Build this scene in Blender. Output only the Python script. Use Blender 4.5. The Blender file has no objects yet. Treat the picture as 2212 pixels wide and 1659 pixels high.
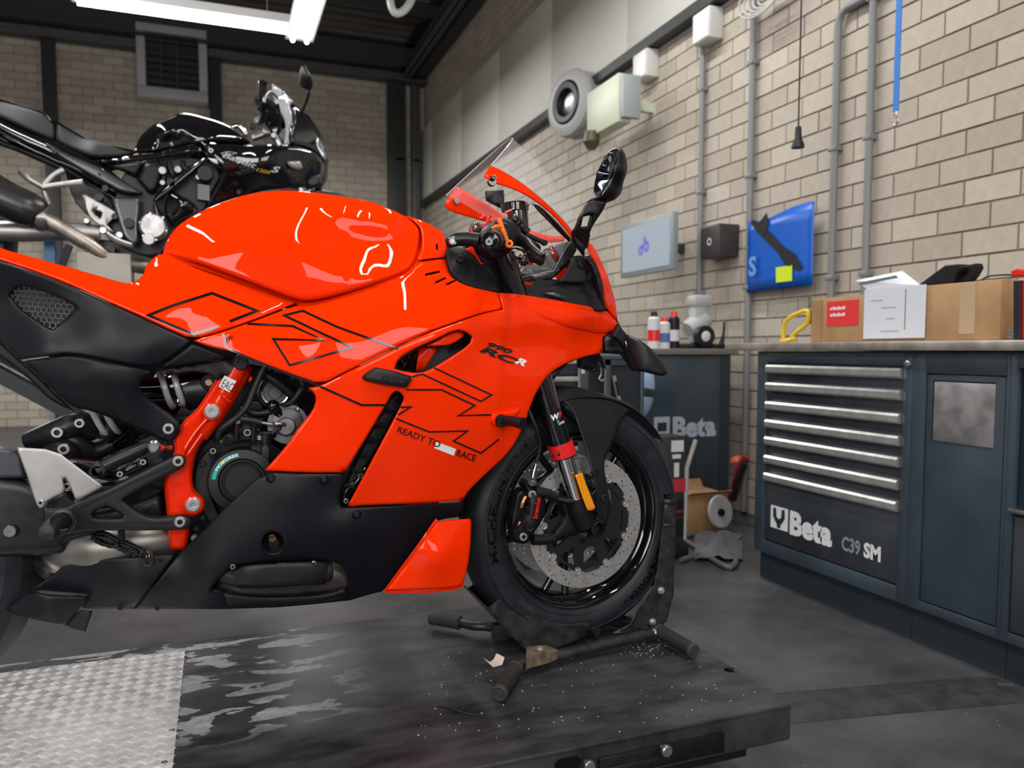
import bpy, bmesh, math, random
import numpy as np
from mathutils import Matrix, Vector
from mathutils.geometry import delaunay_2d_cdt
random.seed(5)
R_ = math.radians
scn = bpy.context.scene
col = scn.collection
# ------------------------------------------------------------ camera
FPX = 1675.; CX = 1106.; CY = 867.
yaw = R_(20.8); pit = math.atan(.067)
CAM = np.array([0, 0, .95])
FW = np.array([math.sin(yaw)*math.cos(pit), math.cos(yaw)*math.cos(pit), -math.sin(pit)])
RT = np.array([math.cos(yaw), -math.sin(yaw), 0.]); UP = np.cross(RT, FW)
cd = bpy.data.cameras.new('camera'); cam = bpy.data.objects.new('camera', cd); col.objects.link(cam)
cd.sensor_fit = 'HORIZONTAL'; cd.sensor_width = 36.; cd.lens = FPX/2212*36.
cd.shift_x = 0.; cd.shift_y = (CY-829.5)/2212.
m3 = Matrix(((RT[0], UP[0], -FW[0], 0), (RT[1], UP[1], -FW[1], 0), (RT[2], UP[2], -FW[2], CAM[2]), (0, 0, 0, 1)))
cam.matrix_world = m3
cd.clip_start = .05; cd.clip_end = 100
cd.dof.use_dof = True; cd.dof.focus_distance = 1.62; cd.dof.aperture_fstop = (cd.lens/1000.)/.007
scn.camera = cam
scn.view_settings.view_transform = 'Standard'
scn.view_settings.look = 'None'; scn.view_settings.gamma = 1; scn.view_settings.exposure = 0.0
try: scn.view_settings.use_curve_mapping = False
except Exception: pass
# ------------------------------------------------------------ world and lamps
w = bpy.data.worlds.new('world'); scn.world = w; w.use_nodes = True
w.node_tree.nodes['Background'].inputs[0].default_value = (.80, .88, 1., 1)
w.node_tree.nodes['Background'].inputs[1].default_value = .3
def area(name, loc, target, sx, sy, power, colr=(1, 1, 1)):
    l = bpy.data.lights.new(name, 'AREA'); l.shape = 'RECTANGLE'; l.size = sx; l.size_y = sy
    l.energy = power; l.color = colr
    o = bpy.data.objects.new(name, l); col.objects.link(o); o.location = loc
    o.rotation_euler = (Vector(target)-Vector(loc)).to_track_quat('-Z', 'Y').to_euler()
    return o
# daylight through the two windows in the wall behind the camera
WINS = [(-3.6, -1.2, 1.0, 3.4), (.2, 2.4, 1.6, 3.2)]
for i, (a, b, c, d) in enumerate(WINS):
    area('daylight', ((a+b)/2, -2.9, (c+d)/2), ((a+b)/2, 5, (c+d)/2-1.2*0), b-a, d-c, (150, 65)[i], (1., .97, .95))
# fluorescent tubes under the roof (out of frame, above and behind the camera)
for (x, y, L, e) in ((-1.6, .4, 2.4, 55), (.9, .2, 2.4, 60), (-1.2, 4.2, 2.4, 75), (-3.6, 7.6, 2.4, 120), (1.7, 3.6, 2.4, 60), (.8, 7.6, 2.4, 110)):
    o = area('tube_light', (x, y, 3.75), (x, y, 0), .14, L, e, (1., .985, .96))

# ------------------------------------------------------------ projection helpers
def ray(px, py):
    px = np.asarray(px, float); py = np.asarray(py, float)
    return FW[None, :]+RT[None, :]*((px-CX)/FPX)[:, None]-UP[None, :]*((py-CY)/FPX)[:, None]
def PLv(px, py, ax, v):
    r = ray(np.atleast_1d(px), np.atleast_1d(py)); t = (np.asarray(v, float)-CAM[ax])/r[:, ax]
    return CAM[None, :]+r*t[:, None]
MID = 1.74
def P(px, py, y): return Vector(PLv(px, py, 1, MID+y)[0])
def PV(px, py, y, mid=None): return PLv(px, py, 1, (MID if mid is None else mid)+np.asarray(y, float))
def PX(px, py, x): return Vector(PLv(px, py, 0, x)[0])
def PY(px, py, y): return Vector(PLv(px, py, 1, y)[0])
def PZ(px, py, z): return Vector(PLv(px, py, 2, z)[0])
def proj(p):
    d = np.array(p)-CAM; z = d@FW
    return CX+FPX*(d@RT)/z, CY-FPX*(d@UP)/z, z

# ------------------------------------------------------------ materials
MATS = {}
def mat(name, c, rough=.5, metal=0., coat=0., noise=0., nscale=30., bump=0., bscale=200., trans=0., emis=0., ior=1.5, c2=None, coatr=.03, spec=.5, alpha=1.):
    m = bpy.data.materials.new(name); m.use_nodes = True; nt = m.node_tree; b = nt.nodes['Principled BSDF']
    b.inputs['Base Color'].default_value = (*c, 1); b.inputs['Roughness'].default_value = rough
    b.inputs['Metallic'].default_value = metal; b.inputs['Coat Weight'].default_value = coat
    b.inputs['Coat Roughness'].default_value = coatr; b.inputs['IOR'].default_value = ior
    b.inputs['Specular IOR Level'].default_value = spec
    if trans: b.inputs['Transmission Weight'].default_value = trans
    if alpha < 1: b.inputs['Alpha'].default_value = alpha
    if emis: b.inputs['Emission Color'].default_value = (*c, 1); b.inputs['Emission Strength'].default_value = emis
    if noise or bump:
        tc = nt.nodes.new('ShaderNodeTexCoord')
    if noise:
        n = nt.nodes.new('ShaderNodeTexNoise'); n.inputs['Scale'].default_value = nscale; n.inputs['Detail'].default_value = 6
        nt.links.new(tc.outputs['Object'], n.inputs['Vector'])
        r = nt.nodes.new('ShaderNodeValToRGB')
        k = c2 if c2 else tuple(min(1, v*(1+noise)) for v in c)
        k0 = c if c2 else tuple(v*(1-noise) for v in c)
        r.color_ramp.elements[0].color = (*k0, 1); r.color_ramp.elements[1].color = (*k, 1)
        r.color_ramp.elements[0].position = .35; r.color_ramp.elements[1].position = .65
        nt.links.new(n.outputs['Fac'], r.inputs['Fac']); nt.links.new(r.outputs['Color'], b.inputs['Base Color'])
        mr = nt.nodes.new('ShaderNodeMapRange'); mr.inputs[3].default_value = max(0, rough-.08); mr.inputs[4].default_value = min(1, rough+.08)
        nt.links.new(n.outputs['Fac'], mr.inputs[0]); nt.links.new(mr.outputs[0], b.inputs['Roughness'])
    if bump:
        n2 = nt.nodes.new('ShaderNodeTexNoise'); n2.inputs['Scale'].default_value = bscale; n2.inputs['Detail'].default_value = 3
        nt.links.new(tc.outputs['Object'], n2.inputs['Vector'])
        bp = nt.nodes.new('ShaderNodeBump'); bp.inputs['Strength'].default_value = bump; bp.inputs['Distance'].default_value = .002
        nt.links.new(n2.outputs['Fac'], bp.inputs['Height']); nt.links.new(bp.outputs[0], b.inputs['Normal'])
    MATS[name] = m; return m
orange = mat('orange_paint', (.93, .030, .0), .5, coat=.5, coatr=.02, spec=.0)
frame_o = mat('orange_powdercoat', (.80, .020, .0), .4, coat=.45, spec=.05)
blackp = mat('black_plastic', (.0065, .007, .0095), .46, bump=.12, bscale=900, spec=.3)
blackf = mat('fairing_black', (.005, .0058, .0095), .45, bump=.05, bscale=1200, spec=.3)
blackg = mat('gloss_black', (.004, .004, .0055), .07, coat=.6)
blackm = mat('black_metal', (.007, .007, .009), .36, noise=.3, nscale=60, spec=.35)
decalk = mat('decal_black', (.006, .005, .007), .12, coat=.5)
rubber = mat('tyre_rubber', (.012, .0135, .019), .48, noise=.2, nscale=25, bump=.1, spec=.4, bscale=300)
rubberd = mat('dark_rubber', (.006, .006, .008), .5)
steel = mat('steel', (.55, .55, .55), .28, metal=1., noise=.15, nscale=80)
chrome = mat('chrome', (.75, .75, .78), .1, metal=1.)
brushed = mat('brushed_steel', (.40, .39, .38), .42, metal=.85, noise=.12, nscale=18)
zinc = mat('zinc_bolt', (.5, .5, .51), .32, metal=.7)
disc_m = mat('brake_steel', (.62, .61, .60), .38, metal=.8, noise=.1, nscale=120)
redp = mat('red_paint', (.75, .012, .01), .3, coat=.4)
redl = mat('red_lettering', (.8, .01, .01), .4)
whitep = mat('white_paint', (.75, .75, .75), .4)
whitel = mat('white_lettering', (.78, .8, .82), .5)
springw = mat('grey_spring', (.38, .39, .44), .3, coat=.3)
teal = mat('teal_label', (.01, .42, .36), .4)
yellowl = mat('yellow_print', (.85, .75, .02), .4)
amber = mat('amber_reflector', (.9, .28, .005), .2, coat=.8, noise=.35, nscale=400)
glassc = mat('clear_screen', (.93, .95, .96), .02, alpha=.16, spec=.8)
glassd = mat('smoked_lens', (.10, .10, .11), .04, alpha=.55, coat=1.)
mirrorm = mat('mirror_glass', (.20, .24, .30), .03, metal=1.)
grey_eng = mat('engine_grey', (.10, .10, .11), .4, metal=.5, noise=.25, nscale=60)
dkgrey = mat('charcoal_cover', (.011, .0115, .014), .42, bump=.2, bscale=700, spec=.35)
alu = mat('aluminium', (.36, .36, .36), .3, metal=.9, noise=.12, nscale=30)
copper = mat('copper_pad', (.45, .18, .09), .35, metal=.9, noise=.5, nscale=200)
white_plain = mat('off_white', (.62, .62, .6), .5)

# ------------------------------------------------------------ object helpers
WM = {}
def wm(o): return WM.get(o.name, Matrix.Identity(4)) if o else Matrix.Identity(4)
def link(o, parent=None, M=None):
    col.objects.link(o)
    M = M if M is not None else Matrix.Identity(4)
    if parent:
        o.parent = parent; o.matrix_parent_inverse = wm(parent).inverted()
    o.matrix_basis = M
    WM[o.name] = M
    return o
def thing(name, label, cat, loc, group=None):
    o = bpy.data.objects.new(name, None); o.empty_display_size = .1
    link(o, None, Matrix.Translation(Vector(loc)))
    o['label'] = label; o['category'] = cat
    if group: o['group'] = group
    return o
def tag(o, label, cat, group=None):
    o['label'] = label; o['category'] = cat
    if group: o['group'] = group
    return o
def mk(name, parent, m, V, F, smooth=True, label=None, flat_angle=None, idx=None):
    me = bpy.data.meshes.new(name); me.from_pydata([tuple(map(float, v)) for v in V], [], [tuple(int(i) for i in f) for f in F])
    ms = m if isinstance(m, (list, tuple)) else [m]
    for k in ms: me.materials.append(k)
    if idx is not None: me.polygons.foreach_set('material_index', idx)
    if smooth: me.polygons.foreach_set('use_smooth', [True]*len(me.polygons))
    me.update()
    if smooth and flat_angle is not None:
        try: me.set_sharp_from_angle(angle=R_(flat_angle))
        except Exception: pass
    o = bpy.data.objects.new(name, me); link(o, parent)
    if label: o['label'] = label
    return o
def inst(src, parent, M, name=None):
    o = src.copy(); o.parent = None
    if name: o.name = name
    for k in list(o.keys()): pass
    link(o, parent, M); return o
def fixn(o):
    bm = bmesh.new(); bm.from_mesh(o.data); bmesh.ops.recalc_face_normals(bm, faces=bm.faces); bm.to_mesh(o.data); bm.free(); return o
def chaikin(pts, ang=48, it=2):
    pts = [np.array(p[:2], float) for p in pts]
    for _ in range(it):
        out = []; n = len(pts)
        for i in range(n):
            a, b, c = pts[i-1], pts[i], pts[(i+1) % n]
            u = b-a; v = c-b; lu = np.linalg.norm(u)+1e-9; lv = np.linalg.norm(v)+1e-9
            t = math.degrees(math.acos(max(-1, min(1, float(u@v)/(lu*lv)))))
            if t > ang or t < 3: out.append(b)
            else: out += [b-u*.25, b+v*.25]
        pts = out
    return pts
def resample(pts, s):
    out = []; n = len(pts)
    for i in range(n):
        a = pts[i]; b = pts[(i+1) % n]; L = float(np.linalg.norm(b-a))
        if L < .05: continue
        k = max(1, int(math.ceil(L/s)))
        for j in range(k): out.append(a+(b-a)*j/k)
    return np.array(out)
def inside(poly, pts):
    x = pts[:, 0]; y = pts[:, 1]; r = np.zeros(len(pts), bool); n = len(poly); j = n-1
    for i in range(n):
        xi, yi = poly[i]; xj, yj = poly[j]
        c = ((yi > y) != (yj > y)) & (x < (xj-xi)*(y-yi)/((yj-yi)+1e-12)+xi)
        r ^= c; j = i
    return r
def bdist(polys, pts):
    d = np.full(len(pts), 1e9)
    for poly in polys:
        a = poly; b = np.roll(poly, -1, 0); ab = b-a; L = (ab**2).sum(1)+1e-12
        for k in range(0, len(pts), 4000):
            p = pts[k:k+4000]
            t = np.clip(((p[:, None, :]-a[None])*ab[None]).sum(2)/L[None], 0, 1)
            q = a[None]+t[..., None]*ab[None]
            d[k:k+4000] = np.minimum(d[k:k+4000], np.sqrt(((p[:, None, :]-q)**2).sum(2)).min(1))
    return d
class TPS:
    def __init__(s, ctrl, lam=.0):
        c = np.array(ctrl, float); s.p = c[:, :2]/400.; v = c[:, 2]; n = len(c)
        K = s.k(s.p, s.p)+lam*np.eye(n); Pm = np.hstack([np.ones((n, 1)), s.p])
        A = np.block([[K, Pm], [Pm.T, np.zeros((3, 3))]])
        s.w = np.linalg.solve(A, np.concatenate([v, np.zeros(3)]))
    def k(s, a, b):
        r2 = ((a[:, None, :]-b[None])**2).sum(2); return np.where(r2 > 0, .5*r2*np.log(r2+1e-12), 0)
    def __call__(s, x, y):
        q = np.stack([np.atleast_1d(x), np.atleast_1d(y)], 1)/400.
        return -(s.k(q, s.p)@s.w[:-3]+s.w[-3]+q@s.w[-2:])     # half width -> negative (near) side
def dval(D, x, y):
    return D(x, y) if callable(D) else np.full(len(np.atleast_1d(x)), float(D))
def panel(name, parent, m, outline, D, holes=(), grid=14, curl=.005, cw=6, thick=.004, smooth=2, mirror=False, off=0., mid=None, label=None, ang=48, flat=None, far_label=None):
    """A curved plate of real thickness: its outline and depth are given in the view of the bike's side."""
    O = resample(chaikin(outline, ang, smooth), grid)
    H = [resample(chaikin(h, ang, smooth), grid*.7) for h in holes]
    polys = [O]+H
    mn = O.min(0); mx = O.max(0)
    gx, gy = np.meshgrid(np.arange(mn[0], mx[0], grid), np.arange(mn[1], mx[1], grid)); gx = gx+(np.arange(gx.shape[0])[:, None] % 2)*grid*.5
    G = np.stack([gx.ravel(), gy.ravel()], 1)
    rings = []
    if curl:
        for Q in polys:
            nx = np.roll(Q, -1, 0)-np.roll(Q, 1, 0); nn = np.stack([-nx[:, 1], nx[:, 0]], 1); nn /= (np.linalg.norm(nn, axis=1)[:, None]+1e-9)
            for t in (.3, .65, 1.0, 1.8):
                for s in (1, -1):
                    rp = Q+nn*s*cw*t
                    d = bdist(polys, rp); rings.append(rp[d > cw*t*.9])
    ins = lambda pts: inside(O, pts) & ~np.any([inside(h, pts) for h in H], axis=0) if H else inside(O, pts)
    dG = bdist(polys, G) if len(G) else np.zeros(0)
    G = G[(dG > (max(cw*2.2, grid*.45) if curl else grid*.45)) & ins(G)] if len(G) else G
    if rings:
        Rg = np.vstack(rings)
        if len(Rg): Rg = Rg[ins(Rg)]
        keep = np.vstack([G, Rg]) if len(G) else Rg
    else: keep = G
    allp = np.vstack([O]+H+([keep] if len(keep) else []))
    edges = []; k = 0
    for Q in polys:
        n = len(Q); edges += [(k+i, k+(i+1) % n) for i in range(n)]; k += n
    vo, eo, fo, _, _, _ = delaunay_2d_cdt([Vector((float(p[0]), float(p[1]))) for p in allp], edges, [], 0, 1e-4)
    V2 = np.array([(v.x, v.y) for v in vo]); F = np.array([list(f)[:3] for f in fo])
    cen = V2[F].mean(1); F = F[ins(cen)]
    a = V2[F[:, 0]]; b = V2[F[:, 1]]; c = V2[F[:, 2]]
    ar = np.abs((b[:, 0]-a[:, 0])*(c[:, 1]-a[:, 1])-(b[:, 1]-a[:, 1])*(c[:, 0]-a[:, 0])); F = F[ar > 1e-3]
    y = dval(D, V2[:, 0], V2[:, 1])+off
    if curl:
        d = bdist(polys, V2); y = y+curl*np.clip(1-d/cw, 0, 1)**2
    V = PV(V2[:, 0], V2[:, 1], y, mid)
    # orientation : normals towards the near side (-Y)
    A = V[F[0, 0]]; n = np.cross(V[F[:, 1]]-V[F[:, 0]], V[F[:, 2]]-V[F[:, 0]])
    if n[:, 1].sum() > 0: F = F[:, ::-1]
    deep = thick >= .009
    if deep:                                   # thick pieces: real side walls running straight into the bike
        F = np.array(F); n0 = len(V); ed = {}
        for f_ in F:
            for q in range(3):
                e = (int(f_[q]), int(f_[(q+1) % 3])); ed[e] = 1
        walls = [(a_, b_, b_+n0, a_+n0)[::-1] for (a_, b_) in ed if (b_, a_) not in ed]
        V = np.vstack([V, V+np.array([0, thick, 0])]); F = [tuple(f_) for f_ in F]+[tuple(f_[::-1]+n0) for f_ in F]+walls
    o = mk(name, parent, m, V, F, True, label)
    if deep:
        thick = 0
        try: o.data.set_sharp_from_angle(angle=R_(55))
        except Exception: pass
    if flat:
        try: o.data.set_sharp_from_angle(angle=R_(flat))
        except Exception: pass
    if thick:
        md = o.modifiers.new('thickness', 'SOLIDIFY'); md.thickness = thick; md.offset = -1
    if mirror:
        o2 = bpy.data.objects.new(name, o.data)
        if thick:
            md = o2.modifiers.new('thickness', 'SOLIDIFY'); md.thickness = thick; md.offset = -1
        link(o2, parent, Matrix.Translation((0, 2*((MID if mid is None else mid)), 0)) @ Matrix.Diagonal((1, -1, 1, 1)))
    return o
def plate(name, parent, m, outline, y, t=.006, **k):
    k.setdefault('curl', min(.003, t*.4)); k.setdefault('cw', 3); k.setdefault('grid', 30); k.setdefault('smooth', 1)
    return panel(name, parent, m, outline, y, thick=t, flat=k.pop('flat', 50), **k)
def catmull(pts, k=6):
    pts = [Vector(p) for p in pts]
    if len(pts) < 3: return pts
    out = []; n = len(pts)
    for i in range(n-1):
        p0 = pts[max(i-1, 0)]; p1 = pts[i]; p2 = pts[i+1]; p3 = pts[min(i+2, n-1)]
        for j in range(k):
            t = j/k; out.append(.5*((2*p1)+(p2-p0)*t+(2*p0-5*p1+4*p2-p3)*t*t+(3*p1-p0-3*p2+p3)*t**3))
    out.append(pts[-1]); return out
def tube_geo(pts, r, seg=12, cap=True, closed=False):
    pts = [Vector(p) for p in pts]; n = len(pts); rr = r if hasattr(r, '__len__') else [r]*n
    V = []; F = []; prev = None
    for i in range(n):
        t = (pts[(i+1) % n if closed else min(i+1, n-1)]-pts[(i-1) if (closed or i) else 0]).normalized()
        if prev is None:
            u = t.orthogonal().normalized()
        else:
            u = (prev-t*prev.dot(t)).normalized()
        prev = u; v = t.cross(u)
        for j in range(seg):
            a = 2*math.pi*j/seg; V.append(pts[i]+(u*math.cos(a)+v*math.sin(a))*rr[i])
    for i in range(n if closed else n-1):
        for j in range(seg):
            a = i*seg+j; b = i*seg+(j+1) % seg; c = ((i+1) % n)*seg+(j+1) % seg; d = ((i+1) % n)*seg+j
            F.append((a, b, c, d))
    if cap and not closed:
        F.append(tuple(range(seg))[::-1]); F.append(tuple((n-1)*seg+j for j in range(seg)))
    return V, F
def tube(name, parent, m, pts, r, seg=12, curve=True, closed=False, label=None, k=6):
    if curve and len(pts) > 2:
        P2 = catmull(pts, k)
        if hasattr(r, '__len__'):
            r = np.interp(np.linspace(0, len(pts)-1, len(P2)), range(len(pts)), r)
        pts = P2
    V, F = tube_geo(pts, r, seg, closed=closed)
    return mk(name, parent, m, V, F, True, label, flat_angle=40)
def pts3(L): return [P(*q) for q in L]
def lathe_geo(prof, org, axis, seg=48, a0=0., a1=360., ref=None):
    """prof: list of (distance along axis, radius)"""
    axis = Vector(axis).normalized(); org = Vector(org)
    u = Vector(ref) if ref is not None else axis.orthogonal(); u = (u-axis*u.dot(axis)).normalized(); v = axis.cross(u)
    full = abs(a1-a0) >= 359.9; ns = seg if full else seg+1
    V = []; F = []
    for (h, r) in prof:
        for j in range(ns):
            a = R_(a0+(a1-a0)*j/seg); V.append(org+axis*h+(u*math.cos(a)+v*math.sin(a))*max(r, 1e-5))
    for i in range(len(prof)-1):
        for j in range(seg):
            j2 = (j+1) % ns if full else j+1
            F.append((i*ns+j, i*ns+j2, (i+1)*ns+j2, (i+1)*ns+j))
    return V, F
def lathe(name, parent, m, prof, org, axis, seg=40, label=None, sharp=35, **k):
    V, F = lathe_geo(prof, org, axis, seg, **k)
    o = mk(name, parent, m, V, F, True, label); fixn(o)
    try: o.data.set_sharp_from_angle(angle=R_(sharp))
    except Exception: pass
    return o
def box_geo(x0, x1, y0, y1, z0, z1):
    V = [(x, y, z) for x in (x0, x1) for y in (y0, y1) for z in (z0, z1)]
    F = [(0, 1, 3, 2), (4, 6, 7, 5), (0, 4, 5, 1), (2, 3, 7, 6), (0, 2, 6, 4), (1, 5, 7, 3)]
    return V, F
def box(name, parent, m, x0, x1, y0, y1, z0, z1, bev=0., label=None, M=None):
    V, F = box_geo(min(x0, x1), max(x0, x1), min(y0, y1), max(y0, y1), min(z0, z1), max(z0, z1))
    if M is not None: V = [M @ Vector(v) for v in V]
    o = mk(name, parent, m, V, F, False, label)
    if bev:
        bm = bmesh.new(); bm.from_mesh(o.data)
        bmesh.ops.bevel(bm, geom=list(bm.edges), offset=bev, segments=2, affect='EDGES', profile=.5)
        bm.to_mesh(o.data); bm.free()
        o.data.polygons.foreach_set('use_smooth', [True]*len(o.data.polygons))
        try: o.data.set_sharp_from_angle(angle=R_(40))
        except Exception: pass
    return o
def merge(parts):
    V = []; F = []
    for v, f in parts:
        k = len(V); V += list(v); F += [tuple(i+k for i in q) for q in f]
    return V, F
# text as flat geometry mapped onto a surface
def text_geo(s, extr=0., res=3, off=0., spacing=1.):
    cu = bpy.data.curves.new('t', 'FONT'); cu.body = s; cu.size = 1.; cu.resolution_u = res; cu.offset = off; cu.extrude = extr; cu.space_character = spacing
    o = bpy.data.objects.new('t', cu); col.objects.link(o)
    dg = bpy.context.evaluated_depsgraph_get(); me = bpy.data.meshes.new_from_object(o.evaluated_get(dg))
    V = np.array([v.co[:] for v in me.vertices]) if len(me.vertices) else np.zeros((0, 3)); F = [tuple(p.vertices) for p in me.polygons]
    bpy.data.objects.remove(o); bpy.data.curves.remove(cu); bpy.data.meshes.remove(me)
    return V, F
def text_px(name, parent, m, s, px, py, h, ang, D, off=-.0018, wid=1., shear=0., bold=.015, mid=None, label=None, spacing=1., vang=None):
    """lettering lying on a side surface; (px,py) baseline start, h capital height in pixels, ang clockwise degrees"""
    V, F = text_geo(s, off=bold, spacing=spacing)
    k = h/.70; a = R_(ang); va = R_(ang if vang is None else vang)
    u = V[:, 0]*k*wid+V[:, 1]*k*shear; v = V[:, 1]*k
    X = px+u*math.cos(a)+v*math.sin(va); Y = py+u*math.sin(a)-v*math.cos(va)
    W = PV(X, Y, dval(D, X, Y)+off, mid)
    return mk(name, parent, m, W, F, False, label)
def text_map(name, parent, m, s, org, ux, uz, h, bold=.015, wid=1., spacing=1., label=None):
    V, F = text_geo(s, off=bold, spacing=spacing); k = h/.70; org = Vector(org); ux = Vector(ux); uz = Vector(uz)
    W = [org+ux*float(p[0]*k*wid)+uz*float(p[1]*k) for p in V]
    return mk(name, parent, m, W, F, False, label)
def strip_geo(pl, wd, D, off=-.0016, mid=None, closed=False, step=7):
    pl = [np.array(p, float) for p in pl]; n = len(pl); L = []; Rr = []
    for i in range(n):
        a = pl[i-1] if (i or closed) else None; b = pl[i]; c = pl[(i+1) % n] if (i < n-1 or closed) else None
        d1 = (b-a)/np.linalg.norm(b-a) if a is not None else None; d2 = (c-b)/np.linalg.norm(c-b) if c is not None else None
        if d1 is None: d1 = d2
        if d2 is None: d2 = d1
        n1 = np.array([-d1[1], d1[0]]); n2 = np.array([-d2[1], d2[0]]); mvec = n1+n2; ml = np.linalg.norm(mvec)
        mvec = mvec/ml if ml > 1e-6 else n1
        sc = min(1/max(.25, float(mvec@n1)), 3.)
        L.append(b+mvec*wd/2*sc); Rr.append(b-mvec*wd/2*sc)
    A = []; B = []
    rng = range(n if closed else n-1)
    for i in rng:
        j = (i+1) % n; k = max(1, int(np.linalg.norm(pl[j]-pl[i])/step))
        for t in range(k): A.append(L[i]+(L[j]-L[i])*t/k); B.append(Rr[i]+(Rr[j]-Rr[i])*t/k)
    if not closed: A.append(L[-1]); B.append(Rr[-1])
    A = np.array(A); B = np.array(B); N = len(A)
    VA = PV(A[:, 0], A[:, 1], dval(D, A[:, 0], A[:, 1])+off, mid); VB = PV(B[:, 0], B[:, 1], dval(D, B[:, 0], B[:, 1])+off, mid)
    V = [tuple(v) for v in VA]+[tuple(v) for v in VB]
    F = [(i, (i+1) % N, N+(i+1) % N, N+i) for i in range(N if closed else N-1)]
    return V, F
def strip(name, parent, m, pl, wd, D, label=None, **k):
    V, F = strip_geo(pl, wd, D, **k); return mk(name, parent, m, V, F, False, label)
# bolts: one mesh per kind, copied
def bolt_proto(name, m1, m2):
    prof = [(.0, 1.), (.35, 1.), (.5, .86), (.5, .52), (.12, .46), (.12, 0.)]
    V, F = lathe_geo(prof, (0, 0, 0), (0, -1, 0), 12)
    me = bpy.data.meshes.new(name); me.from_pydata([tuple(v) for v in V], [], F)
    me.materials.append(m1); me.materials.append(m2)
    for i, p in enumerate(me.polygons): p.use_smooth = False; p.material_index = 1 if i >= 12*3 else 0
    bm = bmesh.new(); bm.from_mesh(me); bmesh.ops.recalc_face_normals(bm, faces=bm.faces); bm.to_mesh(me); bm.free()
    return me
B_ZINC = bolt_proto('bolt_zinc', zinc, blackm); B_BLACK = bolt_proto('bolt_black', blackm, rubberd)
B_STEEL = bolt_proto('bolt_steel', steel, blackm)
def bolt(parent, me, px, py, y, rpx, mid=None, dep=1.):
    p = PV(px, py, y, mid)[0]; q = PV(px+rpx, py, y, mid)[0]; r = abs(q[0]-p[0])
    o = bpy.data.objects.new('bolt', me)
    link(o, parent, Matrix.Translation(Vector(p)) @ Matrix.Diagonal((r, r*dep, r, 1)))
    return o
# ============================================================ SETTING
def nodes(m): return m.node_tree, m.node_tree.nodes['Principled BSDF']
def ramp(nt, a, b, p0=.4, p1=.6):
    r = nt.nodes.new('ShaderNodeValToRGB'); r.color_ramp.elements[0].color = (*a, 1); r.color_ramp.elements[1].color = (*b, 1)
    r.color_ramp.elements[0].position = p0; r.color_ramp.elements[1].position = p1; return r
blockm = mat('concrete_block', (.44, .37, .29), .85, bump=.5, bscale=90)
nt, b = nodes(blockm)
gi = nt.nodes.new('ShaderNodeNewGeometry'); oi = nt.nodes.new('ShaderNodeObjectInfo')
ad = nt.nodes.new('ShaderNodeMath'); ad.operation = 'ADD'; fr = nt.nodes.new('ShaderNodeMath'); fr.operation = 'FRACT'
nt.links.new(gi.outputs['Random Per Island'], ad.inputs[0]); nt.links.new(oi.outputs['Random'], ad.inputs[1]); nt.links.new(ad.outputs[0], fr.inputs[0])
rp = ramp(nt, (.44, .385, .32), (.56, .50, .425), 0, 1); nt.links.new(fr.outputs[0], rp.inputs['Fac'])
tc = nt.nodes.new('ShaderNodeTexCoord'); nz = nt.nodes.new('ShaderNodeTexNoise'); nz.inputs['Scale'].default_value = 40; nt.links.new(tc.outputs['Object'], nz.inputs['Vector'])
mx = nt.nodes.new('ShaderNodeMix'); mx.data_type = 'RGBA'; mx.blend_type = 'MULTIPLY'; mx.inputs[0].default_value = .25
nt.links.new(rp.outputs['Color'], mx.inputs[6]); nt.links.new(nz.outputs['Fac'], mx.inputs[7]); nt.links.new(mx.outputs[2], b.inputs['Base Color'])
mortar = mat('mortar', (.25, .235, .215), .9, noise=.2, nscale=20, bump=.4)
floorm = mat('concrete_floor', (.035, .035, .037), .42)
nt, b = nodes(floorm)
tc = nt.nodes.new('ShaderNodeTexCoord')
n1 = nt.nodes.new('ShaderNodeTexNoise'); n1.inputs['Scale'].default_value = 2.2; n1.inputs['Detail'].default_value = 9; n1.inputs['Roughness'].default_value = .65
nt.links.new(tc.outputs['Object'], n1.inputs['Vector']); r1 = ramp(nt, (.036, .036, .040), (.098, .096, .098), .35, .72); nt.links.new(n1.outputs['Fac'], r1.inputs['Fac'])
v1 = nt.nodes.new('ShaderNodeTexVoronoi'); v1.inputs['Scale'].default_value = 45; nt.links.new(tc.outputs['Object'], v1.inputs['Vector'])
r2 = ramp(nt, (1, 1, 1), (0, 0, 0), .04, .10); nt.links.new(v1.outputs['Distance'], r2.inputs['Fac'])
n3 = nt.nodes.new('ShaderNodeTexNoise'); n3.inputs['Scale'].default_value = 7; nt.links.new(tc.outputs['Object'], n3.inputs['Vector'])
r3 = ramp(nt, (0, 0, 0), (1, 1, 1), .48, .62); nt.links.new(n3.outputs['Fac'], r3.inputs['Fac'])
mm = nt.nodes.new('ShaderNodeMath'); mm.operation = 'MULTIPLY'; nt.links.new(r2.outputs['Color'], mm.inputs[0]); nt.links.new(r3.outputs['Color'], mm.inputs[1])
mx = nt.nodes.new('ShaderNodeMix'); mx.data_type = 'RGBA'; nt.links.new(mm.outputs[0], mx.inputs[0]); nt.links.new(r1.outputs['Color'], mx.inputs[6]); mx.inputs[7].default_value = (.38, .38, .37, 1)
nt.links.new(mx.outputs[2], b.inputs['Base Color'])
mr = nt.nodes.new('ShaderNodeMapRange'); mr.inputs[3].default_value = .22; mr.inputs[4].default_value = .5; nt.links.new(n1.outputs['Fac'], mr.inputs[0]); nt.links.new(mr.outputs[0], b.inputs['Roughness'])
plaster = mat('pale_plaster', (.5, .48, .44), .9, noise=.06, nscale=3)
creamp = mat('cream_panel', (.60, .60, .55), .6, noise=.04, nscale=2)
roofm = mat('roof_sheet', (.13, .115, .105), .6, noise=.15, nscale=4)
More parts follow.
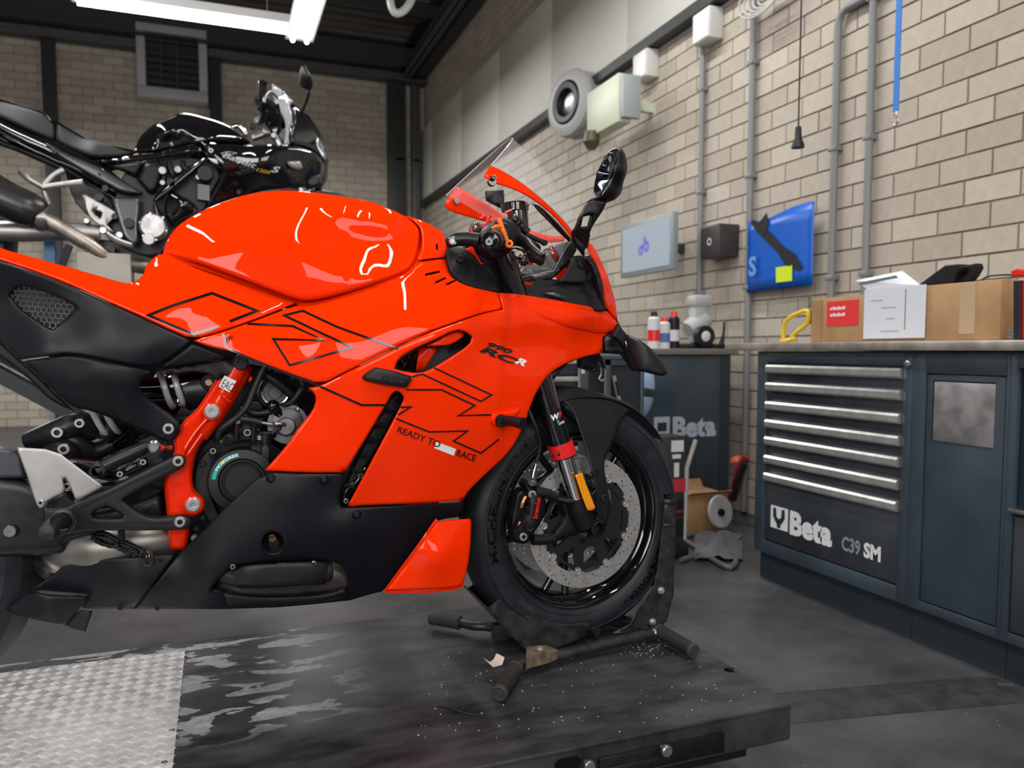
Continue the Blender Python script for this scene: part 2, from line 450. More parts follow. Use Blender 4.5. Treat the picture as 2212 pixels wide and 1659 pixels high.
beamm = mat('steel_beam', (.10, .10, .105), .45, metal=.3)
beamd = mat('dark_beam', (.035, .036, .038), .5)
pipem = mat('grey_conduit', (.20, .20, .21), .4)
bluegrey = mat('cabinet_blue_grey', (.038, .057, .075), .30, noise=.15, nscale=5, coat=.25)
bluedk = mat('cabinet_plinth', (.022, .034, .044), .4)
draw_m = mat('drawer_front', (.036, .042, .054), .28, noise=.3, nscale=4, coat=.2)

WX = 2.85; BY = 11.05; LX = -6.; FY = -3.; CZ = 5.15
def struct(o, k='structure'): o['kind'] = k; return o
struct(box('floor', None, floorm, LX, WX+.2, FY, BY+.2, -.1, 0))
struct(box('ceiling', None, roofm, LX, WX+.2, FY, BY+.2, CZ, CZ+.1))
# corrugations of the roof sheet, running across the hall
V = []; F = []
x = FY+.1
parts = []
while x < BY:
    parts.append(box_geo(LX, WX, x, x+.12, CZ-.04, CZ-.001)); x += .25
V, F = merge(parts); o = mk('roof_rib', bpy.data.objects['ceiling'], roofm, V, F, False); o['kind'] = 'stuff'
wr = struct(box('wall_right', None, mortar, WX+.008, WX+.2, FY, BY+.2, 0, CZ))
wb = struct(box('wall_back', None, mortar, LX, WX+.2, BY+.008, BY+.2, 0, CZ))
struct(box('wall_left', None, plaster, LX-.2, LX, FY, BY+.2, 0, CZ))
# front wall with two window openings
wf = struct(box('wall_front', None, plaster, LX, WX+.2, FY-.2, FY, 3.45, CZ))
for (a, b_, c, d) in ((LX, WINS[0][0], 0, 3.45), (WINS[0][0], WINS[0][1], 0, 1.0), (WINS[0][1], WINS[1][0], 0, 3.45), (WINS[1][0], WINS[1][1], 0, 1.6), (WINS[1][1], WX+.2, 0, 3.45)):
    box('wall_pier', wf, plaster, a, b_, FY-.2, FY, c, d)
for i, (a, b_, c, d) in enumerate(WINS):
    wn = bpy.data.objects.new('window_%d' % (i+1), None); link(wn, None, Matrix.Translation((a, FY, c))); wn['kind'] = 'structure'
    for (x0, x1, z0, z1) in ((a, b_, c, c+.05), (a, b_, d-.05, d), (a, a+.05, c, d), (b_-.05, b_, c, d), ((a+b_)/2-.025, (a+b_)/2+.025, c, d)):
        box('window_frame', wn, white_plain, x0, x1, FY-.12, FY-.05, z0, z1)
# blocks of the two visible walls
def block_mesh(dx, dy, dz):
    V, F = box_geo(-dx/2, dx/2, -dy/2, dy/2, -dz/2, dz/2)
    me = bpy.data.meshes.new('block'); me.from_pydata(V, [], F); me.materials.append(blockm); return me
BL, BH, J = .238, .102, .009
cands = []
row = 0; z = 0.
while z < CZ:
    y = -.4+(row % 2)*BL/2
    while y < BY:
        cands.append((y+BL/2, z+BH/2)); y += BL
    z += BH; row += 1
me = block_mesh(.02, BL-J, BH-J)
def vis(p, m=40):
    a, b_, z = proj(p); return z > .3 and -m < a < 2212+m and -m < b_ < 1659+m
def hidden_r(y, z): return z < .93 and y < 2.75 or (3.03 < z < 4.08)
vs = [(proj((WX, y, z))[2], y, z) for (y, z) in cands if vis((WX, y, z)) and not hidden_r(y, z)]
vs.sort(); near = vs[:300]; ns = set((a[1], a[2]) for a in near)
for (_, y, z) in near:
    o = bpy.data.objects.new('block', me); link(o, wr, Matrix.Translation((WX+.01+random.uniform(-.0015, .0015), y, z)))
parts = [box_geo(WX, WX+.02, y-(BL-J)/2, y+(BL-J)/2, z-(BH-J)/2, z+(BH-J)/2) for (y, z) in cands if (y, z) not in ns]
V, F = merge(parts); o = mk('block', wr, blockm, V, F, False); o['kind'] = 'stuff'
cb = []; row = 0; z = 0.
while z < CZ:
    x = LX+(row % 2)*BL/2
    while x < WX: cb.append((x+BL/2, z+BH/2)); x += BL
    z += BH; row += 1
me = block_mesh(BL-J, .02, BH-J)
vs = [(-z, x, z) for (x, z) in cb if vis((x, BY, z), 0) and z > 1.6 and x < 2.2 and z < 4.6]; vs.sort(key=lambda a: -a[2]+abs(a[1]-.6)*.8); near = vs[:300]; ns = set((a[1], a[2]) for a in near)
for (_, x, z) in near:
    o = bpy.data.objects.new('block', me); link(o, wb, Matrix.Translation((x, BY+.01, z)))
V, F = merge([box_geo(x-(BL-J)/2, x+(BL-J)/2, BY, BY+.02, z-(BH-J)/2, z+(BH-J)/2) for (x, z) in cb if (x, z) not in ns])
o = mk('block', wb, blockm, V, F, False); o['kind'] = 'stuff'
# cream fascia band on the right wall, in panels
trim = bpy.data.objects.new('trim_1', None); link(trim, None, Matrix.Translation((WX, 1, 3.06))); trim['kind'] = 'structure'
y = 1.0
while y < BY-.05:
    y2 = min(y+1.35, BY-.02); box('fascia_panel', trim, creamp, WX-.05, WX-.001, y+.004, y2-.004, 3.06, 4.05, .004); y = y2
o = box('trim_2', None, beamd, WX-.09, WX-.001, 1.0, BY, 2.985, 3.055); struct(o)
# eaves beams (I sections) and the bluish ledge beam on the back wall
def ibeam(name, x0, x1, y0, y1, z, h, wdt, alongx, m):
    t = .02; g = []
    if alongx:
        g += [box_geo(x0, x1, y0-wdt/2, y0+wdt/2, z-t, z), box_geo(x0, x1, y0-wdt/2, y0+wdt/2, z-h, z-h+t), box_geo(x0, x1, y0-t/2, y0+t/2, z-h, z)]
    else:
        g += [box_geo(x0-wdt/2, x0+wdt/2, y0, y1, z-t, z), box_geo(x0-wdt/2, x0+wdt/2, y0, y1, z-h, z-h+t), box_geo(x0-t/2, x0+t/2, y0, y1, z-h, z)]
    V, F = merge(g); return struct(mk(name, None, m, V, F, False))
ibeam('trim_3', LX, WX, BY-.25, 0, 5.12, .34, .3, True, beamd)
ibeam('trim_4', LX, WX, BY-.16, 0, 4.82, .16, .22, True, beamm)
ibeam('trim_5', WX-.2, 0, 1., BY, 5.12, .40, .3, False, beamd)
ibeam('trim_6', WX-.33, 0, 1., BY, 4.80, .12, .12, False, beamm)
for i, yy in enumerate((2.6, 6.2, 9.4)):
    ibeam('trim_%d' % (7+i), LX, WX, yy, 0, CZ, .22, .16, True, beamd)
# columns on the back wall (pixel columns read from the photograph)
for k, (px0, px1) in enumerate(((100, 128), (455, 480), (835, 872), (886, 902))):
    a = PY(px0, 300, BY); b_ = PY(px1, 300, BY)
    struct(box('trim_%d' % (10+k), None, (beamd, beamd, beamd, beamm)[k], a.x, b_.x, BY-.14, BY-.001, 0, 4.66, .005))
# vertical pipes in the far corner
for k, px in enumerate((880+38, 880+52)):
    a = PX(px, 400, WX-.06)
# ------------------------------------------------------------ conduits on the right wall
condlab = ['grey wall conduit furthest from the camera, by the square white screen', 'grey wall conduit rising behind the blue poster',
           'grey wall conduit right of the blue poster, topped by an elbow', 'grey wall conduit closest to the blue strap']
for k, (px, top) in enumerate(((1515, 3.0), (1622, 3.0), (1803, None), (1877, 3.9))):
    a = PX(px, 330, WX-.03); r = (.017, .019, .019, .018)[k]
    zt = top if top else PX(1815, 25, WX-.03).z
    t = thing('wall_conduit', condlab[k], 'pipe', (a.x, a.y, 0), 'grey conduits on the block wall')
    zb = .02 if k < 2 else .95
    pp = [(a.x, a.y, zb), (a.x, a.y, zt)]
    if top is None: pp = [(a.x, a.y, zb), (a.x, a.y, zt-.06), (a.x, a.y-.02, zt-.015), (a.x, a.y-.06, zt), (a.x, a.y-.9, zt)]
    tube('pipe', t, pipem, pp, r, 10, curve=False)
    z = 1.3
    while z < zt-.1:
        box('clip', t, pipem, a.x-r*1.15, WX-.001, a.y-r*1.3, a.y+r*1.3, z-.012, z+.012, .002); z += .62
def wallbox(name, label, cat, px0, py0, px1, py1, dep, m, grp=None):
    a = PX(px0, py0, WX-dep); b_ = PX(px1, py1, WX-dep)
    t = thing(name, label, cat, (WX, (a.y+b_.y)/2, min(a.z, b_.z)), grp)
    box('housing', t, m, WX-dep, (WX-.001 if dep < .3 else WX-dep+.1), a.y, b_.y, a.z, b_.z, .006)
    if dep >= .3: box('wall_mount', t, m, WX-dep+.1, WX-.001, a.y*.3+b_.y*.7-.02, a.y*.3+b_.y*.7+.02, a.z*.6+b_.z*.4, a.z*.4+b_.z*.6)
    return t, a, b_
for (x0, y0, x1, y1, lab) in ((1497, 35, 1532, 78, 'white junction box above the conduit nearest the ceiling band end'), (1368, 122, 1396, 162, 'smaller white junction box just right of the hose reel')):
    t, a, b_ = wallbox('junction_box', lab, 'junction box', x0, y0, x1, y1, .10, white_plain, 'white junction boxes under the cream band')
    box('lid', t, whitep, WX-.106, WX-.10, a.y-.008, b_.y+.008, a.z-.008, b_.z+.008, .002)
# hose reel and its pale box
c = PX(1243, 226, WX-.15)
t = thing('hose_reel', 'round grey hose reel mounted under the cream wall band', 'hose reel', c)
ax = (-1, -.25, 0)
lathe('reel_drum', t, mat('reel_grey', (.33, .33, .33), .5), [(-.10, .20), (-.08, .25), (-.05, .26), (-.03, .24), (.03, .24), (.05, .26), (.08, .25), (.10, .20), (.10, .17), (.02, .16), (.02, .0)], c, ax, 40)
lathe('coiled_hose', t, rubberd, [(.05, .14), (.09, .165), (.11, .15), (.105, .11), (.05, .10)], c, ax, 40)
lathe('hub', t, alu, [(.03, .09), (.06, .08), (.07, .04), (.07, 0)], c, ax, 24)
box('bracket', t, beamd, c.x, WX-.001, c.y-.05, c.y+.05, c.z-.05, c.z+.05)
t, a, b_ = wallbox('control_box', 'pale greenish control box in front of the round hose reel', 'control box', 1268, 203, 1335, 262, .34, mat('pale_green_box', (.50, .54, .42), .45))
box('side_plate', t, mat('grey_blue_plate', (.3, .34, .35), .5), WX-.33, WX-.20, b_.y-.05, b_.y-.008, a.z-.02, b_.z+.02, .003)
lathe('nozzle', t, mat('brown_knob', (.06, .05, .02), .5), [(0, .0), (0, .05), (.07, .06), (.12, .03), (.12, 0)], PX(1278, 285, WX-.35), (0, 0, -1), 16)
# coil of cable at the top and hanging light switch
c = PX(1655, 5, WX-.1)
t = thing('cable_coil', 'grey cable coil hung high on the block wall at the top edge', 'cable', c)
for k in range(5):
    r = .05+.022*k
    tube('cable_loop', t, mat('pale_cable', (.45, .43, .42), .5) if k == 0 else MATS['pale_cable'], [(c.x-.01*k, c.y+r*math.cos(a_)*1.3, c.z+.03+r*math.sin(a_)*.7) for a_ in [2*math.pi*i/24 for i in range(24)]], .006, 6, curve=False, closed=True)
c = PX(1724, 300, 2.2); top = PX(1732, -60, 2.2)
t = thing('hanging_plug', 'black plug hanging on a thin cable before the wall', 'plug', (c.x, c.y, c.z))
tube('cable', t, rubberd, [(c.x, c.y, c.z+.05), (c.x, c.y, CZ-.05)], .0035, 6, curve=False)
lathe('plug_body', t, rubberd, [(.05, .006), (.045, .012), (.0, .014), (-.02, .024), (-.035, .026), (-.036, .0)], c, (0, 0, 1), 16)
c = PX(1935, 240, 2.3); bl = mat('blue_webbing', (.03, .20, .62), .6)
t = thing('strap', 'bright blue strap hanging from the roof with a metal hook', 'strap', c)
box('webbing', t, bl, c.x-.002, c.x+.002, c.y-.012, c.y+.012, c.z, CZ-.05)
tube('hook', t, steel, [c+Vector((0, 0, .0)), c+Vector((0, 0, -.02)), c+Vector((0, -.012, -.035)), c+Vector((0, 0, -.05)), c+Vector((0, .012, -.04))], .004, 8)
# wall screen, camera-like speaker, black box, poster
xs = WX-.28
a = PX(1341, 490, xs); b_ = PX(1452, 586, xs)
t = thing('wall_screen', 'grey flat screen on a wall arm showing a violet mark', 'screen', (xs, (a.y+b_.y)/2, b_.z))
scr = mat('screen_glow', (.30, .36, .42), .3, emis=.25)
box('bezel', t, mat('screen_frame', (.23, .27, .28), .4), xs, xs+.04, a.y, b_.y, PX(1341, 601, xs).z, a.z, .004)
y0, y1 = sorted((a.y, b_.y)); z0 = PX(1341, 601, xs).z; z1 = a.z
box('display', t, scr, xs-.002, xs-.0003, y0+.03, y1-.03, z0+.03, z1-.03)
vio = mat('violet_mark', (.16, .14, .55), .4, emis=.2)
cy = (y0+y1)/2; cz = (z0+z1)/2
for (dy, dz, r) in ((.05, -.02, .03), (-.02, .0, .035), (-.0, .045, .02), (.03, .01, .014)):
    lathe('screen_mark', t, vio, [(0, r*.4), (0, r)], (xs-.0035, cy+dy, cz+dz), (-1, 0, 0), 20)
box('wall_arm', t, beamd, xs+.04, WX-.001, cy-.03, cy+.03, cz-.03, cz+.03, .004)
box('arm_joint', t, beamd, WX-.1, WX-.001, y0-.16, y0-.02, cz-.08, cz+.08, .01)
t, a, b_ = wallbox('wall_speaker', 'dark grey square box with a pale emblem between screen and poster', 'box', 1513, 492, 1553, 553, .14, mat('speaker_grey', (.035, .032, .033), .5))
lathe('emblem', t, white_plain, [(0, .014), (0, .022)], (WX-.142, (a.y+b_.y)/2, (a.z+b_.z)/2), (-1, 0, 0), 20)
xp = WX-.03
a = PX(1622, 478, xp); b_ = PX(1766, 448, xp); zb = PX(1622, 631, xp).z
t = thing('poster', 'blue suspension poster with a yellow sticker, curling off the wall', 'poster', (xp, (a.y+b_.y)/2, zb))
blue = mat('poster_blue', (.003, .10, .52), .35)
y0, y1 = sorted((a.y, b_.y)); zt = a.z; H_ = zt-zb; Wd = y1-y0
n = 12; V = []; F = []
for i in range(n+1):
    for j in range(7):
        u = i/n; v = j/6
        V.append((xp-.02-.03*math.sin(u*3.1)*(.4+v*.6)-.03*(1-u)*0, y1-u*Wd, zb+v*H_-(.02*math.sin(u*5) if j == 6 else 0)))
for i in range(n):
    for j in range(6): F.append((i*7+j, (i+1)*7+j, (i+1)*7+j+1, i*7+j+1))
o = mk('sheet', t, blue, V, F); md = o.modifiers.new('t', 'SOLIDIFY'); md.thickness = .002
def onposter(u, v): return (xp-.026-.03*math.sin(u*3.1)*(.4+v*.6), y1-u*Wd, zb+v*H_)
def ribbon(name, m, pts, wds):
    V = []; F = []
    for (u, v), w_ in zip(pts, wds):
        V += [onposter(u-w_*.5, v-w_*.4), onposter(u+w_*.5, v+w_*.4)]
    for i in range(len(pts)-1): F.append((2*i, 2*i+1, 2*i+3, 2*i+2))
    return mk(name, t, m, V, F)
ribbon('printed_damper', rubberd, [(.1, .98), (.25, .86), (.45, .66), (.6, .5), (.72, .36), (.86, .22)], [.05, .10, .09, .08, .14, .05])
ribbon('printed_damper', rubberd, [(.32, .98), (.36, .86), (.34, .74)], [.14, .12, .05])
V = [onposter(.52, .08), onposter(.75, .08), onposter(.75, .28), onposter(.52, .28)]
mk('yellow_sticker', t, mat('sticker_yellow', (.62, .80, .01), .5), V, [(0, 1, 2, 3)], False)
text_map('lettering', t, mat('poster_print', (.12, .3, .7), .5), 'S', (xp-.05, y1-.10*Wd, zb+.22*H_), (0, -1, 0), (0, 0, 1), .10, .03)

# ------------------------------------------------------------ luminaires, roof items, vent
lampm = mat('lit_tube', (1, 1, .96), .4, emis=7.)
lamph = mat('lamp_housing', (.7, .7, .7), .4)
def luminaire(label, p0, p1, wd, h=.07):
    p0 = Vector(p0); p1 = Vector(p1); d = (p1-p0).normalized(); s = Vector((-d.y, d.x, 0))
    t = thing('ceiling_light', label, 'light', (p0+p1)/2, 'fluorescent ceiling lights')
    V = [];
    for q in (p0, p1):
        for (a_, z_) in ((-wd/2, 0), (wd/2, 0), (wd*.35, h), (-wd*.35, h)): V.append(q+s*a_+Vector((0, 0, z_)))
    mk('housing', t, lamph, V, [(0, 1, 5, 4), (1, 2, 6, 5), (2, 3, 7, 6), (3, 0, 4, 7), (0, 3, 2, 1), (4, 5, 6, 7)], False)
    L = (p1-p0).length
    for sg in (-1, 1):
        tube('lamp_tube', t, lampm, [p0+s*wd*.25*sg+d*.04-Vector((0, 0, .018)), p1+s*wd*.25*sg-d*.04-Vector((0, 0, .018))], .016, 10, curve=False)
    for q in (p0+d*.25, p1-d*.25):
        tube('suspension_wire', t, pipem, [q+Vector((0, 0, h)), Vector((q.x, q.y, CZ-.001))], .003, 5, curve=False)
zl = 3.3
a = PZ(150, -8, zl); b_ = PZ(655, 62, zl); b_.y = a.y
luminaire('long white fluorescent light running across the top left', (a.x, a.y, zl), (b_.x, a.y, zl), .17)
a = PZ(668, -30, zl-.06); b_ = PZ(646, 88, zl-.06); a.x = b_.x
luminaire('short bright fluorescent light pointing at the camera, top centre', (b_.x, a.y, zl-.06), (b_.x, b_.y, zl-.06), .2)
c = PY(870, 30, 6.2)
t = thing('roof_hook', 'pale loop-shaped fitting hanging under the roof near the lights', 'fitting', c)
tube('loop', t, lamph, [c+Vector((-.09, 0, .5)), c+Vector((-.1, 0, .12)), c+Vector((-.06, 0, 0)), c+Vector((.03, 0, .05)), c+Vector((.09, 0, .2)), c+Vector((.09, 0, .5))], .03, 8)
tube('rod', t, pipem, [c+Vector((0, 0, .5)), (c.x, c.y, CZ)], .01, 6, curve=False)
box('crossbar', t, pipem, c.x-.12, c.x+.12, c.y-.02, c.y+.02, c.z+.49, c.z+.52)
a = PY(292, 45, BY-.3); b_ = PY(450, 222, BY-.3)
t = thing('wall_vent', 'square white-framed vent with dark louvres on the back wall', 'vent', ((a.x+b_.x)/2, BY, b_.z))
wv = mat('vent_frame', (.42, .42, .42), .5); x0, x1, z0, z1 = a.x, b_.x, b_.z, a.z; fr_ = .1
for q in ((x0, x1, z0, z0+fr_*1.3), (x0, x1, z1-fr_, z1), (x0, x0+fr_, z0+fr_*1.3+.001, z1-fr_-.001), (x1-fr_, x1, z0+fr_*1.3+.001, z1-fr_-.001)):
    box('frame', t, wv, q[0], q[1], BY-.3, BY-.001, q[2], q[3], .01)
box('backing', t, mat('vent_dark', (.012, .016, .03), .5), x0+fr_, x1-fr_, BY-.2, BY-.01, z0+fr_, z1-fr_)
k = 0; zz = z0+fr_+.08
while zz < z1-fr_-.04:
    box('louvre', t, MATS['vent_dark'], x0+fr_, x1-fr_, BY-.27, BY-.22, zz, zz+.035); zz += .085
for u in (.33, .55): box('louvre_post', t, beamd, x0+(x1-x0)*u, x0+(x1-x0)*u+.02, BY-.28, BY-.22, z0+fr_, z1-fr_)
for (px, lab) in ((868, 'left of the two dark downpipes in the far corner'), (906, 'right dark downpipe in the far corner of the hall')):
    a = PY(px-6, 400, BY-.07); t = thing('downpipe', lab, 'pipe', (a.x, BY-.07, 0), 'downpipes in the far corner')
    tube('pipe', t, beamm, [(a.x, BY-.08, 0.), (a.x, BY-.08, 3.95), (a.x, BY-.03, 4.02)], .05, 10, curve=False)
    for z_ in (1.2, 2.6, 3.6): box('clip', t, beamm, a.x-.06, a.x+.06, BY-.14, BY-.001, z_, z_+.03)
tb = []
# ------------------------------------------------------------ near workbench (along the right wall)
XF = 2.07
def cy_(px, py=900): return PX(px, py, XF).y
ztop = PX(1633, 741, XF).z; zund = PX(1633, 757, XF).z
o = box('worktop', None, mat('steel_worktop', (.42, .38, .35), .38, metal=.6, noise=.25, nscale=14), XF-.03, WX-.005, .2, cy_(1578, 745), zund, ztop, .004)
tag(o, 'worn steel worktop running along the block wall', 'worktop')
yA0 = cy_(1634); yA1 = cy_(1968); yB1 = cy_(2178); yC1 = yB1-.02
zpl = PX(1640, 1190, XF).z
def carcass(t, y0, y1, open_front=False):
    box('body', t, bluegrey, XF+.022, WX-.1, min(y0, y1)+.001, max(y0, y1)-.001, zpl, zund-.002)
    box('plinth', t, bluedk, XF+.035, WX-.12, min(y0, y1)+.001, max(y0, y1)-.001, 0, zpl-.002)
t = thing('drawer_cabinet', 'blue-grey drawer cabinet with seven silver handles and white lettering', 'cabinet', ((XF+WX)/2, (yA0+yA1)/2, 0))
carcass(t, yA0, yA1)
yD0 = cy_(1656, 800); yD1 = cy_(1952, 800)
zh = [PX(1656, p, XF).z for p in (796, 834, 875, 914, 951, 991, 1029)]
fz = zh[0]+.025
for q in ((yA0, yD0, zpl, zund-.003), (yD1, yA1, zpl, zund-.003), (yD0, yD1, fz, zund-.003), (yD0, yD1, zpl, zpl+.05)):
    box('face_frame', t, bluegrey, XF, XF+.022, q[0], q[1], q[2], q[3], .002)
for i, z in enumerate(zh):
    zlo = (zh[i+1]+.012) if i < 6 else zpl+.053
    d = box('drawer', t, draw_m, XF+.008, XF+.03, yD0-.004, yD1+.004, zlo+.003, z+.010, .002)
    V = []; F = []
    prof = [(-.016, .012), (-.022, .006), (-.022, -.008), (-.018, -.013), (-.006, -.014), (.008, .0), (.008, .012)]
    for yy in (yD0-.006, yD1+.006):
        for (a_, b2) in prof: V.append((XF+a_+.010, yy, z+b2*1.3))
    m_ = len(prof); F = [(j, (j+1) % m_, m_+(j+1) % m_, m_+j) for j in range(m_)]+[tuple(range(m_)), tuple(range(m_, 2*m_))]
    h = fixn(mk('handle', d, MATS.get('drawer_handle') or mat('drawer_handle', (.62, .62, .6), .33, metal=.75, noise=.1, nscale=20), V, F, False, 'satin aluminium pull strip'))
lm = whitel
def facetext(name, s, px, py, h, m=whitel, wid=1., bold=.03, sp=1., dx=.0085, parent=None):
    p = PX(px, py, XF); return text_map(name, parent or t, m, s, (XF+.0075-.001, p.y, p.z), (0, -1, 0), (0, 0, 1), h, bold, wid, sp)
pB = PX(1707, 1147, XF+.008); hB = PX(1707, 1098, XF+.008).z-pB.z
y_ = PX(1705, 1150, XF+.008).y; zb_ = PX(1705, 1150, XF+.008).z
text_map('lettering', t, whitel, 'Beta', (XF+.0068, y_, zb_), (0, -1, 0), (0, 0, 1), hB*.95, .05, 1.02)
y2_ = PX(1818, 1190, XF+.008).y
text_map('model_lettering', t, mat('grey_lettering', (.25, .29, .32), .5), 'C39', (XF+.0068, y2_, zb_), (0, -1, 0), (0, 0, 1), hB*.54, .03, .74)
text_map('model_lettering', t, whitel, 'SM', (XF+.0068, PX(1866, 1200, XF+.008).y, zb_), (0, -1, 0), (0, 0, 1), hB*.54, .045, .88)
# emblem square: white tile with a dark nut-and-spanner shape
ye0 = PX(1666, 1120, XF+.008).y; ye1 = PX(1702, 1120, XF+.008).y; ez0 = zb_; ez1 = zb_+hB
box('emblem', t, whitel, XF+.005, XF+.0078, ye1, ye0, ez0, ez1)
ew = ye0-ye1; eh = ez1-ez0; ec = (ye0+ye1)/2
V = [(XF+.0045, ec+ew*a_, ez0+eh*b2) for a_, b2 in ((.34, .95), (.36, .55), (.22, .32), (.12, .22), (.1, .05), (-.1, .05), (-.12, .22), (-.22, .32), (-.36, .55), (-.34, .95), (-.17, .9), (-.14, .55), (0, .45), (.14, .55), (.17, .9))]
mk('emblem_shape', t, bluedk, V, [tuple(range(len(V)))], False)
lathe('lock', t, steel, [(0, .013), (.006, .013), (.008, .010), (.008, 0)], PX(1962, 787, XF), (-1, 0, 0), 20)
t = thing('cupboard', 'blue-grey cupboard with a square steel flap in its door', 'cabinet', ((XF+WX)/2, (yA1+yB1)/2, 0))
carcass(t, yA1, yB1)
yq0 = cy_(1997); yq1 = cy_(2171); zq1 = PX(1997, 806, XF).z; zq0 = PX(1990, 1230, XF).z
zd0 = zpl-.02
for q in ((yA1, yq0, zpl, zund-.003), (yq1, yB1, zpl, zund-.003), (yq0, yq1, zq1, zund-.003), (yq0, yq1, zpl, zpl+.03)):
    box('face_frame', t, bluegrey, XF, XF+.022, q[0], q[1], q[2], q[3], .002)
dr = box('door', t, bluegrey, XF+.004, XF+.02, yq0-.004, yq1+.004, zpl+.034, zq1-.004, .002)
f0 = PX(2017, 822, XF+.004); f1 = PX(2152, 832, XF+.004); fb = PX(2010, 951, XF+.004)
flm = mat('scuffed_steel', (.40, .39, .40), .4, metal=.7, noise=.3, nscale=16)
box('flap', dr, flm, XF+.0005, XF+.0038, f0.y-.006, f1.y, fb.z, f0.z-.003, .0012, 'scuffed bare steel flap')
for q in ((f0.y-.006, f0.y, fb.z, f0.z), (f0.y, f1.y, f0.z-.003, f0.z+.002)): box('flap_recess', dr, rubberd, XF+.003, XF+.0039, q[0], q[1], q[2], q[3])
t = thing('end_cabinet', 'blue-grey open-shelf cabinet cut off by the right edge', 'cabinet', ((XF+WX)/2, yB1-.3, 0))
carcass(t, yB1, .25)
yq = cy_(2195)
for q in ((yB1, yq, zpl, zund-.003), (yq, .25, PX(2195, 796, XF).z, zund-.003), (yq, .25, zpl, zpl+.03)):
    box('face_frame', t, bluegrey, XF, XF+.022, q[0], q[1], q[2], q[3], .002)
zs = PX(2195, 1100, XF).z
box('shelf', t, steel, XF-.01, XF+.02, yq+.006, .25, zs-.012, zs, .002)
box('lower_door', t, draw_m, XF+.004, XF+.02, yq-.004, .28, zpl+.034, zs-.02, .002)
box('recess', t, mat('deep_blue_panel', (.008, .018, .035), .4), XF+.016, XF+.0215, yq-.004, .28, zs+.004, PX(2195, 796, XF).z-.004)
# ------------------------------------------------------------ things on the worktop
card = mat('cardboard', (.42, .25, .12), .75, noise=.1, nscale=12)
cardd = mat('cardboard_flap', (.34, .19, .085), .75, noise=.1, nscale=12)
XB = 2.14
y0 = PX(1752, 700, XB).y; y1 = PX(2160, 700, XB).y; zb = ztop+.001; zt = PX(2000, 617, XB).z
t = thing('cardboard_box', 'long brown cardboard box with a red label on the worktop', 'box', ((XB+.15), (y0+y1)/2, zb))
ym = PX(1996, 700, XB).y
box('left_half', t, card, XB+.004, XB+.32, ym, y0, zb, zt-.012, .003)
box('right_half', t, card, XB, XB+.325, y1, ym, zb, zt, .003)
box('corner_panel', t, cardd, XB+.0005, XB+.004, PX(1773, 700, XB).y, y0-.001, zb+.003, zt-.016)
box('tape', t, mat('brown_tape', (.5, .36, .22), .3), XB-.001, XB, PX(2105, 700, XB).y, PX(2072, 700, XB).y, zb+.02, zt-.003)
ra = PX(1786, 652, XB); rb = PX(1852, 702, XB)
box('red_label', t, mat('label_red', (.75, .03, .03), .5), XB+.0015, XB+.0038, rb.y, ra.y, rb.z, ra.z)
for k, s in enumerate(('FRAGILE', 'HANDLE')): pass
for k in range(2):
    zz = ra.z-(.022+.024*k)*1.0; L = (ra.y-rb.y)*.62
    for j in range(6):
        yj = ra.y-.018-j*.0125; box('label_print', t, whitel, XB+.0008, XB+.0015, yj-.009, yj, zz-.010, zz+(.002 if j % 2 else -.001))
pa = PX(1867, 626, XB-.006); pb = PX(1996, 731, XB-.006)
paper = mat('white_paper', (.66, .69, .76), .6)
o = box('delivery_note', None, paper, XB-.005, XB-.003, pb.y, pa.y, pb.z+.002, pa.z, 0)
tag(o, 'white paper sheet leaning on the front of the long cardboard box', 'paper')
o2 = box('fold_crease', o, cardd, XB-.0056, XB-.005, PX(1957, 700, XB).y-.002, PX(1957, 700, XB).y+.002, pb.z+.03, pa.z-.01)
for (v0, u0, L) in ((.75, .12, .2), (.6, .3, .25), (.38, .38, .15), (.14, .3, .3)):
    yy = pa.y-(pa.y-pb.y)*u0
    box('print_line', o, mat('pale_print', (.35, .38, .45), .6) if 'pale_print' not in MATS else MATS['pale_print'], XB-.0053, XB-.005, yy-(pa.y-pb.y)*L, yy, pb.z+(pa.z-pb.z)*v0, pb.z+(pa.z-pb.z)*v0+.004)
# papers on top of the box
t = thing('paper_stack', 'tilted white papers sticking up from the top of the cardboard box', 'paper', (XB+.15, PX(1900, 600, XB+.15).y, zt))
for k, q in enumerate((((1848, 607), (1950, 586), (1992, 618), (1880, 630)), ((1862, 616), (1945, 600), (1975, 620), (1880, 632)))):
    V = [tuple(PX(a_, b2, XB+.06+.05*((i in (1,))*1)+.02*k)) for i, (a_, b2) in enumerate(q)]
    o = mk('sheet', t, (paper, mat('slate_print', (.12, .15, .18), .6))[k] if k == 0 else MATS['white_paper'], V, [(0, 1, 2, 3)], False); md = o.modifiers.new('t', 'SOLIDIFY'); md.thickness = .003
V = [tuple(PX(a_, b2, XB+.055)) for (a_, b2) in ((1852, 611), (1935, 595), (1941, 600), (1858, 616))]
mk('dark_header', t, MATS['slate_print'] if 'slate_print' in MATS else rubberd, V, [(0, 1, 2, 3)], False)
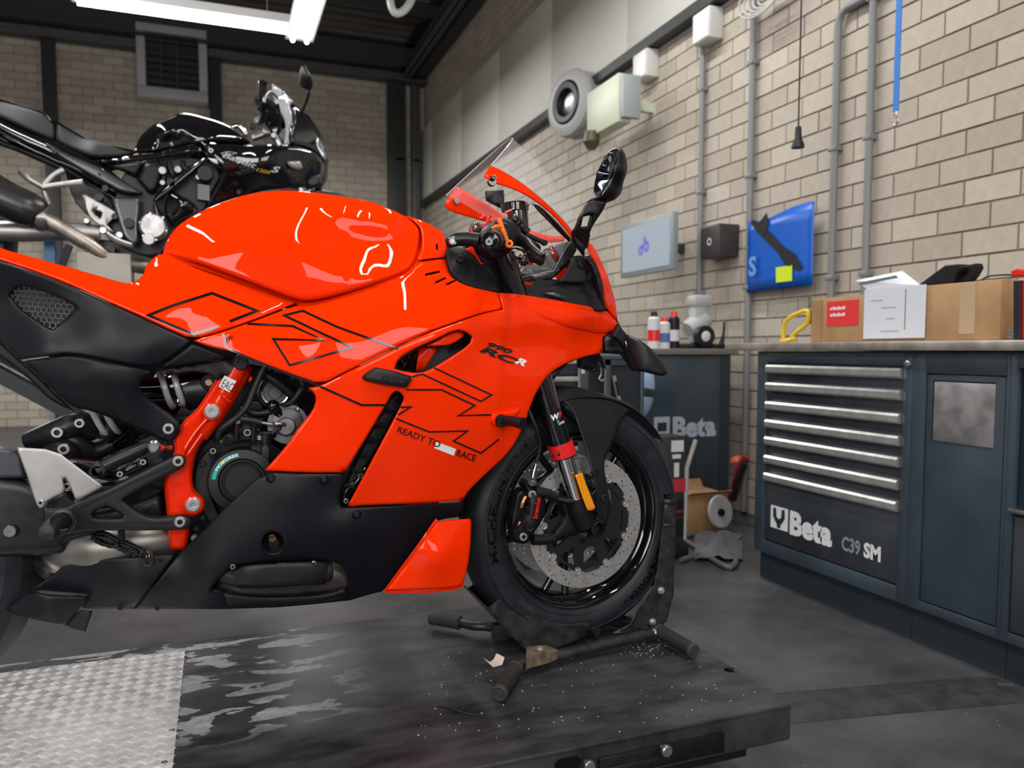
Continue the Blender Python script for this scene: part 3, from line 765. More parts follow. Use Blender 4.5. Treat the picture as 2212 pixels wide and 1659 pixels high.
# black plastic bracket on the box
def xplate(name, parent, m, pts, x, t_, bev=.0):
    n = len(pts); V = [tuple(PX(a_, b2, x)) for (a_, b2) in pts]; V += [(v[0]+t_, v[1], v[2]) for v in V]
    F = [tuple(range(n)), tuple(range(n, 2*n))[::-1]]+[(i, (i+1) % n, n+(i+1) % n, n+i) for i in range(n)]
    o = mk(name, parent, m, V, F, False); fixn(o)
    if bev: md = o.modifiers.new('b', 'BEVEL'); md.width = bev; md.segments = 2
    return o
t = thing('plastic_fairing_bracket', 'black curved plastic part lying on top of the cardboard box', 'motorcycle part', (XB+.1, PX(2040, 610, XB+.1).y, zt))
xplate('shell', t, blackp, [(1982, 616), (2010, 595), (2040, 573), (2072, 570), (2080, 578), (2064, 594), (2056, 617)], XB+.06, .09, .004)
xplate('arm', t, blackp, [(2062, 616), (2068, 598), (2088, 590), (2092, 572), (2108, 568), (2112, 578), (2102, 596), (2085, 616)], XB+.08, .03, .004)
# yellow saw handle
t = thing('hand_saw', 'yellow-handled saw standing left of the cardboard box', 'saw', (XB+.05, PX(1720, 735, XB+.05).y, ztop))
yel = mat('yellow_handle', (.72, .50, .01), .4)
x = XB+.1
V = [(1686, 690), (1700, 676), (1722, 668), (1745, 664), (1758, 700), (1752, 712), (1738, 712), (1728, 728), (1708, 738), (1688, 738)]
hh = [(1704, 712), (1702, 697), (1712, 688), (1730, 682), (1740, 686), (1736, 702), (1722, 712)]
tube('handle', t, yel, [PX(a_, b2, x) for (a_, b2) in [(1692, 733), (1693, 705), (1704, 688), (1724, 677), (1744, 672), (1745, 695), (1736, 706), (1722, 716), (1710, 728)]], .009, 10, closed=False)
tube('handle_base', t, yel, [PX(a_, b2, x) for (a_, b2) in [(1688, 737), (1702, 735), (1718, 730)]], .009, 8)
o = xplate('blade', t, steel, [(1745, 640), (1753, 640), (1753, 700), (1745, 700)], x+.01, .002)
# red and black clamp thing at the right edge
t = thing('bench_tool', 'black and red tool standing on the worktop at the right edge', 'tool', (XB+.05, PX(2200, 735, XB+.05).y, ztop))
x = XB-.04
xplate('black_column', t, rubberd, [(2188, 735), (2188, 606), (2203, 606), (2203, 735)], x, .04, .003)
xplate('red_frame', t, redp, [(2200, 732), (2197, 685), (2204, 660), (2204, 608), (2222, 606), (2222, 735)], x+.01, .05, .004)
xplate('red_cap', t, redp, [(2184, 598), (2182, 585), (2196, 580), (2225, 584), (2225, 597)], x, .05, .004)
for k in range(3):
    xplate('ratchet_ring', t, steel, [(2176, 712+k*7), (2189, 712+k*7), (2189, 716+k*7), (2176, 716+k*7)], x+.01, .03)
tube('cable', t, rubberd, [PX(2120, 605, x+.3), PX(2135, 597, x+.3), PX(2165, 594, x+.2), PX(2185, 594, x+.05)], .003, 6)

# ------------------------------------------------------------ far cabinet with lettering, its top and clutter
YC = 3.62
def q(px, py, y=YC): return PY(px, py, y)
fx0 = q(1388, 900).x; fx1 = min(q(1575, 900).x, WX-.04); fz1 = q(1480, 762).z; fz0 = q(1480, 1066).z
t = thing('far_tool_cabinet', 'dark blue cabinet with blurred white lettering beyond the front wheel', 'cabinet', ((fx0+fx1)/2, YC+.2, 0))
box('body', t, bluegrey, fx0, fx1, YC, YC+.75, fz0, fz1-.01, .004)
box('plinth', t, bluedk, fx0+.03, fx1-.03, YC+.05, YC+.7, 0, fz0)
box('top', t, mat('grey_top', (.16, .15, .14), .5), fx0-.3, fx1+.03, YC-.03, YC+.78, fz1-.01, fz1+.022, .003)
box('side_trim', t, bluedk, fx1-.06, fx1, YC-.004, YC, fz0, fz1-.012)
s0 = q(1451, 943, YC); hh_ = q(1451, 900, YC).z-s0.z
fl = mat('pale_blue_lettering', (.42, .50, .58), .5)
text_map('lettering', t, fl, 'Beta', (s0.x, YC-.003, s0.z), (1, 0, 0), (0, 0, 1), hh_*.95, .05, 1.05)
e0 = q(1412, 940); e1 = q(1446, 900)
box('emblem', t, fl, e0.x, e1.x, YC-.004, YC, e0.z, e1.z)
box('emblem_shape', t, bluedk, e0.x+.02, e1.x-.02, YC-.006, YC-.004, e0.z+.02, e1.z-.03)
# clutter on the far cabinet
zt = fz1+.023
def clutter(name, label, cat, px, y): 
    return thing(name, label, cat, (q(px, 745, y).x, y, zt))
lt = mat('label_white', (.62, .62, .64), .5); blu = mat('label_blue', (.08, .14, .35), .5)
for (px, y, hz, mats_, lab, capm) in ((1412, 3.68, .20, (lt, redp), 'white spray can with a dark cap, leftmost on the far cabinet', rubberd), (1434, 3.72, .17, (lt, blu), 'white and blue bottle with a red cap on the far cabinet', redp), (1455, 3.8, .21, (blackp, lt), 'tall dark spray can with red cap behind the bottles', redp)):
    t = thing('bottle', lab, 'bottle', (q(px, 745, y).x, y, zt), 'cans on the far cabinet'); c = Vector((q(px, 745, y).x, y, zt))
    lathe('can', t, mats_[0], [(0, 0), (0, .033), (hz*.8, .033), (hz*.86, .022), (hz*.86, 0)], c, (0, 0, 1), 20)
    lathe('label_band', t, mats_[1], [(hz*.2, .0335), (hz*.5, .0335)], c, (0, 0, 1), 20)
    lathe('cap', t, capm, [(hz*.86, .02), (hz, .017), (hz, 0)], c, (0, 0, 1), 16)
t = clutter('bench_grinder', 'pale grey bench machine with a round black wheel on the far cabinet', 'machine', 1500, 3.85); c = Vector((q(1505, 745, 3.86).x, 3.86, zt))
gm = mat('machine_grey', (.40, .41, .41), .5)
box('base', t, blackp, c.x-.08, c.x+.08, c.y-.08, c.y+.08, zt, zt+.03, .01)
lathe('motor', t, gm, [(-.07, 0), (-.07, .05), (-.05, .06), (.05, .06), (.07, .05), (.07, 0)], c+Vector((0, 0, .14)), (1, 0, .6), 24)
box('column', t, gm, c.x-.04, c.x+.05, c.y-.04, c.y+.04, zt+.03, zt+.26, .02)
box('head', t, gm, c.x-.05, c.x+.08, c.y-.05, c.y+.05, zt+.24, zt+.31, .02)
lathe('wheel', t, rubberd, [(-.02, 0), (-.02, .06), (.02, .06), (.02, 0)], c+Vector((-.02, -.1, .07)), (0, 1, 0), 24)
lathe('wheel_cap', t, lt, [(-.025, 0), (-.025, .02), (-.02, .03)], c+Vector((-.02, -.1, .07)), (0, 1, 0), 20)
t = clutter('hand_tool', 'small dark upright tool right of the pale bench machine', 'tool', 1552, 3.75); c = Vector((q(1556, 745, 3.66).x, 3.66, zt))
tube('shaft', t, blackp, [c, c+Vector((.02, 0, .08)), c+Vector((.025, 0, .15))], [.02, .008, .006], 8)
box('foot', t, blackp, c.x-.045, c.x+.03, c.y-.02, c.y+.02, zt, zt+.025, .008)
# ------------------------------------------------------------ tool trolley behind the fork
YT = 3.0
g = lambda px, py: PY(px, py, YT)
x0 = g(1130, 800).x; x1 = g(1392, 800).x; z1 = g(1290, 767).z
t = thing('tool_trolley', 'blue-grey tool trolley with silver drawer pulls behind the front fork', 'tool trolley', ((x0+x1)/2, YT+.25, 0))
xm = g(1258, 800).x; c_h = PY(1374, 845, 3.3)
box('body', t, bluegrey, x0, x1, YT+.03, YT+.5, .12, z1-.02, .003)
tube('helmet_hook', t, steel, [(x1-.01, YT+.26, z1-.05), (c_h.x, YT+.28, z1-.05), (c_h.x, 3.3, c_h.z+.1)], .006, 6, curve=False)
box('top', t, mat('trolley_top', (.06, .08, .09), .4), x0-.01, x1+.01, YT-.01, YT+.52, z1-.02, z1, .004)
for k in range(7):
    zc_ = g(1250, 783).z-.075*k
    d = box('drawer', t, draw_m, x0+.01, xm-.02, YT+.01, YT+.03, zc_-.052, zc_+.018, .002)
    box('handle', d, MATS['drawer_handle'], x0+.01, xm-.022, YT-.008, YT+.012, zc_-.006, zc_+.016, .003, 'silver drawer pull')
xa = g(1272, 800).x; xb = g(1306, 800).x; xc = g(1320, 800).x; xd = g(1385, 800).x
for xx in (x0+.06, x1-.06):
    for yy in (YT+.08, YT+.42):
        lathe('caster', t, rubberd, [(-.02, 0), (-.02, .058), (.02, .058), (.02, 0)], (xx, yy, .06), (0, 1, 0), 20)
for qd in ((xm-.02, xa), (xb, xc), (xd, x1)): box('upright', t, bluegrey, qd[0], qd[1], YT, YT+.03, .12, z1-.02, .002)
box('top_rail', t, bluegrey, xa, xd, YT, YT+.03, g(1290, 790).z, z1-.02, .002)
box('side_niche', t, rubberd, xa, xb, YT+.022, YT+.031, .12, g(1290, 790).z)
box('side_niche', t, mat('niche_blue', (.012, .018, .026), .5), xc, xd, YT+.022, YT+.031, .12, g(1290, 790).z)
lathe('lock', t, steel, [(0, .012), (.008, .012), (.008, 0)], g(1258, 772)+Vector((0, -.005, 0)), (0, -1, 0), 16)
for k in range(2):
    c = g(1259, 787+k*15); box('warning_label', t, lt, c.x-.008, c.x+.008, YT-.003, YT, c.z-.010, c.z+.010)
c = g(1298, 808); tl = thing('hook_tool', 'small steel hook hanging inside the trolley niche', 'tool', c)
tube('rod', tl, alu, [c+Vector((0, 0, .03)), c, c+Vector((-.01, 0, -.02))], .004, 8)
tube('claw', tl, alu, [c+Vector((-.01, 0, -.02)), c+Vector((.0, -.01, -.03)), c+Vector((.008, -.01, -.02))], .003, 8)
c0 = PY(1326, 812, YT-.010); c1 = PY(1338, 868, YT-.010); tl = thing('cutter_knife', 'grey and beige utility cutter clipped to the trolley side', 'cutter', c1)
tube('body', tl, mat('tool_beige', (.3, .27, .22), .5), [c0, c1], .009, 8, curve=False)
tube('grip', tl, blackp, [c0+(c1-c0)*.2+Vector((0, -.006, 0)), c0+(c1-c0)*.75+Vector((0, -.006, 0))], .006, 8, curve=False)
# pale blue helmet visor shape
c = PY(1374, 845, 3.3); HELM = thing('helmet', 'pale blue rounded helmet hanging beside the trolley', 'helmet', c)
pb_ = mat('pale_blue_shell', (.30, .42, .60), .3, coat=.4)
t = HELM
lathe('shell', t, pb_, [(.16*math.cos(a_)*1.0, .09*math.sin(a_)) for a_ in [math.pi*i/12 for i in range(13)]], c, (.15, 0, 1), 24)
lathe('rim', t, bluedk, [(-.02, .09), (-.01, .094), (.01, .094), (.02, .09)], c, (.15, 0, 1), 24)
# red and black parts display
YR = 3.0
a = PY(1406, 945, YR); b_ = PY(1478, 1150, YR)
t = thing('parts_display', 'dark display panel with blurred red and white print beside the tyre', 'display', ((a.x+b_.x)/2, YR, 0))
dm = mat('display_dark', (.035, .03, .035), .5); dr_ = mat('display_red', (.42, .03, .04), .5)
box('panel', t, dm, a.x-.0, b_.x, YR, YR+.12, .06, a.z, .005)
box('foot', t, rubberd, a.x-.0, b_.x+.01, YR-.03, YR+.15, 0, .06, .01)
for (p0, p1, m_) in (((1410, 975), (1432, 1000), dr_), ((1450, 952), (1476, 975), lt), ((1452, 982), (1470, 990), lt), ((1456, 1000), (1466, 1030), lt), ((1440, 1036), (1480, 1062), dr_), ((1452, 1095), (1474, 1118), dr_)):
    u0 = PY(*p0, YR); u1 = PY(*p1, YR); box('print_block', t, m_, u0.x, u1.x, YR-.003, YR, u1.z, u0.z)
for k in range(6): box('rubber_fin', t, rubberd, b_.x-.1, b_.x-.01, YR-.012, YR, .10+.03*k, .118+.03*k)
c0 = PY(1503, 950, 3.25); c1 = PY(1484, 1010, 3.25); c2 = PY(1478, 1130, 3.2)
o = tube('broom_stick', None, mat('pale_stick', (.45, .43, .40), .5), [c0, c1, (c2.x, c2.y, .02)], .011, 8, curve=False); tag(o, 'pale thin stick leaning against the far dark cabinet', 'stick')
# brown box on the floor, white disc, hose, hand truck
a = PZ(1484, 1140, 0); y_ = a.y
a = PY(1484, 1128, 3.35); b_ = PY(1572, 1070, 3.35); 
t = thing('small_carton', 'small open cardboard carton on the floor under the far cabinet', 'box', ((a.x+b_.x)/2, 3.5, 0))
box('carton', t, card, a.x, b_.x, 3.35, 3.58, 0.0, .20, .004)
for sg in (0, 1):
    V = [(a.x, 3.35+.22*sg, .2), (b_.x, 3.35+.22*sg, .2), (b_.x, 3.35+.22*sg+(.03 if sg else -.04), .22+.02*sg), (a.x, 3.35+.22*sg+(.03 if sg else -.04), .22+.02*sg)]
    o = mk('flap', t, cardd, V, [(0, 1, 2, 3)], False); md = o.modifiers.new('t', 'SOLIDIFY'); md.thickness = .004
c = PY(1552, 1105, 3.3); t = thing('oval_lid', 'pale grey round lid leaning against the carton', 'lid', (c.x, c.y, 0))
lathe('disc', t, mat('lid_grey', (.40, .42, .43), .45), [(0, 0), (0, .08), (.01, .085), (.02, .08), (.02, 0)], c, (.2, -1, .2), 28)
lathe('knob', t, blackp, [(0, .0), (0, .02), (-.02, .02), (-.02, 0)], c+Vector((0, -.012, 0)), (.2, 1, 0), 12)
pl = [PZ(px, py, .015) for px, py in ((1470, 1210), (1520, 1195), (1560, 1190), (1590, 1205), (1570, 1225), (1500, 1180), (1480, 1160), (1540, 1150), (1600, 1165))]
o = tube('floor_hose', None, mat('grey_hose', (.09, .09, .09), .5), pl, .012, 8); tag(o, 'grey hose loosely looped on the floor before the far cabinet', 'hose')
xh = WX-.25
t = thing('hand_truck', 'dark red tool with black grips leaning in the gap between the cabinets', 'tool', PX(1590, 1150, xh))
tube('shaft', t, mat('dark_red', (.22, .015, .015), .4), [PX(1612, 985, xh), PX(1600, 1015, xh), PX(1588, 1060, xh), PX(1572, 1085, xh), Vector((PX(1565, 1120, xh).x, PX(1565, 1120, xh).y, .01))], [.02, .03, .026, .015, .012], 10)
tube('grip', t, rubberd, [PX(1609, 1000, xh-.02), PX(1592, 1040, xh-.02), PX(1584, 1080, xh-.02)], .018, 8)
lathe('collar', t, mat('orange_collar', (.55, .13, .04), .4), [(0, .02), (.0, .035), (.03, .035), (.03, .02)], PX(1593, 1000, xh), (0, .5, 1), 16)
xc_ = thing('grey_sack', 'crumpled grey sheet on the floor beneath the far cabinet', 'sheet', PZ(1580, 1175, 0))
V = []; F = []; n = 9
for i in range(n):
    for j in range(n):
        p = PZ(1500+i*13, 1158+j*7, 0); V.append((p.x, p.y, .012+.06*max(0, math.sin(i*1.3+j*.7))*math.sin(math.pi*i/(n-1))*math.sin(math.pi*j/(n-1))+.02*random.random()*(0 < i < n-1)))
for i in range(n-1):
    for j in range(n-1): F.append((i*n+j, (i+1)*n+j, (i+1)*n+j+1, i*n+j+1))
mk('sheet', xc_, mat('sheet_grey', (.10, .10, .11), .5), V, F); 
# cable duct across the floor on the right
a = PZ(1722, 1524, 0); y_ = a.y; a2 = PZ(1722, 1500, 0)
V = []; F = []
prof = [(-.085, .001), (-.05, .014), (-.012, .015), (-.006, .008), (.006, .008), (.012, .015), (.05, .014), (.085, .001)]
for k, (X_, Y_) in enumerate(((1.15, 1.66), (2.03, 1.49), (2.065, 1.47))):
    for (d, h) in prof: V.append((X_, Y_+d, h))
m_ = len(prof)
for k in range(2):
    for j in range(m_-1): F.append((k*m_+j, (k+1)*m_+j, (k+1)*m_+j+1, k*m_+j+1))
o = mk('floor_cable_duct', None, mat('duct_rubber', (.03, .03, .031), .5, noise=.3, nscale=20), V, F, False); tag(o, 'black low cable ramp crossing the floor to the cabinets', 'cable ramp')
V = []; 
for k in range(1): pass
# ============================================================ LIFT TABLE under the orange motorcycle
TZ = .23
TX1 = 1.077; TY0 = 1.235; TY1 = 2.03; TX0 = -1.7
liftm = mat('lift_top_black', (.022, .022, .025), .36)
nt, b = nodes(liftm)
tc = nt.nodes.new('ShaderNodeTexCoord')
mp = nt.nodes.new('ShaderNodeMapping'); mp.inputs['Scale'].default_value = (1., 2.6, 1); nt.links.new(tc.outputs['Object'], mp.inputs['Vector'])
n1 = nt.nodes.new('ShaderNodeTexNoise'); n1.inputs['Scale'].default_value = 7; n1.inputs['Detail'].default_value = 8; n1.inputs['Roughness'].default_value = .6; nt.links.new(mp.outputs[0], n1.inputs['Vector'])
r1 = ramp(nt, (.011, .011, .013), (.055, .055, .062), .34, .74); nt.links.new(n1.outputs['Fac'], r1.inputs['Fac'])
# worn pale patches near the tread plate
n2 = nt.nodes.new('ShaderNodeTexNoise'); n2.inputs['Scale'].default_value = 9; n2.inputs['Detail'].default_value = 4; n2.inputs['Distortion'].default_value = .3; nt.links.new(mp.outputs[0], n2.inputs['Vector'])
r2 = ramp(nt, (0, 0, 0), (1, 1, 1), .545, .56); nt.links.new(n2.outputs['Fac'], r2.inputs['Fac'])
sx = nt.nodes.new('ShaderNodeSeparateXYZ'); nt.links.new(tc.outputs['Object'], sx.inputs[0])
mrx = nt.nodes.new('ShaderNodeMapRange'); mrx.inputs[1].default_value = .32; mrx.inputs[2].default_value = .05; nt.links.new(sx.outputs['X'], mrx.inputs[0])
mry = nt.nodes.new('ShaderNodeMapRange'); mry.inputs[1].default_value = 1.46; mry.inputs[2].default_value = 1.56; nt.links.new(sx.outputs['Y'], mry.inputs[0])
m1 = nt.nodes.new('ShaderNodeMath'); m1.operation = 'MULTIPLY'; nt.links.new(mrx.outputs[0], m1.inputs[0]); nt.links.new(mry.outputs[0], m1.inputs[1])
m2 = nt.nodes.new('ShaderNodeMath'); m2.operation = 'MULTIPLY'; nt.links.new(m1.outputs[0], m2.inputs[0]); nt.links.new(r2.outputs['Color'], m2.inputs[1])
n4 = nt.nodes.new('ShaderNodeTexNoise'); n4.inputs['Scale'].default_value = 60; nt.links.new(tc.outputs['Object'], n4.inputs['Vector'])
r4 = ramp(nt, (.20, .20, .22), (.34, .34, .36), .3, .7); nt.links.new(n4.outputs['Fac'], r4.inputs['Fac'])
mxa = nt.nodes.new('ShaderNodeMix'); mxa.data_type = 'RGBA'; nt.links.new(m2.outputs[0], mxa.inputs[0]); nt.links.new(r1.outputs['Color'], mxa.inputs[6]); nt.links.new(r4.outputs['Color'], mxa.inputs[7])
v1 = nt.nodes.new('ShaderNodeTexVoronoi'); v1.inputs['Scale'].default_value = 75; nt.links.new(tc.outputs['Object'], v1.inputs['Vector'])
r5 = ramp(nt, (1, 1, 1), (0, 0, 0), .03, .07); nt.links.new(v1.outputs['Distance'], r5.inputs['Fac'])
n5 = nt.nodes.new('ShaderNodeTexNoise'); n5.inputs['Scale'].default_value = 6; nt.links.new(tc.outputs['Object'], n5.inputs['Vector'])
r6 = ramp(nt, (0, 0, 0), (1, 1, 1), .5, .6); nt.links.new(n5.outputs['Fac'], r6.inputs['Fac'])
m3_ = nt.nodes.new('ShaderNodeMath'); m3_.operation = 'MULTIPLY'; nt.links.new(r5.outputs['Color'], m3_.inputs[0]); nt.links.new(r6.outputs['Color'], m3_.inputs[1])
mxb = nt.nodes.new('ShaderNodeMix'); mxb.data_type = 'RGBA'; nt.links.new(m3_.outputs[0], mxb.inputs[0]); nt.links.new(mxa.outputs[2], mxb.inputs[6]); mxb.inputs[7].default_value = (.3, .3, .3, 1)
nt.links.new(mxb.outputs[2], b.inputs['Base Color'])
mr = nt.nodes.new('ShaderNodeMapRange'); mr.inputs[3].default_value = .25; mr.inputs[4].default_value = .55; nt.links.new(n1.outputs['Fac'], mr.inputs[0]); nt.links.new(mr.outputs[0], b.inputs['Roughness'])
bp = nt.nodes.new('ShaderNodeBump'); bp.inputs['Strength'].default_value = .25; bp.inputs['Distance'].default_value = .001; nt.links.new(n2.outputs['Fac'], bp.inputs['Height']); nt.links.new(bp.outputs[0], b.inputs['Normal'])
t = LIFT = thing('motorcycle_lift', 'black low lift table carrying the orange motorcycle', 'lift table', ((TX0+TX1)/2, (TY0+TY1)/2, 0))
# top sheet with the oval lifting hole, its edges folded down
def rrect(cx, cy, a, b_, r, n=6):
    o = []
    for (sx_, sy_, a0) in ((1, 1, 0), (-1, 1, 90), (-1, -1, 180), (1, -1, 270)):
        for k in range(n+1):
            an = R_(a0+90*k/n); o.append((cx+sx_*(a-r)+r*math.cos(an), cy+sy_*(b_-r)+r*math.sin(an)))
    return o
def flat_poly(outer, holes):
    allp = list(outer); E = [(i, (i+1) % len(outer)) for i in range(len(outer))]
    for h in holes:
        k = len(allp); allp += list(h); E += [(k+i, k+(i+1) % len(h)) for i in range(len(h))]
    vo, eo, fo, _, _, _ = delaunay_2d_cdt([Vector(p) for p in allp], E, [], 0, 1e-6)
    V2 = np.array([(v.x, v.y) for v in vo]); F = np.array([list(f) for f in fo]); c = V2[F].mean(1)
    ok = inside(np.array(outer), c)
    for h in holes: ok &= ~inside(np.array(h), c)
    return V2, F[ok]
hc = PZ(1577, 1447, TZ)
V2, F = flat_poly(rrect((TX0+TX1)/2, (TY0+TY1)/2, (TX1-TX0)/2, (TY1-TY0)/2, .006, 3), [rrect(hc.x, hc.y, .014, .014, .0139, 6)])
o = fixn(mk('top_sheet', t, liftm, [(p[0], p[1], TZ) for p in V2], F, False)); md = o.modifiers.new('t', 'SOLIDIFY'); md.thickness = .004; md.offset = -1
if o.data.polygons[0].normal.z < 0: o.data.flip_normals()
# near side skirt with slot and hand hole (in X/Z)
def side(px, py): p = PY(px, py, TY0); return (p.x, p.z)
sl0 = side(1295, 1631); sl1 = side(1440, 1598)
hh0 = side(1225, 1622)
zb_s = TZ-.075
slot = rrect((sl0[0]+sl1[0])/2+.0, TZ-.047, (sl1[0]-sl0[0])/2+.02, .0085, .008)
hand = rrect(hh0[0], TZ-.030, .026, .0135, .0125)
sk = rrect((TX0+TX1)/2, (TZ-.002+zb_s)/2, (TX1-TX0)/2-.001, (TZ-.002-zb_s)/2, .004, 3)
V2, F = flat_poly(sk, [hand])
o = fixn(mk('near_skirt', t, liftm, [(p[0], TY0, p[1]) for p in V2], F, False)); md = o.modifiers.new('t', 'SOLIDIFY'); md.thickness = .004; md.offset = 0
V2, F = flat_poly(rrect((TX0+TX1)/2, (TZ-.002+zb_s)/2, (TX1-TX0)/2-.001, (TZ-.002-zb_s)/2, .004, 3), [])
o = fixn(mk('far_skirt', t, liftm, [(p[0], TY1, p[1]) for p in V2], F, False)); md = o.modifiers.new('t', 'SOLIDIFY'); md.thickness = .004; md.offset = 0
box('end_skirt', t, liftm, TX1-.003, TX1+.001, TY0, TY1, zb_s, TZ-.003, .0015)
box('folded_edge', t, liftm, TX0, TX1, TY0-.0035, TY0+.004, TZ-.009, TZ-.0005, .003)
# sliding bar in a raised guide, with two silver knobs
gx0 = side(1290, 1640)[0]; gx1 = side(1560, 1570)[0]
o = box('guide_rail', t, blackm, gx0, gx1, TY0-.010, TY0-.002, TZ-.068, TZ-.028, .003)
box('guide_groove', t, rubberd, gx0+.02, side(1430, 1600)[0], TY0-.0115, TY0-.0095, TZ-.060, TZ-.048, .001)
for (px, py) in ((1440, 1622), (1273, 1655)):
    p = PY(px, py, TY0-.025)
    lathe('knob', t, alu, [(0, .004), (.012, .004), (.012, .0095), (.014, .011), (.020, .011), (.022, .009), (.022, 0)], (p.x, TY0-.008, p.z), (0, -1, 0), 24, 'silver round knob')
c = side(1175, 1645); lathe('bolt_recess', t, rubberd, [(0, .008), (.002, .008), (.002, 0)], (c[0], TY0-.002, TZ-.055), (0, -1, 0), 16)
# frame beneath
box('under_frame', t, blackm, TX0, TX1-.06, TY0+.06, TY0+.12, .10, TZ-.005)
box('under_frame', t, blackm, TX0, TX1-.06, TY1-.12, TY1-.06, .10, TZ-.005)
for sy in (TY0+.08, TY1-.1):
    for sg in (0, 1):
        a_ = Vector((TX0+.3, sy+.02*sg, (.03, .16)[sg])); b2 = Vector((.75, sy+.02*sg, (.16, .03)[sg])); tube('scissor_arm', t, blackm, [a_, b2], .018, 8, curve=False)
box('base_frame', t, blackm, TX0+.2, .8, TY0+.07, TY0+.12, .001, .03); box('base_frame', t, blackm, TX0+.2, .8, TY1-.12, TY1-.07, .001, .03)
# panel joint line in the top and scratch
tube('seam', t, MATS['steel'], [PZ(1318, 1458, TZ+.0002), PZ(1450, 1565, TZ+.0002)], .0005, 4, curve=False)
# aluminium tread plate with raised five-bar pattern
DX1 = -.088; DY0 = TY0+.004; DY1 = TY1-.06
aluplate = mat('tread_aluminium', (.68, .67, .67), .36, metal=.5, noise=.09, nscale=22, bump=.2, bscale=60)
t2 = thing('tread_plate', 'silver aluminium tread plate lying on the left end of the lift', 'plate', ((TX0+DX1)/2, (DY0+DY1)/2, TZ))
box('sheet', t2, aluplate, TX0+.02, DX1, DY0, DY1, TZ+.0004, TZ+.0034)
V = []; F = []
def bar(cx, cy, an, L, w_):
    k = len(V); ca, sa = math.cos(an), math.sin(an); z0 = TZ+.0033; h = .0026
    n = 4
    base = [(-L/2, 0)]+[(-L*.25, -w_/2), (L*.25, -w_/2), (L/2, 0), (L*.25, w_/2), (-L*.25, w_/2)]
    for (a_, b2) in base: V.append((cx+a_*ca-b2*sa, cy+a_*sa+b2*ca, z0))
    for a_ in (-L*.28, L*.28): V.append((cx+a_*ca, cy+a_*sa, z0+h))
    F.extend([(k, k+1, k+6), (k+1, k+2, k+7, k+6), (k+2, k+3, k+7), (k+3, k+4, k+7), (k+4, k+5, k+6, k+7), (k+5, k, k+6)])
cell = .0285
for i in range(-1, int((DX1-(-.85))/cell)+2):
    for j in range(int((DY1-DY0)/cell)+1):
        cx = DX1-.012-i*cell; cy = DY0+.012+j*cell
        an = R_(45 if (i+j) % 2 else -45)
        for k in range(-2, 3):
            ox = -math.sin(an)*k*.0047; oy = math.cos(an)*k*.0047
            if cx+ox > DX1-.004 or cy+oy > DY1-.006 or cx+ox < -.9: continue
            bar(cx+ox, cy+oy, an, .0255, .0027)
o = mk('raised_bar', t2, aluplate, V, F, False); o['kind'] = 'stuff'
for (px, py) in ((372, 1578), (356, 1648)):
    p = PZ(px, py, TZ+.0034); lathe('screw', t2, steel, [(0, .006), (.0015, .006), (.002, .004), (.001, .0)], p, (0, 0, 1), 16)
# ------------------------------------------------------------ small litter on the lift
Q = [(1043, 1420), (1053, 1432), (1066, 1435), (1069, 1428), (1073, 1411), (1090, 1421), (1086, 1437), (1065, 1442)]
V = []; hz = [.012, .003, .004, .008, .022, .016, .001, .001]
V = [tuple(PZ(a_, b2, TZ+.001+h)) for (a_, b2), h in zip(((1043, 1420), (1065, 1441), (1085, 1436), (1090, 1420), (1073, 1411), (1066, 1424), (1058, 1430)), (.001, .001, .001, .012, .016, .006, .002))]
o = mk('torn_label', None, mat('pink_paper', (.62, .50, .44), .7), V, [(0, 1, 6), (1, 2, 5, 6), (2, 3, 4, 5)], False); md = o.modifiers.new('t', 'SOLIDIFY'); md.thickness = .0008
tag(o, 'pale pink scrap of folded paper lying on the black lift', 'paper scrap')
pl = [PZ(944, 1524, TZ+.002), PZ(975, 1531, TZ+.003), PZ(1005, 1541, TZ+.002), PZ(1032, 1545, TZ+.002)]
o = tube('cable_tie_scrap', None, rubberd, pl, [.0008, .002, .0018, .0006], 6); tag(o, 'thin black strip lying flat near the front of the lift', 'scrap')
grit = mat('grit', (.5, .49, .42), .7); V = []; F = []
rg = random.Random(3)
for k in range(170):
    px = rg.uniform(900, 1650); py = rg.uniform(1400, 1600)
    if k % 3 == 0: px = rg.gauss(1400, 35); py = rg.gauss(1398, 14)
    p = PZ(px, py, TZ+.0003)
    if not (TX0 < p.x < TX1-.02 and TY0+.01 < p.y < TY1-.02): continue
    s = rg.uniform(.0005, .0013); 
    v, f = box_geo(p.x-s, p.x+s*rg.uniform(.6, 1.4), p.y-s, p.y+s, TZ+.0001, TZ+s)
    n0 = len(V); V += v; F += [tuple(i+n0 for i in q_) for q_ in f]
o = mk('grit', None, grit, V, F, False); tag(o, 'pale grit and crumbs scattered over the black lift', 'grit'); o['kind'] = 'stuff'

# ============================================================ WHEEL CHOCK STAND
t = thing('wheel_chock', 'black steel wheel chock stand with knurled rubber grips clamping the front wheel', 'wheel chock', PZ(1240, 1400, TZ))
chm = mat('chock_steel', (.017, .017, .020), .42, noise=.5, nscale=35, bump=.25, bscale=120)
gripm = mat('knurled_rubber', (.028, .027, .024), .5, bump=1., bscale=500)
zt_ = TZ+.022
cra = [(1053, 1313), (1096, 1283), (1105, 1285), (1122, 1307), (1150, 1328), (1190, 1345), (1235, 1349), (1273, 1342), (1276, 1352), (1272, 1372), (1245, 1384), (1200, 1402), (1150, 1407), (1137, 1400)]
plate('cradle_plate', t, chm, cra, -.075, .004, smooth=0, curl=.0008, cw=2)
plate('cradle_plate', t, chm, [(a_-0, b2) for a_, b2 in cra], -.075, .004, smooth=0, curl=.0008, cw=2).matrix_basis = Matrix.Translation((0, .155, 0))
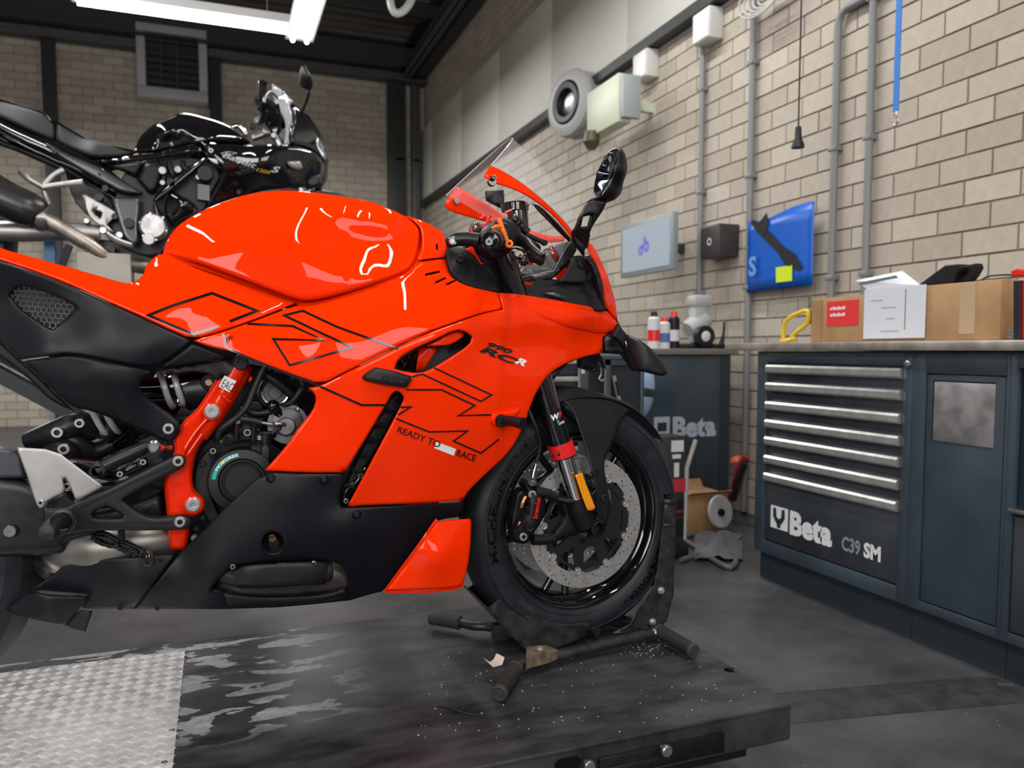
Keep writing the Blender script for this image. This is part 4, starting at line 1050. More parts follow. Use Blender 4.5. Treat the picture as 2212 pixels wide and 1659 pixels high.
# bent pan between the cradle plates
pan = [PV(a_, b2, -.074)[0] for a_, b2 in ((1031, 1290), (1054, 1313), (1137, 1400))]
V = [tuple(p) for p in pan]+[(p[0], p[1]+.152, p[2]) for p in pan]
o = mk('cradle_pan', t, chm, V, [(0, 1, 4, 3), (1, 2, 5, 4)], False); md = o.modifiers.new('t', 'SOLIDIFY'); md.thickness = .004
tall = [(1437, 1079), (1459, 1080), (1458, 1135), (1457, 1182), (1453, 1290), (1441, 1341), (1419, 1362), (1322, 1373), (1325, 1366), (1361, 1348), (1372, 1323), (1412, 1265), (1419, 1236), (1430, 1146)]
for yy in (-.080, .075): plate('clamp_plate', t, chm, tall, -.080, .004, smooth=0, curl=.0008, cw=2).matrix_basis = Matrix.Translation((0, yy+.080, 0))
pan = [PV(a_, b2, -.078)[0] for a_, b2 in ((1461, 1077), (1460, 1135), (1459, 1182), (1455, 1290))]
V = [tuple(p) for p in pan]+[(p[0], p[1]+.155, p[2]) for p in pan]
o = mk('clamp_pan', t, chm, V, [(i, i+1, 5+i, 4+i) for i in range(3)], False); md = o.modifiers.new('t', 'SOLIDIFY'); md.thickness = .004
for (y0_, pts_) in ((1079, [(1436, 1080), (1460, 1080), (1460, 1090), (1436, 1089)]), (1135, [(1433, 1132), (1460, 1133), (1460, 1138), (1433, 1137)])):
    plate('fold_rib', t, chm, pts_, -.084, .004, smooth=0)
for (px, py) in ((1427, 1275), (1409, 1343)):
    p = P(px, py, -.082); lathe('hex_bolt', t, zinc, [(0, .010), (.002, .010), (.002, .0075), (.008, .0075), (.009, .006), (.009, 0)], p, (0, -1, 0), 6)
# tubes and grips
z_ = TZ+.024
A = PZ(1118, 1437, z_); B = PZ(1408, 1368, z_)
tube('main_tube', t, chm, [A+Vector((-.01, -.012, 0)), A, A+(B-A)*.5, B], .0125, 14, k=4)
lathe('tube_cap', t, steel, [(0, .013), (.003, .014), (.006, .014)], B, (B-A).normalized(), 16)
def grip(p0, p1, r=.0165):
    p0 = Vector(p0); p1 = Vector(p1); d = (p1-p0); L = d.length; dn = d.normalized()
    lathe('grip', t, gripm, [(0, 0), (0, r*.9), (.004, r*1.12), (.008, r*1.12), (.010, r), (L-.012, r), (L-.010, r*1.08), (L-.003, r*1.05), (L, r*.85), (L-.001, r*.55), (L, r*.5), (L, 0)], p0, dn, 24, 'knurled rubber hand grip')
    # knurl: small raised pads around the sleeve
    V = []; F = []; u = dn.orthogonal().normalized(); v = dn.cross(u); n = 18; m_ = int((L-.03)/.005)
    for i in range(m_):
        for j in range(n):
            an = 2*math.pi*(j+.5*(i % 2))/n; c_ = p0+dn*(.014+.005*i)+(u*math.cos(an)+v*math.sin(an))*(r+.0006); tt = (-u*math.sin(an)+v*math.cos(an)); k = len(V)
            nn = (u*math.cos(an)+v*math.sin(an))
            for (a_, b2) in ((-.0021, 0), (0, -.0023), (.0021, 0), (0, .0023)): V.append(c_+dn*a_+tt*b2)
            V.append(c_+nn*.0008); F += [(k, k+1, k+4), (k+1, k+2, k+4), (k+2, k+3, k+4), (k+3, k, k+4)]
    o = mk('grip_knurl', t, gripm, V, F, False); o['kind'] = 'stuff'
g0 = A+Vector((-.008, -.010, 0)); g1 = PZ(1078, 1500, TZ+.020); grip(g0, g1)
g0 = PZ(1422, 1362, z_); g1 = PZ(1500, 1408, TZ+.022); grip(g0, g1)
lathe('pivot_socket', t, chm, [(-.02, .0), (-.02, .012), (.01, .014), (.012, 0)], g0, (g1-g0).normalized(), 16)
p0 = PZ(995, 1345, z_+.005); g1 = PZ(930, 1334, z_+.005); grip(p0, g1)
C_ = PZ(1056, 1354, z_+.004)
tube('rear_tube', t, chm, [p0, PZ(1025, 1352, z_+.004), C_, PZ(1100, 1368, z_), PZ(1140, 1385, z_)], .0115, 12)
box('tube_block', t, chm, C_.x+.0, C_.x+.09, C_.y-.045, C_.y-.015, TZ+.006, TZ+.045, .003)
tab = mat('worn_brass_plate', (.16, .12, .08), .5, metal=.3, noise=.4, nscale=50)
V = [tuple(PZ(a_, b2, z_+.018)) for (a_, b2) in ((1137, 1397), (1180, 1393), (1206, 1404), (1186, 1413), (1136, 1426))]
o = mk('pivot_plate', t, tab, V, [tuple(range(5))], False, 'worn brownish pivot plate'); md = o.modifiers.new('t', 'SOLIDIFY'); md.thickness = .02
if o.data.polygons[0].normal.z < 0: o.data.flip_normals()
md.offset = -1
lathe('hex_bolt', t, zinc, [(0, .009), (.002, .009), (.002, .0065), (.006, .0065), (.006, 0)], PZ(1166, 1402, z_+.018), (0, 0, 1), 6)
tube('cross_tube', t, chm, [PZ(1290, 1365, z_), PZ(1230, 1340, z_)], .012, 10, curve=False)
tube('cross_tube', t, chm, [B, PZ(1330, 1330, z_+.0)], .011, 10, curve=False)
# ============================================================ ORANGE MOTORCYCLE
MC = thing('motorcycle', 'bright orange and black faired sport motorcycle on the low black lift', 'motorcycle', (.1, MID, TZ))
def knob(name, parent, m, px, py, y, rpx, dep=.01, seg=28, prof=None, label=None, mid=None):
    p = PV(px, py, y, mid)[0]; q = PV(px+rpx, py, y, mid)[0]; r = abs(q[0]-p[0])
    pr = prof or [(-.02, 1), (.7, 1), (1, .88), (1, 0)]
    return lathe(name, parent, m, [(h*dep, k*r) for h, k in pr], p, (0, -1, 0), seg, label)
def bridge(name, parent, m, pl, D, rise=.008, fwd=0., n=8, off=0., mid=None, step=10, label=None, dirx=0.):
    """surface across the bike's middle between a near edge line and its mirror"""
    L = resample_open(pl, step); y = dval(D, L[:, 0], L[:, 1])+off; Mm = MID if mid is None else mid
    A = PV(L[:, 0], L[:, 1], y, mid); V = []; F = []
    for i in range(len(A)):
        for j in range(n+1):
            s = -1+2*j/n; w_ = 1-s*s
            V.append((A[i][0]+fwd*w_, Mm+(A[i][1]-Mm)*-s*-1*-1 if False else Mm-(Mm-A[i][1])*(-s), A[i][2]+rise*w_))
    for i in range(len(A)-1):
        for j in range(n): F.append((i*(n+1)+j, (i+1)*(n+1)+j, (i+1)*(n+1)+j+1, i*(n+1)+j+1))
    return mk(name, parent, m, V, F, True, label)
def resample_open(pl, s):
    out = []
    for a, b_ in zip(pl[:-1], pl[1:]):
        a = np.array(a, float); b_ = np.array(b_, float); k = max(1, int(np.linalg.norm(b_-a)/s))
        for j in range(k): out.append(a+(b_-a)*j/k)
    out.append(np.array(pl[-1], float)); return np.array(out)
# ---------------- body depth
DB = TPS([(0, 540, .095), (0, 575, .115), (150, 585, .115), (150, 612, .135), (290, 620, .14), (350, 560, .13), (300, 680, .16), (500, 620, .152), (420, 640, .16), (416, 735, .175), (645, 660, .160),
  (560, 720, .188), (480, 700, .178), (700, 720, .203), (640, 800, .203), (760, 650, .175), (800, 700, .203), (900, 575, .145), (880, 640, .187), (960, 560, .125), (970, 600, .15), (960, 640, .178),
  (900, 700, .210), (1000, 660, .187), (1060, 640, .165), (1100, 640, .155), (1200, 655, .122), (1300, 672, .085), (1335, 690, .05), (1330, 715, .05), (1250, 690, .120), (1250, 730, .098),
  (1150, 690, .160), (1150, 740, .148), (1060, 700, .192), (1060, 740, .185), (960, 740, .212), (870, 780, .216), (1000, 800, .203), (1100, 800, .178), (1200, 780, .128), (1300, 755, .07),
  (1150, 865, .155), (1100, 940, .165), (1000, 950, .192), (900, 900, .208), (780, 840, .218), (700, 870, .208), (640, 900, .198), (600, 1000, .192), (740, 1010, .205), (760, 1080, .182),
  (900, 1080, .175), (1000, 1075, .150), (850, 1000, .197), (700, 950, .207)])
# upper tail and side cover
tailp = [(-40, 522), (0, 536), (60, 553), (130, 572), (200, 592), (268, 612), (286, 611), (300, 604), (311, 592), (312, 580), (322, 566), (334, 554), (345, 548), (352, 552), (392, 566), (430, 582), (520, 612), (600, 640), (642, 654), (560, 687), (490, 712), (416, 734), (360, 710), (300, 682), (228, 650), (150, 614), (60, 581), (0, 562), (-40, 548)]
panel('tail_cover', MC, orange, tailp, DB, grid=13, curl=.004, cw=6, smooth=1, mirror=True)
bridge('tail_top', MC, orange, [(-40, 523), (0, 537), (60, 554), (130, 573), (200, 593), (268, 612)], DB, rise=.004, off=.002)
bridge('seat_front', MC, orange, [(286, 611), (300, 604), (311, 592), (312, 580), (322, 566), (334, 554), (345, 548)], DB, rise=.002, off=.002)
# tank
DT = TPS([(350, 550, .108), (375, 500, .105), (430, 460, .098), (480, 437, .092), (540, 420, .085), (600, 412, .078), (700, 419, .078), (800, 437, .082), (870, 468, .09), (905, 492, .102), (905, 540, .124), (890, 578, .146), (835, 605, .162),
  (760, 630, .168), (650, 648, .172), (560, 615, .168), (450, 575, .15), (390, 555, .132), (450, 500, .132), (430, 540, .14), (520, 500, .145), (520, 570, .16), (600, 470, .138), (600, 560, .166), (640, 515, .158), (670, 552, .168),
  (700, 577, .172), (740, 592, .172), (700, 610, .174), (800, 588, .166), (850, 577, .157), (600, 440, .112), (660, 440, .118), (740, 450, .122), (800, 462, .124), (850, 478, .124), (720, 490, .124), (760, 515, .120), (820, 520, .118), (860, 525, .120), (790, 550, .134), (520, 450, .112), (440, 485, .12)], .004)
tankp = [(353, 552), (354, 535), (362, 515), (378, 493), (400, 475), (430, 458), (480, 436), (530, 420), (580, 412), (640, 411), (700, 418), (760, 428), (800, 434), (840, 450), (870, 464), (897, 482), (908, 497), (905, 540), (897, 568), (880, 588), (835, 605), (760, 630), (700, 645), (660, 651), (635, 646), (560, 617), (480, 587), (420, 566), (380, 557)]
tank = panel('fuel_tank', MC, orange, tankp, DT, grid=9, curl=.010, cw=9, smooth=2, mirror=True, thick=.003)
bridge('tank_top', MC, orange, [(354, 540), (362, 515), (378, 493), (400, 475), (430, 458), (480, 437), (530, 421), (580, 413), (640, 412), (700, 419), (760, 429), (800, 435), (840, 451), (870, 465), (897, 483), (906, 496)], DT, rise=.006, off=.009)
# recessed groove face between tank and side cover (orange shadow gap)
strip('tank_groove', MC, orange, [(350, 552), (380, 560), (420, 570), (480, 591), (560, 621), (635, 651), (662, 656), (700, 650), (760, 635), (835, 610), (884, 590), (902, 568), (909, 540), (911, 497)], 12, lambda x, y: DB(x, y)+.014, off=0)
# front tank cover
fc = [(872, 465), (893, 470), (920, 480), (948, 495), (960, 508), (966, 530), (962, 556), (930, 559), (900, 563), (911, 540), (912, 498), (897, 480)]
DF = TPS([(872, 465, .078), (948, 495, .085), (960, 508, .09), (966, 530, .10), (962, 556, .122), (900, 563, .142), (911, 540, .130), (912, 498, .105), (935, 530, .118), (893, 470, .085)])
panel('tank_front_cover', MC, orange, fc, DF, grid=10, curl=.003, cw=4, mirror=True, holes=[[(942, 529), (945, 527), (946, 533), (945, 540), (942, 540)]])
bridge('tank_front_top', MC, orange, [(873, 466), (893, 471), (920, 481), (948, 496), (960, 509), (965, 528)], DF, rise=.004, off=.002)
# upper side fairing above the long seam
upf = [(416, 736), (490, 714), (560, 690), (642, 658), (700, 652), (760, 637), (835, 612), (884, 592), (902, 566), (930, 562), (962, 559), (968, 580), (980, 600), (1000, 614), (1060, 628), (1120, 634), (1200, 648), (1290, 665), (1312, 669),
       (1330, 692), (1334, 702), (1329, 712), (1303, 728), (1301, 762), (1250, 774), (1212, 790), (1182, 812), (1163, 840), (1150, 866), (1128, 930), (1100, 978), (1052, 1022), (1012, 1060), (1000, 1081), (900, 1087), (752, 1094),
       (752, 1090), (872, 870), (872, 858), (862, 846), (850, 846), (840, 858), (830, 880), (746, 1020), (660, 1022), (571, 1017), (620, 962), (648, 920), (676, 886), (682, 866), (678, 850), (664, 838), (640, 830), (560, 794), (500, 770), (455, 753)]
seam = [(692, 833), (740, 808), (790, 783), (885, 735), (945, 710), (1000, 691), (1040, 677), (1090, 668)]
slotp = [(855, 845), (866, 847), (871, 858), (868, 872), (810, 980), (750, 1092), (738, 1092), (735, 1080), (760, 1015), (800, 950), (838, 880), (845, 855)]
ventp = [(852, 796), (862, 774), (890, 756), (938, 735), (985, 712), (1006, 717), (1019, 727), (1014, 745), (960, 780), (918, 804), (897, 806), (866, 801)]
# split: top piece above the seam, bottom piece below it
top_p = [(416, 736), (490, 714), (560, 690), (642, 658), (662, 660), (700, 653), (760, 638), (835, 613), (884, 593), (902, 566), (930, 562), (962, 559), (967, 580), (980, 600), (1000, 614), (1030, 623), (1075, 632), (1085, 667), (1040, 676), (1000, 690), (945, 709), (885, 734), (790, 782), (740, 807), (693, 831), (640, 812), (560, 782), (500, 759), (455, 750)]
low_p = [(693, 833), (740, 809), (790, 784), (885, 736), (945, 711), (1000, 692), (1040, 678), (1086, 668), (1076, 632), (1120, 635), (1200, 648), (1290, 665), (1311, 669), (1330, 692), (1334, 702), (1329, 712), (1303, 728), (1301, 762), (1250, 774), (1212, 790), (1182, 812), (1163, 840), (1150, 866), (1128, 930), (1100, 978), (1052, 1022), (1012, 1060), (1000, 1081), (900, 1087), (752, 1094), (750, 1092),
         (745, 1020), (660, 1022), (571, 1017), (620, 962), (648, 920), (676, 886), (683, 862), (678, 848), (664, 838)]
vents = [[(918, 592), (950, 585), (951, 588), (920, 596)], [(940, 609), (963, 599), (965, 601), (943, 612)], [(964, 613), (984, 604), (986, 606), (967, 616)]]
panel('upper_side_fairing', MC, orange, top_p, DB, grid=13, curl=.003, cw=5, smooth=1, mirror=True, holes=vents)
slot_in = [(855, 845), (866, 847), (871, 858), (868, 872), (812, 978), (757, 1078), (750, 1086), (744, 1082), (745, 1050), (746, 1022), (790, 950), (832, 880), (845, 855)]
low_p2 = [(693, 833), (740, 809), (790, 784), (885, 736), (945, 711), (1000, 692), (1040, 678), (1086, 668), (1076, 632), (1120, 635), (1200, 648), (1290, 665), (1311, 669), (1330, 692), (1334, 702), (1329, 712), (1303, 728), (1301, 762), (1250, 774), (1212, 790), (1182, 812), (1163, 840), (1150, 866), (1128, 930), (1100, 978), (1052, 1022), (1012, 1060), (1000, 1081), (900, 1087), (750, 1094),
          (812, 978), (868, 872), (872, 858), (864, 847), (855, 845), (845, 853), (834, 874), (790, 948), (745, 1021), (660, 1022), (571, 1017), (620, 962), (648, 920), (676, 886), (683, 862), (678, 848), (664, 838)]
panel('side_fairing', MC, orange, low_p2, DB, grid=13, curl=.004, cw=5, smooth=1, mirror=True, holes=[ventp])
# raised rim lines of the nose: stepped brow and its lower lip
brow = [(1010, 622), (1060, 634), (1130, 643), (1210, 657), (1300, 676), (1330, 692), (1334, 702), (1326, 714), (1305, 722), (1260, 716), (1190, 700), (1140, 690), (1090, 672), (1030, 650)]
DBr = lambda x, y: DB(x, y)-.006*np.clip((np.asarray(x, float)-1120)/120., .05, 1)
panel('nose_brow', MC, orange, [(1120, 642), (1210, 656), (1300, 675), (1331, 692), (1335, 702), (1326, 715), (1305, 723), (1260, 716), (1190, 698), (1140, 676)], DBr, grid=12, curl=.006, cw=12, smooth=2, mirror=True)
# front cowl (upright nose blade beside the headlight) and nose bridge
DC = TPS([(1266, 520, .14), (1285, 540, .115), (1300, 580, .10), (1320, 625, .075), (1332, 670, .055), (1312, 668, .08), (1302, 600, .115), (1285, 560, .135), (1333, 690, .05)])
panel('front_cowl', MC, orange, [(1267, 520), (1276, 524), (1289, 543), (1302, 570), (1316, 606), (1328, 645), (1334, 690), (1330, 690), (1312, 668), (1305, 655), (1304, 620), (1296, 590), (1285, 565), (1274, 545)], DC, grid=9, curl=.003, cw=4, mirror=True, smooth=1)
bridge('headlight_glass', MC, blackg, [(1289, 545), (1302, 572), (1316, 608), (1327, 645), (1333, 688), (1334, 700), (1322, 728)], DC, rise=.0, fwd=.012, off=.003)
bridge('nose_underside', MC, blackp, [(1304, 727), (1302, 762), (1250, 775), (1212, 791)], DB, rise=-.004, off=.004)
panel('cowl_inner_face', MC, orange, [(1300, 580), (1306, 600), (1309, 650), (1312, 667), (1302, 640), (1290, 600), (1286, 575)], lambda x, y: DC(x, y)+.02, thick=.003, curl=0)
# lower seat-side edges of the vent: inner tongue and dark depths
panel('vent_tongue', MC, orange, [(918, 748), (942, 736), (985, 713), (1004, 718), (1000, 730), (974, 745), (948, 748)], lambda x, y: DB(x, y)+.022, thick=.004, curl=.003, cw=4)
plate('vent_duct', MC, frame_o, [(905, 752), (948, 748), (915, 800), (898, 800)], -.165, .004)
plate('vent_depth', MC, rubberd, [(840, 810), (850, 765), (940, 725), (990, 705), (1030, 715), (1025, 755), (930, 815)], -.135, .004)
for a_, b2 in (((868, 795), (882, 770)), ((884, 800), (898, 762)), ((868, 780), (900, 776)), ((980, 752), (1000, 735))): tube('vent_vane', MC, blackg, [P(*a_, -.16), P(*b2, -.155)], .006, 8, curve=False)
# black winged pad beside the vent
DP = TPS([(778, 812, .222), (812, 793, .236), (888, 813, .236), (878, 838, .236), (790, 823, .228), (840, 815, .240)])
panel('crash_pad', MC, dkgrey, [(778, 813), (798, 800), (812, 793), (850, 801), (888, 812), (889, 822), (878, 838), (835, 832), (790, 824), (780, 819)], DP, grid=8, curl=.010, cw=6, smooth=1, thick=.018, ang=30, mirror=True)
bolt(MC, B_BLACK, 833, 816, -.240, 6.5); bolt(MC, B_BLACK, 867, 822, -.238, 6.5)
# indicator and its orange boss
DI = lambda x, y: DB(x, y)-.008
panel('indicator_boss', MC, orange, [(1059, 902), (1066, 892), (1090, 888), (1126, 882), (1118, 898), (1100, 921), (1072, 922), (1060, 916)], DI, grid=8, curl=.007, cw=6, thick=.006)
tube('indicator_stalk', MC, blackp, [P(1080, 908, -.175), P(1098, 909, -.20), P(1112, 911, -.225), P(1130, 915, -.245)], [.012, .0115, .011, .013], 12)
knob('indicator_base', MC, blackp, 1080, 908, -.182, 13, .012)
bolt(MC, B_BLACK, 1079, 908, -.193, 6)
# ---------------- decals
def dec(pl, w_=5.2, D=DB, closed=False, m=decalk): return strip('graphic_line', MC, m, pl, w_, D, off=-.0014, closed=closed)
dec([(472, 705), (419, 722), (320, 681), (372, 660), (458, 633), (555, 671), (496, 694)], 5.5)
dec([(534, 699), (632, 704), (700, 735), (590, 732), (626, 789), (762, 750), (702, 723), (614, 681), (654, 671), (724, 704), (756, 716), (860, 753)], 4.6)
dec([(479, 723), (483, 722), (488, 750), (522, 767), (600, 800), (691, 834)], 4.8)
dec([(692, 835), (781, 875), (832, 875)], 4.8)
dec([(937, 794), (1062, 853), (1039, 867), (912, 808), (890, 814)], 3.4)
dec([(877, 842), (954, 842), (1026, 876), (990, 898), (1061, 896)], 3.6)
dec([(865, 880), (888, 879), (860, 896)], 4.)
dec([(855, 904), (927, 933), (1010, 931), (980, 953), (1039, 979), (1078, 949)], 3.6)
text_px('lettering', MC, decalk, 'READY TO', 856, 933, 14, 20.5, DB, bold=.012, wid=1.03)
text_px('lettering', MC, decalk, 'RACE', 984, 984, 14.5, 18, DB, bold=.012, wid=.86)
V = PV(np.array([942, 985, 980, 938.]), np.array([954, 970, 984.5, 968.]), DB(np.array([942, 985, 980, 938.]), np.array([954, 970, 984.5, 968.]))-.0016)
mk('white_bar', MC, whitel, V, [(0, 1, 2, 3)], False)
text_px('model_lettering', MC, decalk, '990', 1049, 746, 9.5, 19, DB, wid=2.7, shear=.7, bold=.05)
text_px('model_lettering', MC, decalk, 'RC', 1034, 758, 13.5, 21, DB, wid=3.1, shear=.9, bold=.05)
text_px('model_lettering', MC, whitel, 'R', 1111, 783, 13, 20, DB, wid=1.9, shear=.6, bold=.05)
# recessed fairing screw (orange ring)
knob('screw_ring', MC, orange, 500, 735, -.183, 12, .004, prof=[(-1, 1), (.3, 1), (1, .85), (.6, .72), (-.5, .68)]); bolt(MC, B_BLACK, 500, 735, -.183, 7.5)
# ---------------- belly pan
DL = TPS([(570, 1018, .187), (660, 1022, .203), (745, 1020, .200), (500, 1080, .172), (735, 1090, .190), (1000, 1082, .148), (640, 1062, .205), (600, 1110, .193), (600, 1170, .186), (300, 1280, .13), (450, 1240, .160), (700, 1180, .184), (740, 1130, .197), (850, 1150, .168),
  (980, 1110, .128), (870, 1225, .128), (800, 1283, .098), (600, 1308, .105), (300, 1313, .095), (60, 1275, .088), (160, 1210, .105), (385, 1192, .13), (440, 1180, .155), (330, 1290, .12)])
exh = [(456, 1272), (478, 1245), (500, 1222), (560, 1215), (640, 1211), (700, 1211), (735, 1218), (750, 1240), (753, 1270), (735, 1290), (690, 1298), (600, 1306), (500, 1307), (488, 1290), (478, 1275)]
plug = [(590+23*math.cos(R_(a_)), 1172+23*math.sin(R_(a_))) for a_ in range(0, 360, 30)]
belly = [(571, 1019), (660, 1024), (745, 1022), (737, 1060), (733, 1082), (738, 1095), (752, 1097), (900, 1090), (1001, 1083), (996, 1116), (950, 1122), (940, 1132), (868, 1226), (832, 1276), (800, 1284), (755, 1297), (690, 1304), (600, 1312), (480, 1316), (292, 1315), (340, 1255), (386, 1193), (420, 1165), (455, 1128), (500, 1082)]
panel('belly_pan', MC, blackf, belly, DL, grid=14, curl=.004, cw=5, smooth=1, holes=[exh, plug], mirror=True)
rearb = [(62, 1275), (110, 1243), (160, 1209), (260, 1204), (330, 1198), (384, 1194), (338, 1254), (289, 1315), (180, 1314), (172, 1310), (190, 1290), (188, 1286)]
panel('belly_pan_rear', MC, blackf, rearb, DL, grid=14, curl=.004, cw=5, smooth=1, mirror=True)
bridge('belly_floor', MC, blackf, [(180, 1314), (289, 1315), (480, 1316), (600, 1312), (690, 1304), (755, 1297), (800, 1284)], DL, rise=-.001, off=.003)
DFn = TPS([(8, 1312, .09), (60, 1286, .105), (190, 1286, .11), (140, 1350, .10), (90, 1340, .105), (100, 1315, .118)])
panel('belly_fin', MC, blackf, [(10, 1313), (30, 1302), (62, 1277), (120, 1286), (190, 1287), (188, 1297), (158, 1330), (140, 1352), (100, 1347), (50, 1333), (20, 1321)], DFn, grid=10, curl=.006, cw=7, smooth=1, mirror=True)
panel('belly_fin_end', MC, dkgrey, [(140, 1350), (158, 1328), (172, 1318), (200, 1320), (185, 1365), (160, 1360)], -.085, grid=10, curl=.003, cw=4, smooth=0)
for px, py in ((500, 1307), (260, 1313), (340, 1313)): bolt(MC, B_BLACK, px, py, -.10, 6)
for px, py, y in ((585, 1033, -.193), (700, 1036, -.205), (770, 1111, -.193), (344, 1213, -.130)):
    knob('screw_recess', MC, blackf, px, py, y+.003, 10.5, .003, prof=[(-1, 1), (1, 1), (1.6, .85), (.6, .7)]); bolt(MC, B_BLACK, px, py, y, 7)
knob('oil_plug_well', MC, blackm, 590, 1172, -.150, 23, .035, prof=[(0, 0), (0, 1), (1, 1)])
knob('oil_plug', MC, blackg, 590, 1168, -.155, 13, .02); knob('sight_glass', MC, mat('amber_glass', (.15, .07, .02), .1, coat=1), 588, 1162, -.172, 9, .004)
# exhaust chamber seen through the opening
tube('exhaust_chamber', MC, mat('heat_stained_steel', (.16, .14, .12), .4, metal=.8, noise=.3, nscale=20), pts3([(470, 1250, -.095), (530, 1250, -.095), (620, 1247, -.095), (700, 1241, -.09), (745, 1238, -.08)]), [.02, .034, .036, .036, .034], 24)
tube('silencer_shield', MC, dkgrey, pts3([(472, 1240, -.135), (520, 1243, -.142), (600, 1240, -.146), (690, 1234, -.146), (712, 1232, -.143)]), [.012, .024, .026, .026, .022], 20, label='charcoal heat shield')
panel('heat_shield_face', MC, dkgrey, [(473, 1253), (516, 1222), (560, 1218), (640, 1214), (700, 1212), (712, 1218), (711, 1245), (700, 1262), (650, 1264), (590, 1267), (515, 1268)], TPS([(473, 1253, .150), (516, 1222, .165), (711, 1215, .165), (700, 1262, .168), (520, 1266, .165), (600, 1240, .182), (530, 1240, .175), (690, 1240, .182)]), grid=10, curl=.006, cw=7, smooth=1)
for px, py in ((503, 1224), (678, 1217)): bolt(MC, B_STEEL, px, py, -.178, 6)
panel('pan_lip', MC, blackf, [(480, 1280), (560, 1290), (700, 1285), (745, 1270), (750, 1285), (690, 1300), (600, 1306), (495, 1308)], -.150, grid=12, curl=.004, cw=5, thick=.01)
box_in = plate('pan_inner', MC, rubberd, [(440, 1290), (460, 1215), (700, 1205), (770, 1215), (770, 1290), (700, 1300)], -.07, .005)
# orange winglet at the front of the belly
DWg = TPS([(945, 1125, .16), (1018, 1121, .135), (1015, 1200, .15), (1000, 1262, .16), (925, 1280, .17), (835, 1278, .175), (880, 1215, .17), (950, 1200, .19)])
panel('belly_winglet', MC, orange, [(938, 1134), (950, 1124), (1016, 1120), (1019, 1130), (1015, 1200), (1003, 1258), (990, 1269), (925, 1274), (834, 1276), (848, 1258), (880, 1215), (910, 1172)], DWg, grid=10, curl=.004, cw=5, smooth=1, mirror=True, thick=.006)
strip('winglet_lip', MC, frame_o, [(834, 1278), (925, 1278), (988, 1271), (1002, 1262)], 6, lambda x, y: DWg(x, y)+.006, off=0)
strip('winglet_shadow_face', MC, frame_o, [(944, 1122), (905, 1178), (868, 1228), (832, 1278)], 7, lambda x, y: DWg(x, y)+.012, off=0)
# ---------------- subframe covers (black)
DS = TPS([(-40, 560, .115), (0, 566, .125), (0, 700, .105), (150, 616, .148), (60, 600, .14), (300, 683, .165), (416, 736, .172), (495, 768, .165), (190, 740, .168), (150, 705, .15), (240, 700, .172), (330, 740, .178), (300, 780, .176), (45, 777, .14), (100, 740, .158), (20, 640, .112), (90, 660, .128), (160, 880, .13), (350, 800, .16), (420, 770, .168)], .0005)
ins_ = [(20, 638), (30, 622), (46, 618), (75, 622), (130, 643), (166, 664), (140, 690), (116, 711), (104, 708), (75, 690), (40, 665)]
up = [(-40, 550), (0, 564), (60, 583), (150, 616), (228, 652), (300, 684), (360, 712), (416, 736), (398, 752), (330, 797), (240, 782), (150, 763), (100, 770), (44, 777), (10, 745), (-40, 700)]
panel('subframe_cover', MC, blackf, up, DS, grid=12, curl=.004, cw=5, smooth=1, holes=[ins_], mirror=True)
panel('subframe_cover_front', MC, blackf, [(399, 754), (417, 739), (455, 755), (497, 771), (470, 779), (400, 788), (342, 796)], DS, grid=12, curl=.006, cw=6, smooth=1)
plate('subframe_inner', MC, rubberd, [(100, 610), (300, 675), (430, 722), (520, 762), (500, 776), (420, 798), (330, 803), (250, 790), (100, 765), (60, 700)], -.095, .004)
plate('mesh_backing', MC, rubberd, [(5, 625), (60, 605), (180, 655), (120, 725), (50, 690)], -.10, .003)
hexm = mat('mesh_grey', (.06, .065, .07), .4)
V = []; F = []; s = 7.2; poly = np.array(ins_, float)
for i in range(-2, 16):
    for j in range(-2, 12):
        cx = 15+i*s*1.72+(j % 2)*s*.86; cy = 612+j*s*1.45+i*.9
        for k in range(3):
            a0 = R_(30+60*k); a1 = R_(90+60*k)
            p0 = np.array([cx+s*math.cos(a0), cy+s*math.sin(a0)*.97]); p1 = np.array([cx+s*math.cos(a1), cy+s*math.sin(a1)*.97])
            if inside(poly, np.array([(p0+p1)/2]))[0]:
                v, f = strip_geo([p0, p1], 1.7, lambda x, y: DS(x, y)+.008, off=0); n0 = len(V); V += v; F += [tuple(q_+n0 for q_ in ff) for ff in f]
o = mk('honeycomb_mesh', MC, hexm, V, F, False); o['kind'] = 'stuff'; md = o.modifiers.new('t', 'SOLIDIFY'); md.thickness = .003
DS2 = TPS([(45, 777, .142), (150, 763, .168), (330, 800, .172), (210, 800, .190), (150, 850, .165), (300, 850, .176), (280, 830, .188), (385, 903, .168), (380, 935, .165), (160, 880, .14), (270, 915, .150), (350, 945, .155), (100, 810, .155)])
panel('footrest_cover', MC, blackf, [(47, 779), (100, 772), (152, 766), (240, 784), (330, 801), (332, 806), (306, 818), (300, 830), (304, 848), (340, 875), (384, 904), (391, 920), (388, 938), (374, 952), (358, 955), (330, 942), (270, 915), (200, 888), (160, 881), (128, 857), (88, 815)], DS2, grid=12, curl=.007, cw=7, smooth=2, mirror=True)
panel('inner_fender', MC, blackp, [(-40, 700), (10, 745), (45, 778), (90, 818), (130, 860), (165, 890), (110, 868), (60, 815), (0, 770), (-40, 745)], -.08, grid=14, curl=.004)
# second black panel showing behind the cover towards the tube
plate('air_duct', MC, blackm, [(342, 796), (400, 788), (470, 779), (500, 772), (520, 790), (480, 830), (440, 800), (360, 812)], -.135, .02)
